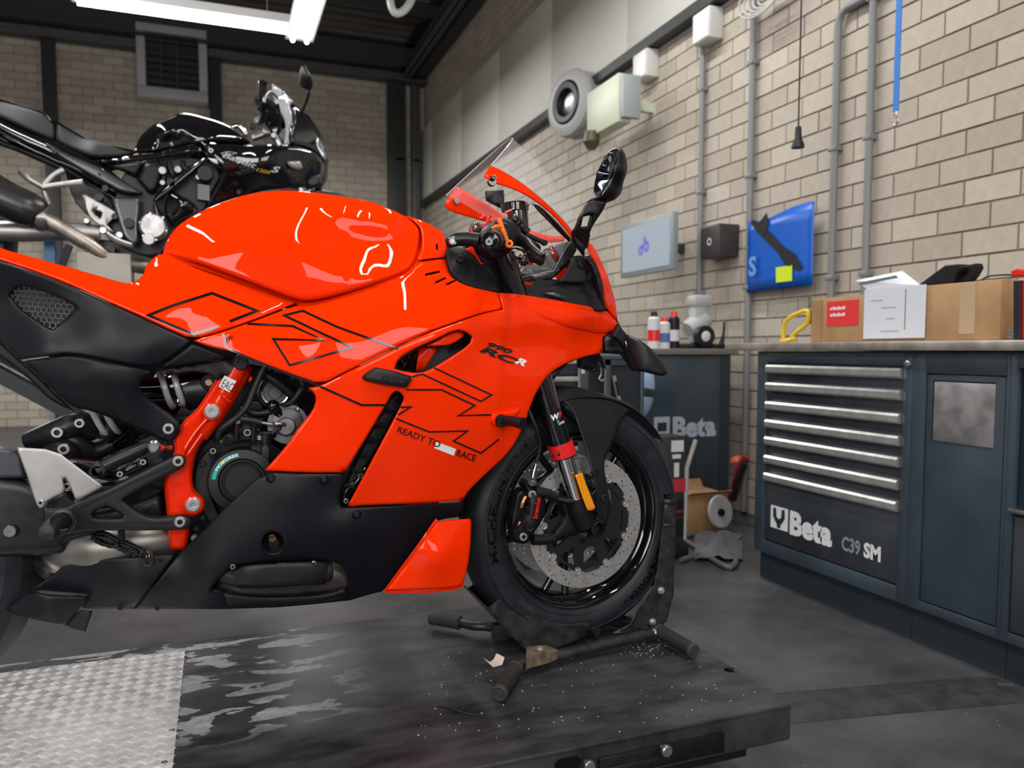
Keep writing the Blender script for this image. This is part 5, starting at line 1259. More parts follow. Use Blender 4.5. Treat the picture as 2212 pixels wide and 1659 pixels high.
# ---------------- orange trellis frame
DFr = TPS([(520, 775, .125), (500, 780, .13), (470, 850, .135), (430, 930, .14), (400, 1000, .143), (392, 1100, .14), (385, 1187, .12), (370, 1040, .135), (500, 850, .125), (450, 950, .135)])
fr1 = [(497, 778), (506, 772), (530, 778), (545, 797), (540, 812), (524, 838), (505, 872), (487, 900), (470, 925), (440, 950), (425, 975), (418, 1000), (414, 1035), (419, 1062), (432, 1072), (442, 1082), (443, 1096), (436, 1108), (420, 1116), (410, 1120), (408, 1150), (403, 1185), (398, 1189), (370, 1188), (366, 1182), (362, 1130), (354, 1050), (356, 1030), (366, 1005), (374, 985), (378, 965), (372, 945), (388, 930), (392, 912), (420, 890), (440, 862), (466, 820)]
panel('main_frame', MC, frame_o, fr1, lambda x, y: DFr(x, y), grid=8, curl=.012, cw=9, smooth=2, mirror=True, thick=.02)
tube('frame_tube', MC, frame_o, pts3([(520, 783, -.115), (492, 835, -.12), (462, 890, -.123), (430, 940, -.12)]), [.019, .019, .0195, .018], 18)
knob('tube_cap', MC, dkgrey, 520, 783, -.138, 17, .006, prof=[(-2, 1), (.6, 1), (1, .85), (1, .5), (.5, .45), (.5, 0)])
# sticker
q_ = [(485, 811), (511, 823), (496, 848), (472, 835)]
V = PV([a_ for a_, b2 in q_], [b2 for a_, b2 in q_], [-.1475]*4); mk('approval_sticker', MC, whitep, V, [(0, 1, 2, 3)], False)
text_px('sticker_print', MC, decalk, 'EAC', 475.5, 834.5, 19, 27, -.1482, wid=.52, bold=-.012, shear=-.0)
for (px, py, r) in ((458, 888, 17), (417, 1090, 17)):
    knob('pivot_washer', MC, frame_o, px, py, -.150, r*1.28, .006)
    knob('pivot_bolt', MC, zinc, px, py, -.156, r, .009, prof=[(-.5, 1), (.35, 1), (.5, .9), (.5, .8), (1, .78), (1, .38), (.45, .34), (.45, 0)])
    p = PV(px, py, -.163)[0]
for (px, py) in ((364, 926),): bolt(MC, B_ZINC, px, py, -.176, 13)
for (px, py) in ((385, 996), (389, 1127)): bolt(MC, B_ZINC, px, py, -.176, 13)
# weld ribs
tube('weld_bead', MC, frame_o, pts3([(392, 990, -.150), (402, 965, -.152), (425, 930, -.150), (448, 905, -.147)]), .003, 6)
tube('weld_bead', MC, frame_o, pts3([(404, 985, -.152), (415, 968, -.153), (436, 938, -.151)]), .0025, 6)
tube('tube_joint', MC, frame_o, pts3([(472, 848, -.145), (485, 858, -.149), (497, 868, -.143)]), .003, 8)
# ---------------- rearset
rs = [(1225, 325), (1255, 330), (1275, 348), (1280, 385), (1255, 420), (1110, 490), (960, 570), (850, 635), (862, 655), (990, 745), (1060, 762), (1180, 750), (1240, 742), (1300, 752), (1325, 790), (1310, 830), (1250, 845), (900, 848), (620, 850), (500, 870), (450, 885), (400, 885), (340, 860), (305, 800), (295, 735), (290, 700), (380, 695), (450, 685), (515, 645), (620, 605), (740, 560), (800, 530), (1000, 430), (1140, 360)]
rh = [(655, 715), (740, 680), (845, 745), (835, 762), (740, 764), (650, 762), (638, 740)]
cv = lambda L: [(a_*.3135, 880+b2*.3135) for a_, b2 in L]
panel('footrest_bracket', MC, dkgrey, cv(rs), -.168, grid=9, curl=.006, cw=6, smooth=1, holes=[cv(rh)], thick=.014)
strip('bracket_ridge', MC, blackf, cv([(610, 800), (1180, 800)]), 3, -.170, off=-.001); strip('bracket_ridge', MC, blackf, cv([(560, 690), (900, 520), (1180, 400)]), 3, -.170, off=-.001)
hgp = [(110, 275), (380, 290), (550, 420), (715, 545), (620, 595), (522, 645), (500, 590), (470, 520), (447, 485), (436, 492), (440, 530), (450, 575), (430, 598), (380, 620), (325, 650), (320, 680), (270, 695), (245, 660), (180, 460)]
panel('heel_guard', MC, brushed, cv(hgp), -.185, grid=9, curl=.0015, cw=4, smooth=1, thick=.003, label='brushed steel heel guard', ang=40)
bolt(MC, B_ZINC, 88, 1086, -.188, 8); bolt(MC, B_ZINC, 145, 1050, -.170, 9)
bolt(MC, B_ZINC, 385, 996, -.178, 12); bolt(MC, B_ZINC, 389, 1127, -.178, 12)
panel('bracket_web', MC, blackp, cv([(325, 690), (330, 655), (450, 590), (500, 640), (540, 650), (560, 720), (500, 760), (330, 740)]), -.155, grid=12, thick=.01)
tube('footpeg', MC, blackm, [P(135, 1128, -.16), P(135, 1128, -.19)], .022, 14, curve=False)
lathe('footpeg_grip', MC, mat('peg_black', (.015, .015, .015), .5, bump=.6, bscale=300), [(0, .016), (.02, .017), (.05, .017), (.085, .016), (.095, .012), (.098, 0)], P(137, 1124, -.185), (-.1, -1, 0), 12)
for k in range(5):
    c = P(137, 1124, -.200-.017*k); lathe('peg_rib', MC, blackm, [(0, .016), (.001, .0195), (.006, .0195), (.007, .016)], c, (-.1, -1, 0), 10)
# brake master cylinder
tube('master_cylinder', MC, blackm, pts3([(214, 1014, -.16), (245, 998, -.16), (290, 978, -.16), (322, 963, -.16)]), [.0125, .0125, .0125, .010], 16)
tube('rubber_boot', MC, rubber, pts3([(203, 1022, -.16), (212, 1016, -.16), (222, 1011, -.16)]), [.010, .0165, .0155], 14)
for k in range(3): knob('boot_rib', MC, rubber, 206+k*5, 1020-k*3, -.165, 14, .01)
for k in range(1): lathe('hose_fitting', MC, steel, [(-.01, 0), (-.01, .011), (.008, .012), (.012, .008), (.012, 0)], P(333, 964, -.16), (0, -1, 0), 16)
tube('brake_hose', MC, chrome, pts3([(336, 965, -.16), (352, 967, -.155), (368, 966, -.14)]), .0055, 10)
tube('banjo_sleeve', MC, redp, pts3([(343, 966, -.158), (350, 968, -.156)]), .0068, 10, curve=False)
plate('cylinder_bracket', MC, blackm, cv([(760, 460), (1010, 340), (1030, 400), (960, 430), (850, 480), (790, 500)]), -.155, .006)
bolt(MC, B_ZINC, 259, 1024, -.158, 7.5); bolt(MC, B_ZINC, 309, 998, -.158, 7.5)
text_px('part_number', MC, MATS['grey_lettering'], '4699H11', 272, 1018, 5, -26, -.164, bold=0)
plate('cylinder_tab', MC, blackm, [(262, 1012), (296, 997), (300, 1008), (268, 1024)], -.158, .004)
tube('pushrod', MC, chrome, pts3([(150, 994, -.13), (175, 997, -.13), (214, 1001, -.13)]), .004, 8)
# rear brake pedal
panel('brake_pedal', MC, blackm, cv([(610, 870), (700, 862), (745, 870), (830, 908), (930, 950), (1010, 985), (1045, 1015), (1030, 1045), (985, 1042), (900, 1010), (760, 965), (655, 925), (625, 895)]), -.145, grid=10, curl=.004, cw=4, thick=.008, holes=[cv([(815, 935), (840, 930), (950, 985), (955, 1005), (930, 1005), (830, 965)]), cv([(645, 880), (720, 875), (790, 920), (785, 945), (760, 945), (670, 915)])])
plate('pedal_backing', MC, rubberd, cv([(625, 868), (720, 868), (1000, 985), (1000, 1020), (900, 1005), (650, 915)]), -.135, .003)
lathe('pedal_tip', MC, blackg, [(0, 0), (0, .011), (.03, .011), (.032, .009), (.032, .005), (.026, .004), (.026, 0)], P(318, 1200, -.145), (.15, -1, -.1), 18)
tube('pedal_pin', MC, blackm, pts3([(262, 1146, -.15), (264, 1165, -.15)]), .006, 8, curve=False)
# ---------------- exhaust behind, swingarm, linkage, chain side
tube('exhaust_pipe', MC, mat('exhaust_grey', (.24, .22, .20), .38, metal=.85, noise=.25, nscale=14), pts3([(140, 1205, -.03), (175, 1185, -.05), (230, 1180, -.07), (300, 1172, -.075), (360, 1160, -.06), (400, 1150, -.03)]), [.05, .055, .052, .05, .046, .04], 24, label='brushed steel exhaust chamber')
tube('exhaust_collar', MC, steel, pts3([(142, 1215, -.03), (150, 1196, -.045)]), .056, 20, curve=False)
tube('stand_rod', MC, alu, pts3([(0, 1215, .05), (60, 1218, .05), (120, 1222, .04)]), .012, 10)
DSw = TPS([(-60, 1020, .11), (100, 1040, .12), (340, 1060, .11), (-60, 1190, .12), (150, 1180, .12)])
panel('swingarm', MC, blackm, [(-60, 1030), (60, 1035), (120, 1080), (180, 1110), (260, 1100), (350, 1060), (360, 1120), (260, 1150), (150, 1170), (140, 1195), (60, 1200), (-60, 1205)], lambda x, y: DSw(x, y)+.01, grid=16, curl=.014, cw=14, thick=.03, mirror=True)
panel('swingarm_inner_face', MC, mat('slate_metal', (.06, .065, .075), .4, metal=.5), [(-60, 975), (0, 962), (40, 975), (60, 1035), (-60, 1035)], -.10, grid=16, curl=.01, thick=.02)
panel('swingarm_brace', MC, blackm, [(130, 1060), (350, 1030), (360, 1075), (330, 1098), (290, 1105), (270, 1090)], -.085, grid=14, curl=.01, thick=.03)
knob('axle_adjuster', MC, alu, 22, 1147, -.118, 15, .006)
# rear wheel
RWC = (.82-1.47, MID, TZ+.3285)
RW = lathe('rear_tyre', MC, rubber, [(-.06, .225), (-.085, .25), (-.093, .275), (-.080, .30), (-.045, .317), (0, .322), (.045, .317), (.080, .30), (.093, .275), (.085, .25), (.06, .225)], RWC, (0, 1, 0), 64)
lathe('rear_rim', RW, blackg, [(-.075, .235), (-.078, .222), (-.05, .205), (0, .195), (.05, .205), (.078, .222), (.075, .235)], RWC, (0, 1, 0), 64)
for k in range(5):
    an = R_(72*k+20); c = Vector(RWC); tube('rear_spoke', RW, blackg, [c, c+Vector((math.cos(an)*.2, 0, math.sin(an)*.2))], [.03, .016], 10, curve=False)
lathe('rear_hub', RW, blackg, [(-.06, 0), (-.06, .05), (.06, .05), (.06, 0)], RWC, (0, 1, 0), 24)
# suspension linkage
tube('link_arm', MC, blackm, pts3([(60, 955, -.03), (124, 934, -.045), (172, 916, -.045), (210, 935, -.03)]), [.018, .026, .024, .018], 14)
tube('link_arm', MC, blackm, pts3([(100, 975, -.04), (140, 972, -.05), (170, 1000, -.04), (250, 1020, -.03)]), [.016, .026, .02, .02], 14)
tube('link_arm', MC, blackm, pts3([(124, 934, -.04), (160, 955, -.04), (200, 975, -.03), (240, 960, -.02)]), [.02, .022, .018, .016], 12)
for (px, py, r) in ((124, 934, 14), (138, 970, 14), (172, 914, 12)): bolt(MC, B_ZINC, px, py, -.075, r)
tube('shock_lower', MC, blackm, pts3([(215, 940, -.02), (260, 905, -.01)]), .03, 14, curve=False)
def coil(name, m, axp0, axp1, r, turns, rt, ph=0):
    a_ = Vector(axp0); b2 = Vector(axp1); d = b2-a_; dn = d.normalized(); u = dn.cross(Vector((0, -1, 0))).normalized(); v = dn.cross(u); n = int(turns*20)
    return tube(name, MC, m, [a_+d*(i/n)+(u*math.cos(2*math.pi*turns*i/n+ph)+v*math.sin(2*math.pi*turns*i/n+ph))*r for i in range(n+1)], rt, 8, curve=False)
tube('shock_body', MC, blackg, pts3([(300, 842, -.045), (360, 838, -.05), (430, 826, -.05), (480, 815, -.04)]), [.022, .024, .03, .034], 20)
coil('shock_spring', springw, P(345, 843, -.05), P(402, 834, -.05), .036, 2.2, .0062, 1.2)
coil('shock_spring', springw, P(200, 912, -.02), P(250, 895, -.02), .036, 2.2, .0062, .4)
tube('reservoir_bracket', MC, blackm, pts3([(402, 845, -.04), (440, 840, -.045), (460, 838, -.05)]), .04, 18, curve=False)
knob('mount_ring', MC, blackg, 452, 825, -.085, 19, .012); knob('brass_bolt', MC, mat('brass', (.4, .3, .15), .35, metal=.8), 451, 826, -.098, 9, .006, seg=6)
tube('shock_link', MC, chrome, pts3([(388, 876, -.06), (400, 868, -.06), (412, 884, -.05)]), .006, 8)
plate('red_bushing', MC, redp, [(398, 872), (412, 862), (420, 880), (398, 892)], -.055, .02)
tube('hose', MC, rubberd, pts3([(385, 905, -.06), (430, 902, -.07), (455, 880, -.06), (470, 860, -.04)]), .009, 10)
for k, L in enumerate(([(250, 955, 0), (280, 935, .0), (290, 900, .0)], [(290, 935, 0.02), (340, 925, .02), (372, 912, 0.02)], [(100, 1000, .02), (200, 985, .03), (300, 950, .03)], [(290, 900, .01), (288, 930, .01), (276, 952, .01)])): tube('linkage_rod', MC, blackm, pts3(L), .007, 8)
plate('chain_guard', MC, blackp, [(215, 955), (370, 912), (380, 925), (300, 950), (240, 985)], .03, .01)
plate('bracket_back', MC, dkgrey, [(255, 1020), (350, 985), (362, 1020), (355, 1062), (300, 1040)], -.10, .01)
# ---------------- engine
plate('engine_block', MC, blackm, [(330, 985), (440, 790), (530, 780), (700, 830), (780, 900), (780, 1150), (560, 1200), (400, 1205), (350, 1120)], -.055, .1, grid=40)
plate('crankcase', MC, blackm, [(418, 1040), (432, 970), (460, 940), (520, 930), (600, 960), (640, 1010), (600, 1090), (500, 1170), (420, 1195), (408, 1110)], -.085, .04)
plate('gasket_face', MC, dkgrey, [(418, 1070), (422, 1010), (440, 982), (458, 965), (470, 985), (452, 1020), (452, 1060), (470, 1110), (500, 1150), (470, 1150), (440, 1110)], -.108, .01)
p = P(523, 1038, -.12); r = abs(P(595, 1038, -.12).x-p.x)
lathe('clutch_cover', MC, dkgrey, [(-.04, r*1.02), (.0, r*1.02), (.008, r*.98), (.012, r*.72), (.004, r*.66), (.004, r*.6), (.010, r*.57), (.010, 0)], p, (0, -1, 0), 56)
lathe('clutch_rim', MC, blackm, [(.004, r*.58), (.014, r*.57), (.014, r*.53), (.010, r*.52)], p, (0, -1, 0), 56)
def arc_text(name, parent, m, s, c, rad, a_start, h, off, X=(1, 0, 0), Y=(0, 0, 1), N=(0, -1, 0), bold=.02, wid=1.):
    V, F = text_geo(s, off=bold); k = h/.70; X = Vector(X); Y = Vector(Y); N = Vector(N); c = Vector(c); out = []
    for (u, v, _) in V:
        an = R_(a_start)-u*k*wid/rad; rr = rad+v*k; out.append(c+X*(math.cos(an)*rr)+Y*(math.sin(an)*rr)+N*off)
    return mk(name, parent, m, out, F, False)
V, F = lathe_geo([(0, r*.80), (0, r*.92)], p, (0, -1, 0), 20, 0, 75)
c_ = Vector(p)
V = []; F = []
for i in range(21):
    an = R_(172-i*(172-98)/20)
    for rr in (r*.78, r*.90): V.append(c_+Vector((math.cos(an)*rr, -.0125, math.sin(an)*rr)))
F = [(2*i, 2*i+1, 2*i+3, 2*i+2) for i in range(20)]
mk('oil_label', MC, teal, V, F, False)
arc_text('label_print', MC, whitel, 'MOTOREX', c_, r*.795, 153, r*.085, .0135, wid=1.35, bold=.03)
knob('yellow_print', MC, yellowl, 482, 999, -.134, 3.6, .0003)
for (px, py, r_, y) in ((460, 974, 8, -.115), (438, 1002, 7, -.112), (438, 1118, 7, -.112), (534, 934, 9.5, -.125), (424, 1141, 8, -.105)): bolt(MC, (B_STEEL if r_ > 9 or px == 460 else B_BLACK), px, py, y, r_)
# cylinder tower with ribs
plate('cover_tower', MC, dkgrey, [(506, 916), (560, 914), (566, 940), (572, 1020), (560, 1080), (548, 1030), (540, 950), (504, 958)], -.118, .03)
plate('tower_strut', MC, dkgrey, [(566, 958), (584, 956), (582, 1000), (574, 1040), (560, 1060), (562, 1000)], -.125, .02)
for x_ in (509, 546): tube('tower_rib', MC, blackm, pts3([(x_+4, 914, -.135), (x_+2, 952, -.130)]), .006, 8, curve=False); knob('hex_nut', MC, alu, x_+5, 911, -.13, 6, .006, seg=6)
plate('fin', MC, blackm, [(470, 945), (504, 930), (506, 958), (480, 962)], -.11, .01)
# starter, throttle body, hoses
tube('starter_motor', MC, grey_eng, [P(618, 918, -.04), P(622, 916, -.125)], .040, 30, curve=False); knob('motor_hub', MC, alu, 617, 920, -.125, 20, .012, prof=[(0, 1), (.6, 1), (1, .9), (1, 0)]); knob('motor_face', MC, grey_eng, 622, 914, -.122, 34, .006)
tube('sensor_body', MC, blackg, pts3([(648, 890, -.10), (690, 880, -.09)]), .024, 16, curve=False); tube('sensor_nut', MC, alu, pts3([(637, 892, -.10), (646, 890, -.10)]), .027, 6, curve=False); knob('sensor_label', MC, white_plain, 643, 883, -.128, 3.5, .001, seg=4)
knob('throttle_body', MC, grey_eng, 594, 848, -.095, 27, .02, prof=[(-2, 1), (0, 1), (.2, .95), (.2, .55), (.5, .5), (.5, 0)]); 
tube('throttle_clamp', MC, alu, [P(594+29*math.cos(a_), 848+27*math.sin(a_), -.105) for a_ in [R_(x_) for x_ in range(20, 200, 15)]], .003, 6)
tube('throttle_clamp', MC, blackm, [P(592+34*math.cos(a_), 846+32*math.sin(a_), -.10) for a_ in [R_(x_) for x_ in range(60, 240, 15)]], .005, 6)
tube('fuel_rail', MC, blackm, pts3([(560, 800, -.115), (600, 826, -.12), (635, 856, -.115)]), .010, 12)
tube('breather_hose', MC, rubber, pts3([(572, 792, -.14), (560, 815, -.14), (545, 850, -.14), (532, 880, -.14), (508, 905, -.135), (480, 925, -.13), (470, 945, -.12)]), .0065, 12)
tube('hose', MC, rubber, pts3([(640, 800, -.12), (655, 832, -.125), (648, 845, -.13), (630, 868, -.125), (600, 880, -.11)]), .006, 10)
tube('hose', MC, rubberd, pts3([(520, 880, -.11), (550, 892, -.115), (580, 890, -.12), (600, 880, -.12)]), .007, 10)
lathe('cable_ball', MC, blackg, [(-.012*math.cos(a_)*1.1, .013*math.sin(a_)) for a_ in [math.pi*i/10 for i in range(11)]], P(590, 877, -.13), (.3, -1, .3), 18)
tube('ball_stem', MC, blackg, pts3([(594, 882, -.128), (603, 895, -.12)]), .010, 12, curve=False)
plate('blue_tank_tab', MC, mat('blue_plastic', (.005, .02, .14), .4), [(556, 860), (580, 868), (584, 880), (560, 872)], -.09, .008)
plate('red_bracket', MC, redp, [(552, 820), (558, 816), (556, 850), (530, 866), (545, 845)], -.08, .008)
plate('red_tab', MC, redp, [(536, 822), (541, 812), (547, 816), (540, 826)], -.12, .004)
plate('valve_cover', MC, blackm, [(522, 868), (560, 864), (582, 880), (560, 890), (524, 888)], -.095, .02); knob('valve_boss', MC, blackg, 544, 879, -.10, 9, .008, prof=[(-1, 1), (1, 1), (1, .6), (.2, .5), (.2, 0)])
knob('side_case', MC, grey_eng, 525, 899, -.085, 18, .01)
tube('clutch_cable', MC, alu, pts3([(520, 905, -.14), (560, 912, -.14), (590, 917, -.14), (612, 916, -.14)]), .0032, 8); tube('cable_sleeve', MC, rubberd, pts3([(520, 905, -.14), (545, 908, -.14), (565, 913, -.14)]), .0065, 10)
plate('clutch_lever', MC, alu, [(588, 911), (618, 914), (618, 921), (590, 920)], -.145, .003)
plate('cable_bracket', MC, dkgrey, [(556, 932), (600, 930), (604, 920), (596, 946), (560, 948)], -.13, .015)
for k in range(4): tube('bracket_fin', MC, blackm, pts3([(588+k*5, 938-k*3, -.14), (600+k*3, 915, -.135)]), .003, 6, curve=False)
tube('stud', MC, alu, pts3([(563, 940, -.14), (563, 950, -.14)]), .008, 8, curve=False); tube('stud', MC, blackm, pts3([(574, 938, -.14), (574, 956, -.14)]), .012, 10, curve=False)
for (px, py, w_, h_, m_) in ((655, 848, 14, 9, blackm), (668, 844, 8, 6, alu), (600, 802, 22, 14, dkgrey), (640, 815, 28, 14, dkgrey), (580, 795, 12, 10, blackg), (560, 905, 18, 6, blackm), (575, 926, 24, 6, blackm), (640, 940, 20, 12, grey_eng), (620, 950, 12, 10, alu), (650, 870, 16, 10, blackm), (660, 825, 16, 8, blackg)):
    plate('engine_fitting', MC, m_, [(px-w_/2, py-h_*.3), (px-w_*.2, py-h_/2), (px+w_/2, py-h_*.2), (px+w_*.3, py+h_/2), (px-w_*.4, py+h_*.4)], -.112, .02)
for (px, py, r_, m_) in ((612, 905, 5, alu), (598, 905, 6, blackm), (635, 935, 5, alu), (650, 925, 4, blackm), (420, 1160, 8, alu), (436, 1166, 6, blackm), (448, 1150, 6, alu), (428, 1180, 5, steel)): knob('fitting', MC, m_, px, py, -.115, r_, .012)
# parts seen in the long slot
plate('radiator_shroud', MC, dkgrey, [(846, 858), (860, 856), (868, 866), (812, 975), (760, 1050), (740, 1090), (742, 1060), (790, 955)], -.150, .02, grid=14)
for k in range(6):
    a_ = (846-k*18, 880+k*33); tube('shroud_rib', MC, blackm, pts3([(a_[0]-14, a_[1]+2, -.172), (a_[0]+8, a_[1]+6, -.172)]), .0045, 6, curve=False)
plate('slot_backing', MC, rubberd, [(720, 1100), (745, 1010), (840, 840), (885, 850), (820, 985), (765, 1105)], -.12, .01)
tube('radiator_hose', MC, blackg, pts3([(740, 1088, -.15), (748, 1060, -.15), (772, 1040, -.15), (790, 1010, -.15)]), .008, 10)
bolt(MC, B_STEEL, 747, 1082, -.165, 6); bolt(MC, B_STEEL, 778, 1028, -.165, 6); bolt(MC, B_BLACK, 812, 912, -.180, 5)
# ---------------- FRONT WHEEL
st = R_(5.5); WC = Vector((.822, MID, .531)); WXd = Vector((math.cos(st), math.sin(st), 0)); WYd = Vector((-math.sin(st), math.cos(st), 0)); WZd = Vector((0, 0, 1))
def Wp(a_, b2, c_): return WC+WXd*a_+WYd*b2+WZd*c_
FWh = lathe('front_rim', MC, blackg, [(-.046, .222), (-.0495, .221), (-.0495, .215), (-.046, .210), (-.038, .2065), (-.030, .2045), (-.024, .196), (-.012, .190), (.012, .190), (.024, .196), (.030, .2045), (.038, .2065), (.046, .210), (.0495, .215), (.0495, .221), (.046, .222)], WC, WYd, 96, 'gloss black front wheel')
tprof = [(-.042, .214), (-.0495, .2195), (-.0535, .226), (-.0588, .240), (-.0612, .256), (-.0590, .270), (-.0585, .2705), (-.0520, .281), (-.041, .290), (-.026, .2965), (-.010, .2998), (0, .3003)]
tprof += [(-a_, b2) for a_, b2 in tprof[-2::-1]]
ty = lathe('tyre', FWh, rubber, tprof, WC, WYd, 120)
# sidewall ring ridges
for r_, dd in ((.2305, .0565), (.2695, .0602)): 
    tube('tyre_ridge', ty, rubber, [Wp(math.cos(a_)*r_, -dd, math.sin(a_)*r_) for a_ in [2*math.pi*i/120 for i in range(120)]], .0011, 5, curve=False, closed=True)
def sw(r): return -float(np.interp(r, [.214, .226, .240, .256, .270, .281], [.042, .0535, .0588, .0612, .0590, .052]))-.0006
def tyre_text(s, a0, r0, h, m=decalk, wid=1.15, bold=.03):
    V, F = text_geo(s, off=bold); k = h/.70; out = []
    for (u, v, _) in V:
        rr = r0+v*k; an = R_(a0)-u*k*wid/r0; out.append(Wp(math.cos(an)*rr, sw(rr), math.sin(an)*rr))
    return mk('tyre_lettering', ty, m, out, F, False)
tl = mat('tyre_letter', (.002, .002, .003), .35, spec=.2)
tyre_text('MICHELIN', 198, .241, .020, tl, 1.55)
tyre_text('120/70 ZR 17', 150, .250, .011, tl, 1.4, .02)
tyre_text('MICHELIN', 12, .241, .020, tl, 1.55)
tyre_text('POWER', -37, .243, .013, tl, 1.35)
tyre_text('Cup', -55, .245, .010, tl, 1.2, .01)
tyre_text('FRONT', 236, .241, .009, mat('tyre_letter_pale', (.05, .05, .055), .5), 1.3, 0)
# tread grooves (sipes on the shoulder) and the short wear bars
V = []; F = []
def on_tread(an, ax_):
    rr = float(np.interp(abs(ax_), [0, .010, .026, .041, .052, .0585], [.3003, .2998, .2965, .290, .281, .2705]))+.0005
    return Wp(math.cos(an)*rr, ax_, math.sin(an)*rr)
for k in range(26):
    an = 2*math.pi*k/26
    for sgn in (-1, 1):
        n0 = len(V)
        for j in range(6):
            u = j/5; ax_ = sgn*(.012+.034*u); aa = an+.10*u*sgn*1.0; wdt = .007*(1-abs(u-.5)*1.2)
            V.append(on_tread(aa-wdt, ax_)); V.append(on_tread(aa+wdt, ax_))
        F += [(n0+2*j, n0+2*j+1, n0+2*j+3, n0+2*j+2) for j in range(5)]
o = mk('tread_groove', ty, rubberd, V, F, False); o['kind'] = 'stuff'
V = []; F = []
for k in range(11):
    an = R_(268+k*2.2); n0 = len(V)
    for rr in (.262, .2685):
        for dd in (-.008, .004): V.append(Wp(math.cos(an+dd)*rr, sw(rr), math.sin(an+dd)*rr))
    F.append((n0, n0+1, n0+3, n0+2))
mk('wear_bar_marks', ty, rubberd, V, F, False)
# spokes, hub
for k in range(5):
    an = R_(72*k-105)
    for dd in (-.16, .16):
        e = an+dd
        tube('spoke', FWh, blackg, [Wp(math.cos(an)*.03, 0, math.sin(an)*.03), Wp(math.cos(an+dd*.3)*.10, 0, math.sin(an+dd*.3)*.10), Wp(math.cos(e)*.192, 0, math.sin(e)*.192)], [.016, .0095, .010], 10)
lathe('hub', FWh, blackg, [(-.055, 0), (-.055, .03), (-.03, .042), (.03, .042), (.055, .03), (.055, 0)], WC, WYd, 32)
# brake discs with drilled holes
def circ(cx, cy, r, n=10): return [(cx+r*math.cos(2*math.pi*i/n), cy+r*math.sin(2*math.pi*i/n)) for i in range(n)]
RO = .1595; outer = circ(0, 0, RO, 120); inner = []
for i in range(108):
    an = 2*math.pi*i/108; ph = (i % 12)/12.; rr = .1245-.009*(1 if (ph < .17 or ph > .83) else 0); inner.append((rr*math.cos(an), rr*math.sin(an)))
dh = []
for k in range(18):
    base = 2*math.pi*k/18
    for (r_, o_) in ((.1315, .0), (.1385, .075), (.1455, .155), (.1525, .235)): dh.append(circ(r_*math.cos(base+o_), r_*math.sin(base+o_), .0027, 8))
V2, F2 = flat_poly(outer, [inner]+dh)
cout = []
for i in range(90):
    ph = (i % 10)/10.; rr = .117+.006*math.cos(2*math.pi*ph); an = 2*math.pi*i/90; cout.append((rr*math.cos(an), rr*math.sin(an)))
choles = []
for k in range(9):
    an = 2*math.pi*(k+.5)/9
    def pc(r, d): return (r*math.cos(an+d), r*math.sin(an+d))
    if k % 2 == 0: choles.append([pc(.105, -.25), pc(.107, 0), pc(.105, .25), pc(.092, .18), pc(.066, .0), pc(.092, -.18)])
    else: choles.append([pc(.105, -.22), pc(.106, 0), pc(.105, .22), pc(.07, .24), pc(.062, .1), pc(.062, -.1), pc(.07, -.24)])
choles.append(circ(0, 0, .036, 40))
V3, F3 = flat_poly(cout, choles)
carm = mat('disc_carrier', (.012, .012, .014), .4)
rot = R_(-22)
def place(V, F, y, t_, nm, par, m, lab=None):
    ca, sa = math.cos(rot), math.sin(rot)
    W = [Wp(p[0]*ca-p[1]*sa, y, p[0]*sa+p[1]*ca) for p in V]; o = mk(nm, par, m, W, F, False, lab); fixn(o)
    md = o.modifiers.new('t', 'SOLIDIFY'); md.thickness = t_; md.offset = 0; return o
for sgn in (-1, 1):
    D_ = place(V2, F2, .066*sgn, .0048, 'brake_disc', FWh, disc_m, 'drilled steel brake disc')
    place(V3, F3, .066*sgn, .006, 'disc_carrier', FWh, carm)
    for k in range(9):
        an = rot+2*math.pi*k/9; c = Wp(math.cos(an)*.1185, .066*sgn, math.sin(an)*.1185)
        lathe('disc_bobbin', FWh, zinc, [(-.006, 0), (-.006, .0035), (-.0045, .004), (-.0055, .0088), (-.003, .0094), (.004, .0094), (.005, 0)] if sgn < 0 else [(-.004, 0), (-.003, .0094), (.006, .0088), (.006, 0)], c, WYd, 14)
for k in range(6):
    an = R_(60*k+14); c = Wp(math.cos(an)*.046, -.070, math.sin(an)*.046); lathe('carrier_bolt', FWh, blackm, [(0, .006), (-.004, .006), (-.004, .003), (-.001, .003), (-.001, 0)], c, WYd, 12)
# ---------------- FORK
def FX(py): return 1190+.30*(py-892)
def fork(yy, far=False):
    T = lambda py: (FX(py), py, yy)
    tube('fork_outer_tube', MC, blackg, pts3([T(548), T(700), T(880), T(958)]), [.0265, .0265, .0265, .027], 28, curve=False)
    tube('fork_collar', MC, redp, pts3([T(956), T(984)]), .0305, 28, curve=False, label='red fork collar')
    tube('fork_seal', MC, blackg, pts3([T(983), T(987)]), .0275, 28, curve=False)
    tube('fork_inner_tube', MC, chrome, pts3([T(984), T(1080)]), .0215, 28, curve=False, label='polished steel inner fork tube')
    tube('fork_red_ring', MC, redp, pts3([T(1073), T(1076)]), .0228, 24, curve=False)
    tube('fork_foot', MC, blackp, pts3([T(1074), (FX(1100), 1100, yy), (FX(1130)+4, 1136, yy)]), [.0265, .028, .024], 24)
YF = -.105
fork(YF); fork(.105)
for k in range(4):
    a_ = FX(980)-24+k*15; plate('collar_notch', MC, rubberd, [(a_-3, 987-k*2), (a_, 977-k*2), (a_+3, 986-k*2)], YF-.031+.004*abs(k-1.5), .001, curl=0)
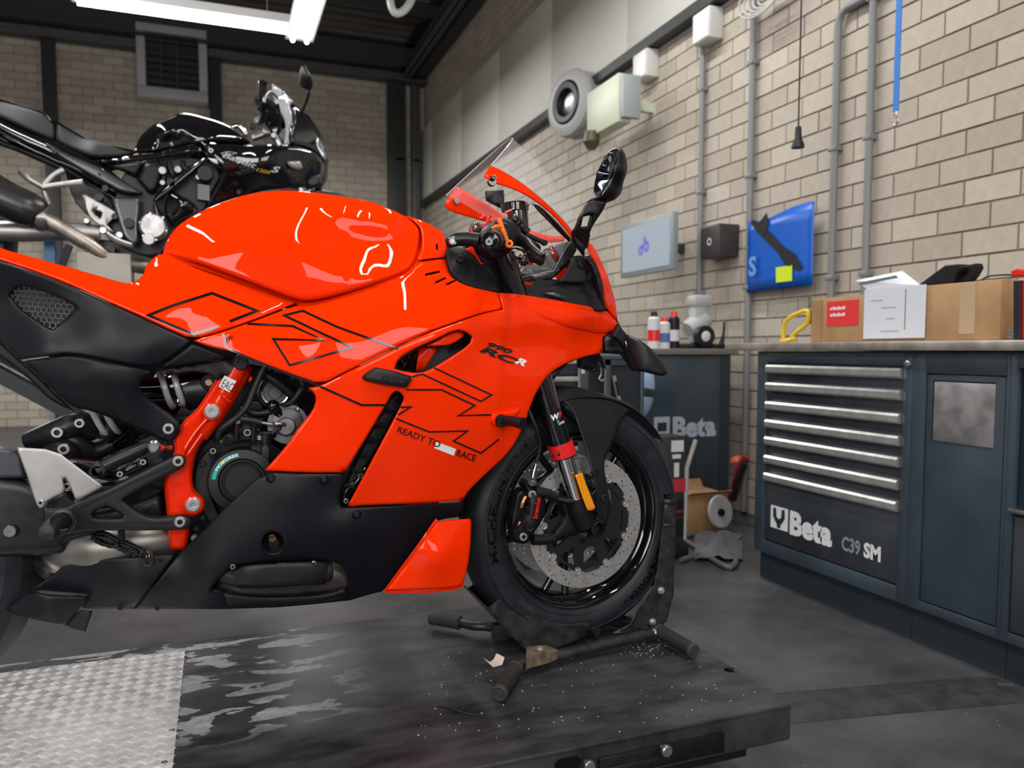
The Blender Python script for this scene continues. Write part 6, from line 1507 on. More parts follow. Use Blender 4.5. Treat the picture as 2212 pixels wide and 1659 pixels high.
# label band on the outer tube: text wrapped round the tube
def tube_text(s, py, upx, h, m, wid=1., bold=.03, shear=.2):
    base = P(FX(py), py, YF); up = (P(FX(py-50), py-50, YF)-P(FX(py+50), py+50, YF)).normalized(); side_ = up.cross(Vector((0, 1, 0))); side_ = Vector((up.z, 0, -up.x))
    V, F = text_geo(s, off=bold); k = h/.70; out = []
    for (u, v, _) in V:
        x = upx+(u+v*shear)*k*wid; an = x/.0270; out.append(base+up*(v*k)+side_*(math.sin(an)*.0272)+Vector((0, -math.cos(an)*.0272, 0)))
    mk('fork_lettering', MC, m, out, F, False)
tube('fork_band', MC, decalk, [P(FX(884), 884, YF), P(FX(930), 930, YF)], .0269, 28, curve=False)
tube_text('W', 903, -.014, .0125, whitel, 1.0, .05); tube_text('P', 903, .0055, .0125, redl, 1.0, .05)
tube_text('APEX', 916, -.001, .0052, whitel, 1.1, .03); 
plate('blue_tag', MC, mat('cyan_tag', (.02, .35, .55), .4), [(1203, 909), (1208, 908), (1209, 914), (1204, 915)], YF-.0275, .0005, curl=0)
# axle carrier, axle
panel('axle_carrier', MC, blackp, [(1180, 1150), (1190, 1156), (1218, 1118), (1216, 1108), (1208, 1086), (1198, 1072), (1215, 1070), (1240, 1078), (1252, 1100), (1262, 1120), (1274, 1124), (1278, 1140), (1262, 1150), (1225, 1160), (1196, 1172), (1184, 1170)], -.098, grid=8, curl=.012, cw=9, smooth=1, thick=.02)
lathe('axle_nut', MC, blackm, [(0, .0), (0, .020), (-.018, .021), (-.026, .019), (-.027, .015), (-.024, .0145), (-.005, .0145), (-.004, 0)], P(1281, 1138, -.098), WYd, 32)
tube('axle', MC, blackm, [P(1281, 1138, -.10), P(1281, 1138, -.10)+WYd*.21], .014, 16, curve=False)
tube('clamp_bridge', MC, blackp, pts3([(1185, 1072, -.118), (1205, 1078, -.116), (1235, 1084, -.122), (1256, 1082, -.115)]), .006, 10)
tube('upper_mount', MC, blackp, pts3([(1155, 1062, -.115), (1180, 1066, -.115), (1200, 1074, -.112)]), [.013, .012, .012], 12)
tube('lower_mount', MC, blackp, pts3([(1150, 1165, -.115), (1175, 1166, -.113), (1196, 1162, -.108)]), [.013, .012, .012], 12)
# caliper
DCa = TPS([(1135, 1050, .118), (1180, 1090, .115), (1150, 1168, .118), (1112, 1165, .112), (1120, 1100, .112), (1156, 1110, .138), (1148, 1140, .136), (1160, 1085, .136)])
panel('brake_caliper', MC, blackp, [(1130, 1046), (1138, 1036), (1149, 1056), (1160, 1060), (1172, 1068), (1182, 1086), (1176, 1115), (1164, 1136), (1154, 1150), (1146, 1168), (1134, 1176), (1112, 1172), (1105, 1156), (1110, 1140), (1124, 1128), (1128, 1110), (1140, 1096), (1138, 1082), (1142, 1070)], DCa, grid=7, curl=.010, cw=7, smooth=2, thick=.03)
knob('piston_cap', MC, blackp, 1149, 1102, -.128, 12, .008, prof=[(-1, 1), (.6, 1), (1, .85), (.7, .6), (.7, 0)]); knob('piston_cap', MC, blackp, 1142, 1135, -.128, 12, .008, prof=[(-1, 1), (.6, 1), (1, .85), (.7, .6), (.7, 0)])
panel('caliper_back', MC, blackm, [(1116, 1064), (1132, 1056), (1146, 1075), (1136, 1095), (1128, 1120), (1118, 1128), (1106, 1150), (1104, 1120), (1110, 1098)], -.10, grid=8, curl=.006, cw=5, thick=.03)
tube('brake_pad', MC, copper, pts3([(1136, 1072, -.112), (1130, 1084, -.112), (1126, 1096, -.110)]), .006, 8); tube('brake_pad', MC, copper, pts3([(1124, 1126, -.112), (1120, 1140, -.112), (1114, 1148, -.11)]), .006, 8)
text_px('caliper_lettering', MC, redl, 'brembo', 1160.5, 1121, 10, -80, lambda x, y: DCa(x, y)-.003, wid=1.0, bold=.03, off=-.003)
bolt(MC, B_ZINC, 1149, 1068, -.125, 8.5); bolt(MC, B_ZINC, 1130, 1159, -.122, 8.5)
tube('bleed_banjo', MC, chrome, pts3([(1150, 1044, -.12), (1150, 1041, -.13)]), .010, 14, curve=False); bolt(MC, B_STEEL, 1150, 1043, -.13, 5.5)
tube('hose_end', MC, chrome, pts3([(1150, 1037, -.12), (1154, 1015, -.118), (1158, 1000, -.115)]), [.005, .0045, .0035], 10)
tube('brake_hose', MC, rubberd, pts3([(1158, 1001, -.115), (1166, 965, -.12), (1160, 930, -.13), (1148, 900, -.13), (1138, 875, -.12), (1132, 850, -.10)]), .0042, 10)
for k in range(3):
    knob('far_caliper_part', MC, (blackm, grey_eng, blackm)[k], (1104, 1098, 1112)[k], (1068, 1090, 1120)[k], (.06, .05, .06)[k], 16, .03)
# ---------------- amber reflector, fender
o = panel('reflector', MC, amber, [(1242, 1026), (1258, 1021), (1267, 1048), (1286, 1096), (1283, 1102), (1269, 1103), (1257, 1072)], -.142, grid=8, curl=.001, cw=2, smooth=0, thick=.006)
plate('reflector_back', MC, blackp, [(1250, 1024), (1261, 1021), (1290, 1097), (1287, 1104), (1270, 1106)], -.137, .008)
dfe = TPS([(1206, 834, .045), (1285, 845, .050), (1358, 885, .052), (1340, 910, .066), (1300, 905, .074), (1250, 870, .070), (1228, 874, .074), (1246, 914, .090), (1325, 954, .082), (1267, 979, .104), (1305, 994, .098), (1278, 1022, .122), (1309, 1135, .128), (1322, 1095, .120), (1300, 1060, .122)])
panel('front_fender', MC, blackp, [(1196, 838), (1208, 834), (1242, 834), (1285, 845), (1322, 860), (1358, 884), (1356, 892), (1340, 911), (1330, 940), (1318, 970), (1305, 994), (1306, 1022), (1314, 1065), (1322, 1095), (1314, 1118), (1309, 1136), (1303, 1122), (1292, 1075), (1278, 1022), (1267, 979), (1246, 914), (1236, 890), (1224, 874), (1210, 867), (1198, 856)], dfe, grid=9, curl=.004, cw=5, smooth=1, mirror=True)
V, F = [], []
n1_, n2_ = 44, 10
for i in range(n1_+1):
    an = R_(36+(158-36)*i/n1_)
    for j in range(n2_+1):
        u = -1+2*j/n2_; rr = .318-.012*(abs(u)**3); hw = .066*min(1, .55+.45*math.sin(math.pi*min(1, (i+2)/n1_*1.0)))
        V.append(Wp(math.cos(an)*rr, u*hw, math.sin(an)*rr))
for i in range(n1_):
    for j in range(n2_): k = i*(n2_+1)+j; F.append((k, k+1, k+n2_+2, k+n2_+1))
o = mk('fender_crown', MC, blackp, V, F); md = o.modifiers.new('t', 'SOLIDIFY'); md.thickness = .003
bolt(MC, B_BLACK, 1284, 1019, -.124, 8); bolt(MC, B_BLACK, 1304, 1077, -.127, 8)
panel('fender_shoulder', MC, blackp, [(1208, 868), (1222, 872), (1238, 888), (1243, 905), (1240, 914), (1226, 906), (1212, 890)], TPS([(1208, 868, .09), (1243, 905, .10), (1226, 906, .09), (1230, 888, .118), (1218, 880, .11)]), grid=7, curl=.01, cw=6)
# ---------------- front black winglets
DWf = TPS([(1355, 722, .115), (1378, 732, .15), (1412, 757, .17), (1441, 798, .18), (1430, 813, .185), (1378, 801, .165), (1366, 782, .15), (1395, 775, .178)])
panel('front_winglet', MC, blackp, [(1355, 722), (1368, 727), (1390, 739), (1412, 757), (1430, 780), (1441, 797), (1442, 807), (1433, 813), (1416, 810), (1390, 803), (1374, 802), (1366, 782), (1357, 753), (1352, 735)], DWf, grid=9, curl=.008, cw=7, smooth=2, mirror=True, thick=.006)
panel('winglet_strut', MC, blackp, [(1336, 700), (1345, 712), (1356, 724), (1362, 750), (1372, 785), (1372, 802), (1364, 796), (1357, 775), (1350, 757), (1340, 738), (1322, 726)], -.105, grid=9, curl=.004, cw=4, mirror=True, thick=.012)
plate('winglet_root', MC, blackm, [(1306, 728), (1328, 716), (1342, 738), (1356, 766), (1345, 764), (1304, 763)], -.06, .02)
panel('winglet_slat', MC, blackp, [(1306, 745), (1345, 752), (1362, 776), (1366, 800), (1352, 784), (1340, 766), (1306, 762)], -.075, grid=10, curl=.004, thick=.006, mirror=True)
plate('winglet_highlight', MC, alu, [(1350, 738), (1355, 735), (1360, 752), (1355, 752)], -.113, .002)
plate('nose_keel', MC, blackp, [(1333, 690), (1338, 700), (1350, 726), (1340, 724), (1328, 716)], -.04, .02)
# under-nose black inner edge
plate('under_fairing', MC, rubberd, [(1185, 812), (1212, 791), (1228, 786), (1206, 806), (1190, 832), (1170, 850), (1163, 842)], -.10, .01)
plate('radiator', MC, rubberd, [(1020, 700), (1180, 740), (1190, 820), (1150, 860), (1120, 930), (1090, 980), (1010, 1050), (960, 1040)], -.07, .14, grid=40)
# ---------------- COCKPIT
ik = blackp
panel('cockpit_liner', MC, ik, [(966, 530), (985, 522), (1010, 535), (1050, 560), (1120, 590), (1200, 606), (1270, 600), (1285, 560), (1300, 600), (1308, 664), (1300, 680), (1200, 664), (1120, 648), (1060, 640), (1000, 630), (968, 604)], -.085, grid=14, curl=.004, cw=6)
panel('cockpit_side_cover', MC, ik, [(961, 545), (966, 530), (978, 526), (1000, 530), (1018, 548), (1035, 560), (1056, 590), (1082, 632), (1060, 632), (1010, 621), (982, 606), (965, 582)], TPS([(961, 545, .13), (1000, 530, .12), (1060, 624, .15), (985, 600, .155), (1030, 570, .13), (990, 565, .15)]), grid=9, curl=.008, cw=7, smooth=1, mirror=True)
bolt(MC, B_BLACK, 993, 560, -.150, 8)
panel('cockpit_bracket', MC, ik, [(1238, 552), (1256, 552), (1265, 566), (1270, 590), (1270, 611), (1206, 610), (1218, 594)], -.115, grid=8, curl=.002, cw=4, label='grey triangular cockpit bracket', smooth=1)
knob('bracket_recess', MC, ik, 1258, 570, -.119, 9, .002); bolt(MC, B_BLACK, 1258, 570, -.119, 6)
panel('cockpit_floor', MC, ik, [(1118, 618), (1130, 612), (1180, 622), (1205, 616), (1250, 628), (1306, 650), (1310, 672), (1290, 674), (1200, 660), (1120, 645)], -.100, grid=10, curl=.003, cw=4)
tube('cable_clip', MC, grey_eng, pts3([(1178, 634, -.11), (1195, 636, -.115), (1212, 641, -.115), (1222, 645, -.11), (1216, 647, -.11)]), [.002, .0045, .0035, .003, .0015], 8)
plate('red_triangle_bracket', MC, frame_o, [(1000, 540), (1020, 531), (1030, 550), (1040, 568), (1048, 570), (1038, 574), (1028, 556), (1012, 544)], -.125, .005, label='orange cable bracket')
plate('red_flag', MC, frame_o, [(1128, 609), (1152, 612), (1148, 618), (1132, 616)], -.10, .003)
for k, y_ in enumerate((-.045, .045)):
    pass
tube('steering_stem', MC, blackm, pts3([(1050, 520, 0), (1110, 700, 0)]), .03, 16, curve=False)
panel('triple_clamp', MC, blackm, [(960, 520), (975, 512), (1010, 516), (1060, 522), (1095, 540), (1090, 556), (1030, 548), (975, 540)], -.085, grid=10, curl=.006, cw=5, thick=.17)
tube('bar_clamp', MC, blackm, pts3([(966, 524, -.14), (985, 518, -.15), (1010, 516, -.16), (1035, 520, -.17)]), [.012, .014, .014, .016], 14)
knob('clamp_screw', MC, blackg, 977, 521, -.156, 10, .006); bolt(MC, B_STEEL, 977, 521, -.160, 4)
tube('key_barrel', MC, chrome, pts3([(1026, 482, -.08), (1030, 496, -.08), (1034, 510, -.08)]), [.012, .016, .018], 14)
tube('ignition_body', MC, blackm, pts3([(1020, 505, -.08), (1045, 500, -.08)]), .018, 12)
plate('anodised_clip', MC, redp, [(1034, 470), (1046, 463), (1052, 468), (1044, 474), (1036, 475)], -.11, .006); tube('anodised_rod', MC, redp, pts3([(1040, 490, -.13), (1050, 484, -.13), (1056, 470, -.13), (1060, 466, -.13)]), .003, 8)
# right handlebar: bar end, grip (seen end on), throttle housing
e0 = P(1059, 521, -.365); e1 = P(1088, 507, -.19); ad_ = (e0-e1).normalized()
lathe('hand_grip', MC, mat('grip_rubber', (.012, .012, .013), .55, bump=.5, bscale=400), [(-.012, 0), (-.012, .0185), (0, .0195), (.12, .0165), (.125, .0165)], e1+(e0-e1)*.25, ad_, 28)
lathe('bar_end', MC, blackg, [(-.004, .0), (-.004, .0165), (.006, .0172), (.010, .0165), (.012, .012), (.010, .0105), (.012, .0075), (.012, 0)], e0, ad_, 32)
lathe('bar_end_screw', MC, zinc, [(.010, .0072), (.016, .0066), (.016, .003), (.012, .003), (.012, 0)], e0, ad_, 16)
lathe('grip_flange', MC, blackp, [(0, .0), (0, .0275), (.008, .029), (.012, .027), (.012, .018)], e1+(e0-e1)*.20, ad_, 36)
lathe('throttle_housing', MC, blackp, [(-.035, 0), (-.035, .030), (-.03, .034), (.012, .034), (.018, .030), (.018, .02)], e1, ad_, 36)
panel('housing_shell', MC, blackp, [(1040, 530), (1050, 545), (1062, 560), (1080, 558), (1098, 548), (1118, 530), (1120, 500), (1105, 480), (1080, 472), (1060, 480), (1045, 498)], -.185, grid=9, curl=.012, cw=9, thick=.03)
panel('switch_block', MC, blackm, [(1098, 470), (1112, 462), (1128, 474), (1131, 480), (1120, 492), (1106, 482)], -.20, grid=7, curl=.006, cw=4, thick=.03); plate('switch_button', MC, blackg, [(1108, 472), (1116, 468), (1122, 476), (1114, 481)], -.207, .006)
plate('red_switch', MC, redp, [(1090, 457), (1104, 451), (1107, 454), (1092, 460)], -.21, .01)
orc = mat('orange_plastic', (.85, .16, .01), .35)
tube('throttle_lock', MC, orc, [e for e in pts3([(1078, 474, -.30), (1082, 484, -.305), (1086, 497, -.31), (1092, 512, -.31), (1097, 523, -.31)])], [.006, .0045, .005, .0045, .004], 8, label='orange throttle locking clip')
tube('throttle_lock', MC, orc, pts3([(1062, 494, -.315), (1070, 490, -.315), (1080, 491, -.31), (1087, 497, -.31)]), [.002, .004, .005, .004], 8)
tube('lock_eyelet', MC, orc, [P(1100+6*math.cos(a_), 527+6*math.sin(a_), -.31) for a_ in [2*math.pi*i/14 for i in range(14)]], .003, 8, curve=False, closed=True)
lathe('brake_reservoir', MC, mat('smoky_reservoir', (.03, .015, .01), .15, coat=1), [(0, 0), (0, .022), (.045, .024), (.047, 0)], P(1121, 492, -.13), (-.1, 0, 1), 28)
lathe('reservoir_cap', MC, blackg, [(0, .026), (.001, .0295), (.016, .0295), (.019, .027), (.019, 0)], P(1112, 457, -.13), (-.1, 0, 1), 28)
for k in range(12): 
    an = 2*math.pi*k/12; c = P(1112, 457, -.13); tube('cap_rib', MC, blackg, [c+Vector((math.cos(an)*.0295, math.sin(an)*.0295, .002)), c+Vector((math.cos(an)*.0295, math.sin(an)*.0295, .016))], .0012, 5, curve=False)
tube('brake_lever', MC, blackm, pts3([(1112, 520, -.18), (1135, 522, -.22), (1150, 536, -.28), (1168, 550, -.33), (1174, 554, -.34)]), [.012, .011, .008, .006, .005], 12)
tube('lever_guard', MC, blackg, pts3([(1135, 507, -.15), (1155, 515, -.15), (1175, 524, -.15)]), .006, 10); knob('guard_end', MC, blackg, 1175, 525, -.155, 6, .008)
tube('cylinder', MC, blackp, pts3([(1115, 520, -.17), (1140, 530, -.16), (1160, 540, -.15)]), [.018, .016, .012], 14)
tube('cable_bunch', MC, rubberd, pts3([(1125, 488, -.14), (1134, 497, -.14), (1140, 502, -.14)]), .01, 10)
tube('key_loop', MC, blackg, [P(1118+17*math.cos(a_), 546+12*math.sin(a_)+4*math.cos(a_), -.27) for a_ in [2*math.pi*i/20 for i in range(20)]], .0035, 8, curve=False, closed=True)
lathe('lever_ball', MC, blackg, [(-.011*math.cos(a_), .011*math.sin(a_)) for a_ in [math.pi*i/10 for i in range(11)]], P(1131, 564, -.27), (0, -1, 0), 18)
tube('ball_arm', MC, steel, pts3([(1122, 552, -.27), (1128, 556, -.27), (1130, 560, -.27)]), .004, 8)
tube('switch_lever', MC, blackp, pts3([(1140, 552, -.2), (1156, 556, -.22), (1172, 566, -.22)]), [.010, .012, .010], 10)
plate('orange_catch', MC, orc, [(1140, 562), (1152, 560), (1154, 568), (1146, 573)], -.2, .006)
# far handlebar
tube('far_handlebar', MC, blackm, [Vector((P(1088, 507, -.19).x, 2*MID-P(1088, 507, -.19).y, P(1088, 507, -.19).z)), Vector((e0.x, 2*MID-e0.y, e0.z))], .017, 14, curve=False)
# dash display (faces the rider) with clear bezel
cA = [(1234, 520), (1196, 584), (1158, 592), (1116, 602)]
plate('dash_body', MC, ik, [(1228, 522), (1240, 520), (1246, 540), (1230, 566), (1205, 594), (1184, 608), (1130, 612), (1116, 604), (1158, 598), (1196, 588)], -.085, .15, grid=20)
V = [PV(*q_, -.088)[0] for q_ in ((1234, 519), (1197, 585))]+[PV(*q_, -.088)[0] for q_ in ((1158, 592), (1117, 601))]
lens = mat('dash_lens', (.16, .16, .17), .08, coat=1., noise=.3, nscale=150)
for q4, nm in (([(1234, 519), (1190, 532), (1176, 548), (1184, 572), (1197, 585)], 'dash_lens'), ([(1112, 598), (1122, 578), (1135, 566), (1170, 574), (1190, 582), (1158, 592), (1116, 601)], 'dash_lens_lower')):
    panel(nm, MC, lens, q4, -.080, grid=8, curl=0, thick=.003, smooth=0)
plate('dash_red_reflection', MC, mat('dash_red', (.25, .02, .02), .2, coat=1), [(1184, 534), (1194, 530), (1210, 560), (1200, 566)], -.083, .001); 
tube('dash_edge', MC, alu, pts3([(1234, 519, -.09), (1213, 552, -.09), (1197, 585, -.09), (1158, 592, -.09), (1117, 601, -.09)]), .0012, 6, curve=False)
tube('dash_rib', MC, chrome, pts3([(1194, 531, -.088), (1213, 558, -.088)]), .0012, 6, curve=False); tube('dash_rib', MC, chrome, pts3([(1181, 536, -.088), (1196, 572, -.088)]), .001, 6, curve=False)
# ---------------- windscreen: orange rails and the clear shell
DR = TPS([(1046, 378, .19), (1060, 355, .186), (1115, 390, .185), (1180, 440, .17), (1235, 505, .14), (1240, 520, .14), (1150, 425, .182)])
rail = [(1045, 381), (1047, 376), (1060, 356), (1066, 358), (1090, 371), (1125, 393), (1160, 420), (1200, 457), (1225, 484), (1238, 500), (1240, 512), (1236, 518), (1222, 497), (1195, 466), (1165, 441), (1130, 418), (1095, 404), (1073, 398), (1052, 388)]
panel('screen_rail', MC, orange, rail, DR, grid=8, curl=.003, cw=4, smooth=1, thick=.003)
DRf = TPS([(962, 440, -.175), (985, 404, -.175), (1090, 466, -.165), (1221, 515, -.13), (1020, 470, -.185), (1140, 510, -.15), (1050, 440, -.165)])
panel('screen_rail', MC, orange, [(962, 437), (985, 404), (1000, 409), (1050, 440), (1090, 466), (1130, 490), (1170, 507), (1221, 512), (1218, 522), (1180, 525), (1140, 514), (1100, 500), (1060, 483), (1020, 471), (975, 458), (961, 447)], DRf, grid=9, curl=.003, cw=4, smooth=1, thick=.003)
strip('rail_step', MC, frame_o, [(988, 410), (1004, 418), (1070, 462), (1100, 480)], 1.5, DRf, off=-.001)
knob('rail_screw', MC, blackg, 986, 435, .168, 6.5, .006)
panel('screen_rail_inner', MC, blackg, [(1150, 440), (1165, 442), (1200, 475), (1225, 503), (1236, 520), (1228, 522), (1205, 500), (1180, 474), (1158, 452)], lambda x, y: DR(x, y)+.012, grid=8, curl=.003, cw=3)
knob('rail_screw', MC, blackg, 1066, 384, -.193, 6, .004); bolt(MC, B_BLACK, 1066, 384, -.196, 4.5); knob('rail_grommet', MC, blackg, 1061, 394, -.180, 9, .01)
near_ = [(1061, 357), (1090, 371), (1125, 393), (1160, 420), (1200, 457), (1226, 485), (1240, 506)]
crown = [(1094, 306), (1118, 328), (1146, 357), (1178, 395), (1212, 437), (1242, 484), (1264, 520)]
V = []; F = []; n = 16
rows = [(catmull([Vector((a_, b2, 0)) for a_, b2 in near_], 3)), (catmull([Vector((a_, b2, 0)) for a_, b2 in crown], 3))]
for (q1, q2) in zip(*rows):
    A_ = PV(q1.x, q1.y, DR(q1.x, q1.y)+.001)[0]; B_ = PV(q2.x, q2.y, 0)[0]
    for j in range(n+1):
        s = -1+2*j/n; yy = MID-(MID-A_[1])*(-s)*(.84 if s > 0 else 1.); w_ = (1-abs(s)**2.3)
        V.append((A_[0]+(B_[0]-A_[0])*w_, yy, A_[2]+(B_[2]-A_[2])*w_))
for i in range(len(rows[0])-1):
    for j in range(n): k = i*(n+1)+j; F.append((k, k+1, k+n+2, k+n+1))
o = mk('windscreen', MC, glassc, V, F, True, 'clear plastic windscreen')
for idx_, rr in ((range(0, n+1), .0018),):
    tube('screen_edge', MC, mat('screen_edge_clear', (.6, .62, .64), .1, alpha=.7), [V[i] for i in idx_], rr, 6)
tube('screen_edge', MC, MATS['screen_edge_clear'], [V[i*(n+1)] for i in range(len(rows[0]))], .0012, 6)
# near mirror
panel('mirror_stalk', MC, blackp, [(1236, 508), (1240, 498), (1248, 488), (1257, 461), (1272, 436), (1293, 431), (1311, 436), (1302, 456), (1290, 473), (1275, 497), (1273, 520), (1268, 536), (1262, 540), (1248, 522)], TPS([(1236, 508, .15), (1266, 536, .145), (1257, 461, .20), (1290, 470, .20), (1300, 434, .215), (1272, 436, .195)]), grid=8, curl=.006, cw=6, smooth=1, thick=.014, holes=[[(1260, 467), (1280, 463), (1274, 487), (1255, 490)]])
panel('mirror_mount', MC, blackp, [(1235, 508), (1246, 500), (1276, 508), (1264, 532), (1262, 560), (1286, 566), (1300, 600), (1306, 660), (1296, 640), (1284, 590), (1262, 548), (1244, 528)], -.148, grid=8, curl=.005, cw=5, smooth=1, thick=.012)
mh = [(1340, 319), (1350, 329), (1356, 355), (1355, 372), (1346, 394), (1344, 413), (1337, 424), (1326, 433), (1311, 437), (1290, 437), (1274, 434), (1287, 424), (1300, 420), (1322, 385), (1334, 345), (1333, 326)]
panel('mirror_shell', MC, blackp, mh, TPS([(1340, 319, .300), (1356, 360, .275), (1344, 413, .235), (1311, 437, .21), (1274, 434, .18), (1322, 385, .265), (1334, 345, .295), (1300, 420, .228), (1345, 370, .29), (1325, 420, .25)]), grid=7, curl=.010, cw=6, smooth=1, thick=.02)
gl = [(1340, 320), (1335, 345), (1322, 385), (1300, 420), (1288, 422), (1285, 412), (1290, 380), (1299, 361), (1314, 331), (1330, 321)]
gy = TPS([(1340, 320, .305), (1322, 385, .255), (1300, 420, .225), (1288, 422, .185), (1290, 380, .155), (1314, 331, .225), (1330, 321, .272)])
panel('mirror_glass', MC, mirrorm, gl, gy, grid=8, curl=.001, cw=2, smooth=1, thick=.004)
strip('mirror_bezel', MC, steel, [(1340, 320), (1335, 345), (1322, 385), (1301, 420)], 1.6, gy, off=-.004)
strip('mirror_bezel', MC, blackg, [(1301, 420), (1288, 423), (1284, 412), (1289, 380), (1298, 361), (1313, 331), (1330, 320), (1340, 320)], 2.2, gy, off=-.004)
plate('far_black_plate', MC, rubberd, [(1050, 412), (1088, 410), (1090, 438), (1082, 448), (1052, 432)], .10, .01)  # added stand-in for an unidentified black shape beyond the screen, no real switchgear
# ============================================================ BLACK MOTORCYCLE on the far lift
M2 = 3.9; L2 = 1.12
B2 = thing('motorcycle', 'black half-faired sport tourer raised on a lift behind the orange motorcycle', 'motorcycle', (-.9, M2, L2))
c1 = lambda L: [(a_*.3345, 130+b2*.3345) for a_, b2 in L]
def pn(name, m, pts, w_, **k):
    k.setdefault('grid', 10); k.setdefault('curl', .02); k.setdefault('cw', 9); k.setdefault('smooth', 1); k.setdefault('thick', .008)
    D = TPS(w_) if isinstance(w_, list) else (-w_)
    return panel(name, B2, m, pts, D, mid=M2, **k)
def pp(L): return [Vector(PV(a_, b2, y, M2)[0]) for a_, b2, y in L]
seatm = mat('seat_vinyl', (.018, .018, .021), .6, bump=.3, bscale=300)
seatp = c1([(-120, 220), (0, 245), (100, 278), (270, 328), (295, 345), (320, 385), (352, 412), (355, 522), (270, 492), (120, 425), (0, 372), (-120, 330)])
pn('passenger_seat', seatm, seatp, [(-30, 220, .10), (90, 240, .10), (118, 300, .135), (0, 250, .14), (40, 265, .15), (100, 290, .14)], mirror=True)
fseat = c1([(360, 405), (385, 400), (450, 440), (560, 505), (700, 545), (860, 578), (862, 603), (820, 620), (750, 630), (600, 630), (500, 592), (360, 522)])
DS3 = [(120, 265, .10), (187, 300, .11), (288, 326, .09), (167, 327, .15), (120, 304, .14), (251, 341, .13), (200, 320, .15)]
pn('rider_seat', seatm, fseat, DS3, mirror=True)
bridge('seat_top', B2, seatm, c1([(-120, 222), (0, 247), (100, 280), (270, 330), (295, 347), (320, 387), (385, 402), (450, 442), (560, 507), (700, 547), (860, 580)]), lambda x, y: np.full(len(np.atleast_1d(x)), -.10), rise=.006, mid=M2)
tail2 = c1([(-120, 330), (0, 372), (120, 428), (270, 495), (355, 524), (500, 594), (600, 633), (700, 700), (800, 782), (930, 862), (780, 868), (700, 820), (560, 735), (300, 600), (100, 520), (-120, 400)])
pn('tail_panel', blackg, tail2, [(-40, 250, .14), (117, 304, .155), (311, 418, .13), (0, 300, .15), (200, 360, .165), (260, 400, .15)], mirror=True, curl=.02, cw=8)
pn('side_rail', mat('satin_charcoal', (.03, .032, .038), .35, coat=.3), c1([(290, 530), (330, 545), (420, 600), (600, 665), (760, 760), (920, 862), (800, 862), (700, 810), (500, 700), (345, 600), (310, 570)]), .17, curl=.012, cw=6)
pn('under_tail', blackp, c1([(-120, 400), (0, 515), (140, 560), (300, 620), (540, 740), (560, 800), (400, 720), (220, 640), (60, 570), (-120, 520)]), .12)
tank2 = c1([(868, 575), (875, 555), (890, 520), (915, 482), (950, 450), (1000, 410), (1050, 388), (1100, 372), (1150, 345), (1190, 340), (1250, 350), (1330, 372), (1400, 392), (1470, 420), (1540, 460), (1590, 505), (1620, 532), (1500, 530), (1380, 522), (1290, 540), (1230, 548), (1100, 575), (1000, 595), (868, 602)])
pn('fuel_tank', blackg, tank2, [(291, 325, .09), (320, 280, .08), (351, 260, .08), (385, 246, .06), (440, 252, .07), (502, 277, .08), (535, 307, .08), (431, 310, .16), (334, 329, .14), (360, 290, .15), (400, 275, .14), (365, 300, .11), (460, 285, .15), (440, 270, .12)], mirror=True, grid=7, curl=.02, cw=8)
bridge('tank_crown', B2, blackg, c1([(868, 575), (890, 522), (950, 452), (1050, 390), (1150, 348), (1250, 353), (1400, 394), (1540, 462), (1610, 525)]), lambda x, y: np.full(len(np.atleast_1d(x)), -.05), rise=.0, mid=M2)
pn('frame_rail', blackg, c1([(860, 605), (1000, 600), (1230, 552), (1300, 545), (1325, 600), (1180, 610), (1000, 640), (860, 660), (600, 660), (580, 645), (750, 636)]), .16, curl=.014, cw=5)
fair = c1([(1285, 518), (1330, 528), (1440, 540), (1600, 550), (1750, 545), (1900, 548), (1960, 565), (2030, 590), (2085, 640), (2098, 690), (2085, 770), (2070, 800), (2040, 825), (1950, 832), (1830, 835), (1700, 850), (1640, 870), (1560, 900), (1440, 940), (1310, 965), (1330, 900), (1440, 715), (1340, 620), (1310, 570)])
DFa = [(431, 304, .18), (530, 312, .20), (636, 312, .19), (690, 340, .13), (701, 370, .09), (682, 406, .09), (640, 405, .15), (569, 414, .15), (500, 430, .14), (440, 451, .13), (480, 371, .19), (560, 350, .22), (620, 340, .20), (620, 375, .185), (540, 390, .178), (500, 390, .168)]
pn('side_fairing', blackg, fair, DFa, mirror=True, curl=.03, cw=9, grid=8)
TF = TPS(DFa)
pn('frame_down_member', blackg, c1([(1335, 612), (1345, 640), (1250, 730), (1110, 850), (1010, 920), (1040, 990), (1090, 1070), (1075, 1130), (1030, 1080), (985, 960), (990, 880), (1130, 750)]), .17, curl=.015, cw=5)
pn('clutch_side_cover', blackg, c1([(1090, 840), (1130, 850), (1180, 880), (1230, 900), (1280, 960), (1260, 1000), (1180, 1030), (1110, 1080), (1060, 1000), (1050, 930)]), [(365, 415, .17), (400, 440, .21), (428, 455, .17), (370, 490, .17), (350, 445, .17), (390, 470, .19)], curl=.03, cw=10)
pn('nose_fairing', blackg, c1([(1862, 270), (1900, 285), (1960, 330), (2010, 400), (2055, 475), (2085, 550), (2105, 640), (2090, 690), (2080, 640), (2030, 600), (1975, 568), (1880, 548), (1862, 480), (1895, 370)]), [(622, 222, .12), (656, 240, .08), (686, 287, .07), (702, 340, .06), (640, 312, .16), (630, 260, .14)], mirror=True, curl=.02, cw=7)
bridge('nose_face', B2, blackg, c1([(1870, 275), (1958, 332), (2010, 402), (2053, 478), (2082, 555), (2098, 640), (2088, 760), (2045, 820)]), lambda x, y: np.full(len(np.atleast_1d(x)), -.06), fwd=.03, rise=0, mid=M2)
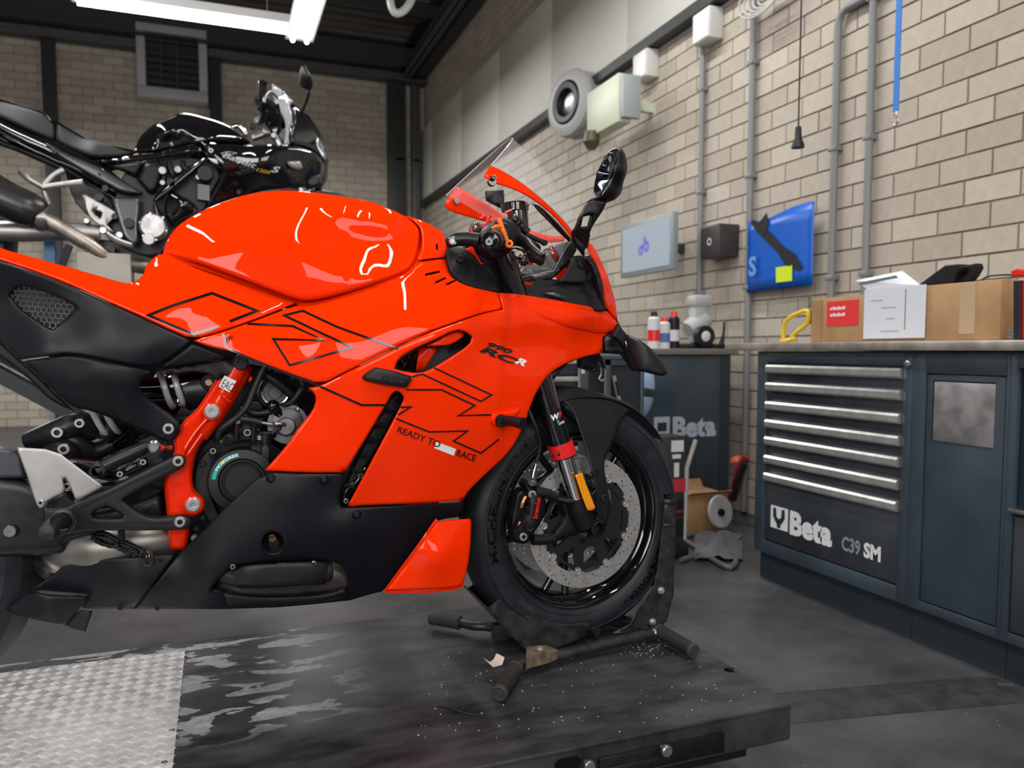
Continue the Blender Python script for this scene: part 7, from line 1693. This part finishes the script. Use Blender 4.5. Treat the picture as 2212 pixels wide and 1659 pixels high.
pn('headlight', mat('headlight_lens', (.35, .36, .38), .08, metal=.6, coat=1), c1([(2025, 488), (2050, 490), (2080, 540), (2105, 610), (2095, 650), (2070, 620), (2040, 560)]), .085, curl=.01, cw=4)
pn('air_intake', rubberd, c1([(1975, 780), (2030, 735), (2070, 740), (2070, 790), (2040, 818), (1990, 815)]), .135, curl=.01, cw=4)
pn('turn_signal', mat('signal_lens', (.30, .29, .30), .2, coat=1), c1([(1850, 655), (1900, 650), (1940, 650), (1958, 690), (1945, 720), (1880, 700), (1855, 675)]), [(620, 350, .215), (655, 350, .215), (640, 358, .24), (625, 360, .215), (650, 368, .21)], curl=.015, cw=4)
for px, py, r in ((1362, 585, 5.5), (1541, 852, 5), (352, 592, 5), (640, 735, 3)): bolt(B2, B_STEEL if r == 5.5 else B_BLACK, px*.3345, 130+py*.3345, -.205 if px > 1000 else -.185, r, mid=M2)
V = None
text_px('script_lettering', B2, mat('silver_lettering', (.5, .5, .52), .5), 'Bandit', 478, 338, 12, 20, lambda x, y: TF(x, y)-.007, wid=1.7, shear=.5, bold=.01, mid=M2)
text_px('script_lettering', B2, MATS['silver_lettering'], 'S', 584, 371, 13, 8, lambda x, y: TF(x, y)-.007, wid=1.8, shear=.5, bold=.03, mid=M2)
text_px('number_lettering', B2, mat('gold_lettering', (.45, .30, .03), .4), '1200', 551, 369, 7, 13, lambda x, y: TF(x, y)-.007, wid=1.6, shear=.3, bold=.03, mid=M2)
strip('fairing_outline', B2, MATS['silver_lettering'], c1([(1430, 600), (1470, 590), (1530, 600), (1480, 615), (1440, 612)]), 1.2, lambda x, y: TF(x, y)-.004, off=0, mid=M2, closed=True)
plv = c1([(1345, 632), (1400, 640), (1410, 670), (1380, 665)]); pn('small_badge', whitel, plv, .20, curl=0, thick=.002)
# screen, cockpit, bars
pn('fly_screen', mat('clear_screen_grey', (.62, .66, .70), .05, alpha=.45, coat=1), c1([(1757, 150), (1790, 170), (1830, 200), (1870, 240), (1897, 270), (1862, 272), (1893, 370), (1862, 480), (1870, 540), (1832, 545), (1845, 470), (1842, 400), (1815, 330), (1790, 300), (1756, 205)]), [(587, 182, .12), (634, 220, .10), (632, 250, .15), (625, 311, .17), (612, 300, .17), (600, 240, .14)], mirror=True, curl=.004, thick=.004)
tube('handle_grip', B2, rubberd, pp([(568, 180, -.36), (565, 215, -.33)]), [.017, .018], 14, curve=False)
tube('bar_end', B2, blackg, pp([(569, 176, -.365), (568, 181, -.36)]), .02, 12, curve=False)
tube('switch_gear', B2, blackp, pp([(560, 216, -.33), (575, 222, -.30), (590, 232, -.26)]), [.026, .028, .02], 14)
tube('handlebar', B2, blackm, pp([(566, 218, -.32), (570, 245, -.26), (562, 268, -.15), (558, 275, 0)]), .012, 12)
tube('brake_lever', B2, alu, pp([(600, 212, -.30), (585, 198, -.33), (574, 206, -.36), (570, 222, -.38)]), .006, 8)
tube('clutch_hose', B2, rubberd, pp([(600, 225, -.28), (605, 260, -.22), (600, 290, -.15)]), .006, 8); tube('clutch_hose', B2, rubberd, pp([(575, 228, -.28), (573, 255, -.22), (590, 290, -.12)]), .006, 8)
knob('mirror_clamp', B2, chrome, 612, 201, -.2, 3.5, .01, mid=M2)
for k, (px, py, r, m_) in enumerate(((556, 262, 8, alu), (572, 286, 7, alu), (545, 275, 7, blackm), (590, 296, 6, alu), (530, 290, 5, alu), (562, 240, 7, blackg), (580, 262, 6, blackg))): knob('yoke_part', B2, m_, px, py, -.09-.01*k, r, .03, mid=M2)
tube('fork_upper', B2, alu, pp([(590, 288, -.1), (603, 312, -.1)]), .02, 14, curve=False); tube('fork_upper', B2, alu, pp([(590, 288, .1), (603, 312, .1)]), .02, 14, curve=False)
tube('top_yoke', B2, alu, pp([(545, 300, -.1), (570, 290, -.1), (598, 282, -.1), (604, 278, -.09)]), [.014, .018, .016, .01], 12)
tube('gauge_pod', B2, blackp, pp([(590, 262, -.06), (612, 250, 0)]), .05, 18, curve=False)
tube('fuel_cap', B2, chrome, pp([(500, 275, -.01), (515, 272, -.01), (528, 285, -.01)]), .012, 10)
pn('cockpit_panel', blackp, c1([(1880, 300), (1900, 320), (1960, 540), (1880, 545), (1850, 500)]), .13, curl=.01)
# mirrors
pn('mirror_head', blackp, c1([(1950, 32), (1972, 30), (1985, 60), (2005, 90), (2026, 150), (2020, 185), (2010, 190), (1998, 215), (1990, 192), (1950, 180), (1930, 150), (1928, 100), (1938, 55)]), [(652, 140, .30), (676, 185, .30), (650, 190, .30), (662, 165, .33), (645, 165, .30)], curl=.012, cw=4, grid=6)
tube('mirror_stem', B2, blackm, pp([(668, 198, -.30), (663, 215, -.27), (655, 235, -.2), (645, 255, -.15)]), .007, 8)
# subframe, exhaust, engine
exm = mat('exhaust_steel', (.36, .32, .28), .35, metal=.85, noise=.3, nscale=20)
tube('silencer', B2, mat('dark_titanium', (.05, .05, .05), .3, metal=.7), pp([(-60, 385, -.24), (0, 425, -.24), (60, 452, -.235), (82, 468, -.23)]), [.075, .075, .072, .06], 28)
tube('silencer_clamp', B2, alu, pp([(78, 470, -.23), (97, 472, -.225)]), .052, 24, curve=False)
tube('exhaust_pipe', B2, exm, pp([(92, 470, -.22), (130, 492, -.21), (190, 528, -.19), (230, 555, -.17), (270, 570, -.15), (320, 578, -.12)]), .031, 18)
tube('swingarm', B2, brushed, pp([(-60, 498, -.14), (60, 500, -.14), (150, 500, -.13), (215, 505, -.12)]), [.042, .042, .04, .036], 14)
tube('swingarm', B2, brushed, pp([(-60, 498, .14), (60, 500, .14), (150, 500, .13), (215, 505, .12)]), [.042, .042, .04, .036], 14)
plate('footrest_hanger', B2, brushed, c1([(530, 870), (560, 868), (740, 975), (745, 1000), (690, 1060), (770, 1150), (790, 1160), (750, 1120), (660, 1080), (590, 1030), (560, 980)]), -.165, .015, mid=M2, holes=[c1([(600, 960), (660, 985), (650, 1020), (610, 1000)])])
tube('footrest', B2, brushed, pp([(232, 505, -.17), (255, 520, -.2), (286, 530, -.23)]), [.012, .014, .010], 10)
for L in ([(95, 405, -.18), (60, 385, -.19), (45, 367, -.20)], [(92, 405, -.18), (115, 380, -.16), (137, 368, -.15)], [(92, 405, -.19), (140, 398, -.2), (180, 395, -.21)], [(95, 405, -.17), (98, 420, -.17), (105, 440, -.16)]): tube('passenger_peg_bracket', B2, brushed, pp(L), [.013, .012, .016], 10)
pn('swingarm_pivot_plate', mat('graphite_frame', (.05, .055, .065), .3, coat=.4), c1([(715, 890), (900, 885), (905, 960), (890, 1060), (900, 1170), (870, 1200), (800, 1150), (770, 1060), (740, 960)]), .165, curl=.012, cw=5)
knob('pivot_boss', B2, rubberd, 279, 483, -.175, 12, .015, mid=M2)
knob('crankcase_cover', B2, mat('worn_alloy', (.42, .42, .42), .38, metal=.85, noise=.25, nscale=30), 331, 490, -.19, 30, .03, prof=[(-2, 1.05), (0, 1.05), (.3, 1), (.9, .92), (1, .85), (1, 0)], mid=M2)
knob('case_boss', B2, alu, 322, 518, -.2, 14, .03, mid=M2); 
for k in range(6): knob('case_bolt', B2, steel, 331+29*math.cos(k*1.05+.3), 490+29*math.sin(k*1.05+.3), -.20, 3, .01, mid=M2, seg=10)
plate('engine_block', B2, blackm, c1([(760, 780), (900, 640), (1200, 620), (1340, 640), (1440, 720), (1330, 960), (1100, 1200), (1000, 1280), (850, 1240), (700, 1150)]), -.10, .2, mid=M2, grid=30)
pn('airbox_cover', blackp, c1([(690, 680), (900, 655), (935, 665), (880, 760), (840, 740)]), .14); pn('side_cover', blackp, c1([(940, 665), (1050, 665), (1060, 700), (1010, 850), (960, 860), (880, 770)]), .15, curl=.015)
finm = mat('cylinder_fins', (.2, .2, .2), .4, metal=.7)
for k in range(9): plate('cylinder_fin', B2, finm, c1([(1278, 800+k*11), (1355, 812+k*11), (1352, 818+k*11), (1276, 806+k*11)]), -.15, .05, mid=M2, curl=0)
knob('cam_cover', B2, blackm, 443, 378, -.14, 18, .04, mid=M2); knob('plug_cap', B2, alu, 428, 384, -.15, 6, .02, mid=M2)
for L in ([(345, 345, -.1), (355, 365, -.12), (352, 400, -.12)], [(365, 350, -.1), (372, 375, -.12), (385, 390, -.1)], [(395, 350, -.1), (400, 365, -.12), (420, 360, -.1)]): tube('carburettor_hose', B2, rubberd, pp(L), .012, 10)
for k, (px, py, r, m_) in enumerate(((352, 372, 9, alu), (370, 398, 10, blackm), (385, 370, 8, alu), (352, 398, 6, alu), (250, 470, 8, blackm), (215, 430, 10, blackm), (230, 410, 8, blackm), (200, 520, 9, blackm), (240, 540, 12, blackm), (260, 510, 8, alu), (190, 480, 6, alu), (225, 500, 7, chrome))): knob('engine_fitting', B2, m_, px, py, -.13, r, .04, mid=M2)
plate('rear_frame_web', B2, blackm, c1([(420, 720), (560, 790), (720, 880), (760, 1100), (560, 1000), (470, 900)]), -.06, .1, mid=M2)
plate('sump', B2, blackm, c1([(560, 1150), (900, 1180), (1050, 1240), (1000, 1340), (700, 1320), (600, 1220)]), -.08, .16, mid=M2)
# wheels of the black motorcycle
XA = PY(213, 505, M2).x; fw = Vector((PY(680, 560, M2).x+.06, M2, L2+.30)); rw = Vector((XA-.62, M2, L2+.31))
for nm, c, w_ in (('front_wheel', fw, .06), ('rear_wheel', rw, .09)):
    R0 = c.z-L2
    t_ = lathe(nm, B2, rubber, [(-w_*.7, R0-.085), (-w_, R0-.06), (-w_, R0-.03), (-w_*.6, R0-.008), (0, R0), (w_*.6, R0-.008), (w_, R0-.03), (w_, R0-.06), (w_*.7, R0-.085)], c, (0, 1, 0), 56)
    lathe('rim', t_, alu, [(-w_*.75, R0-.075), (-w_*.75, R0-.09), (0, R0-.115), (w_*.75, R0-.09), (w_*.75, R0-.075)], c, (0, 1, 0), 56)
    for k in range(3):
        an = R_(120*k+30); tube('wheel_spoke', t_, alu, [c, c+Vector((math.cos(an)*(R0-.11), 0, math.sin(an)*(R0-.11)))], [.035, .018], 10, curve=False)
    lathe('hub', t_, alu, [(-.06, 0), (-.06, .045), (.06, .045), (.06, 0)], c, (0, 1, 0), 24)
for sg in (-1, 1):
    tp = PV(600, 305, -.1*1, M2)[0]; tube('fork_leg', B2, alu, [Vector((tp[0], M2+.1*sg, tp[2])), Vector((fw.x, M2+.1*sg, fw.z))], .024, 14, curve=False)
# ---------------- its scissor lift
bl_l = mat('lift_blue_grey', (.02, .024, .03), .45); lw = mat('lift_pale_plate', (.40, .38, .33), .6, noise=.15, nscale=6)
t = thing('motorcycle_lift', 'raised scissor lift with pale plate carrying the black motorcycle', 'lift table', (-1.1, M2, 0))
xa, xb = fw.x+.45, rw.x-.5
box('platform', t, blackm, xb, xa, M2-.36, M2+.36, L2-.07, L2-.001, .004)
box('base_frame', t, blackm, xb+.3, xa-.4, M2-.34, M2-.26, .001, .07, .004); box('base_frame', t, blackm, xb+.3, xa-.4, M2+.26, M2+.34, .001, .07, .004)
for sg in (-1, 1):
    yy = M2+.28*sg
    tube('scissor_arm', t, bl_l, [(xb+.5, yy, .07), (xa-.6, yy, L2-.09)], .04, 4, curve=False); tube('scissor_arm', t, bl_l, [(xa-.6, yy+.05, .07), (xb+.5, yy+.05, L2-.09)], .04, 4, curve=False)
for xx in (xb+.5, xa-.6): tube('cross_bar', t, steel, [(xx, M2-.33, .08), (xx, M2+.33, .08)], .02, 12, curve=False)
tube('hydraulic_cylinder', t, steel, [(xb+.9, M2, .1), (xa-1., M2, L2-.25)], .035, 14, curve=False)
# pieces holding the swingarm above the lift (paddock support seen left under the exhaust)
a = PV(165, 545, -.2, M2)[0]
t = thing('support_block', 'pale grey block standing under the black motorcycle exhaust', 'block', (-1.6, M2-.12, L2))
box('block_body', t, lw, PY(165, 560, M2-.2).x, PY(282, 560, M2-.2).x, M2-.2, M2-.05, L2, PY(200, 545, M2-.2).z, .004)
tube('block_strut', t, bl_l, [PY(118, 615, M2-.22), PY(150, 530, M2-.22)], .015, 8, curve=False)
box('blue_wedge', t, mat('blue_block', (.06, .2, .4), .5), PY(100, 580, M2).x, PY(122, 580, M2).x, M2-.03, M2+.03, L2, PY(110, 520, M2).z)
# ---------------- pale bike shape far behind (blurred): a stand-mounted heater body
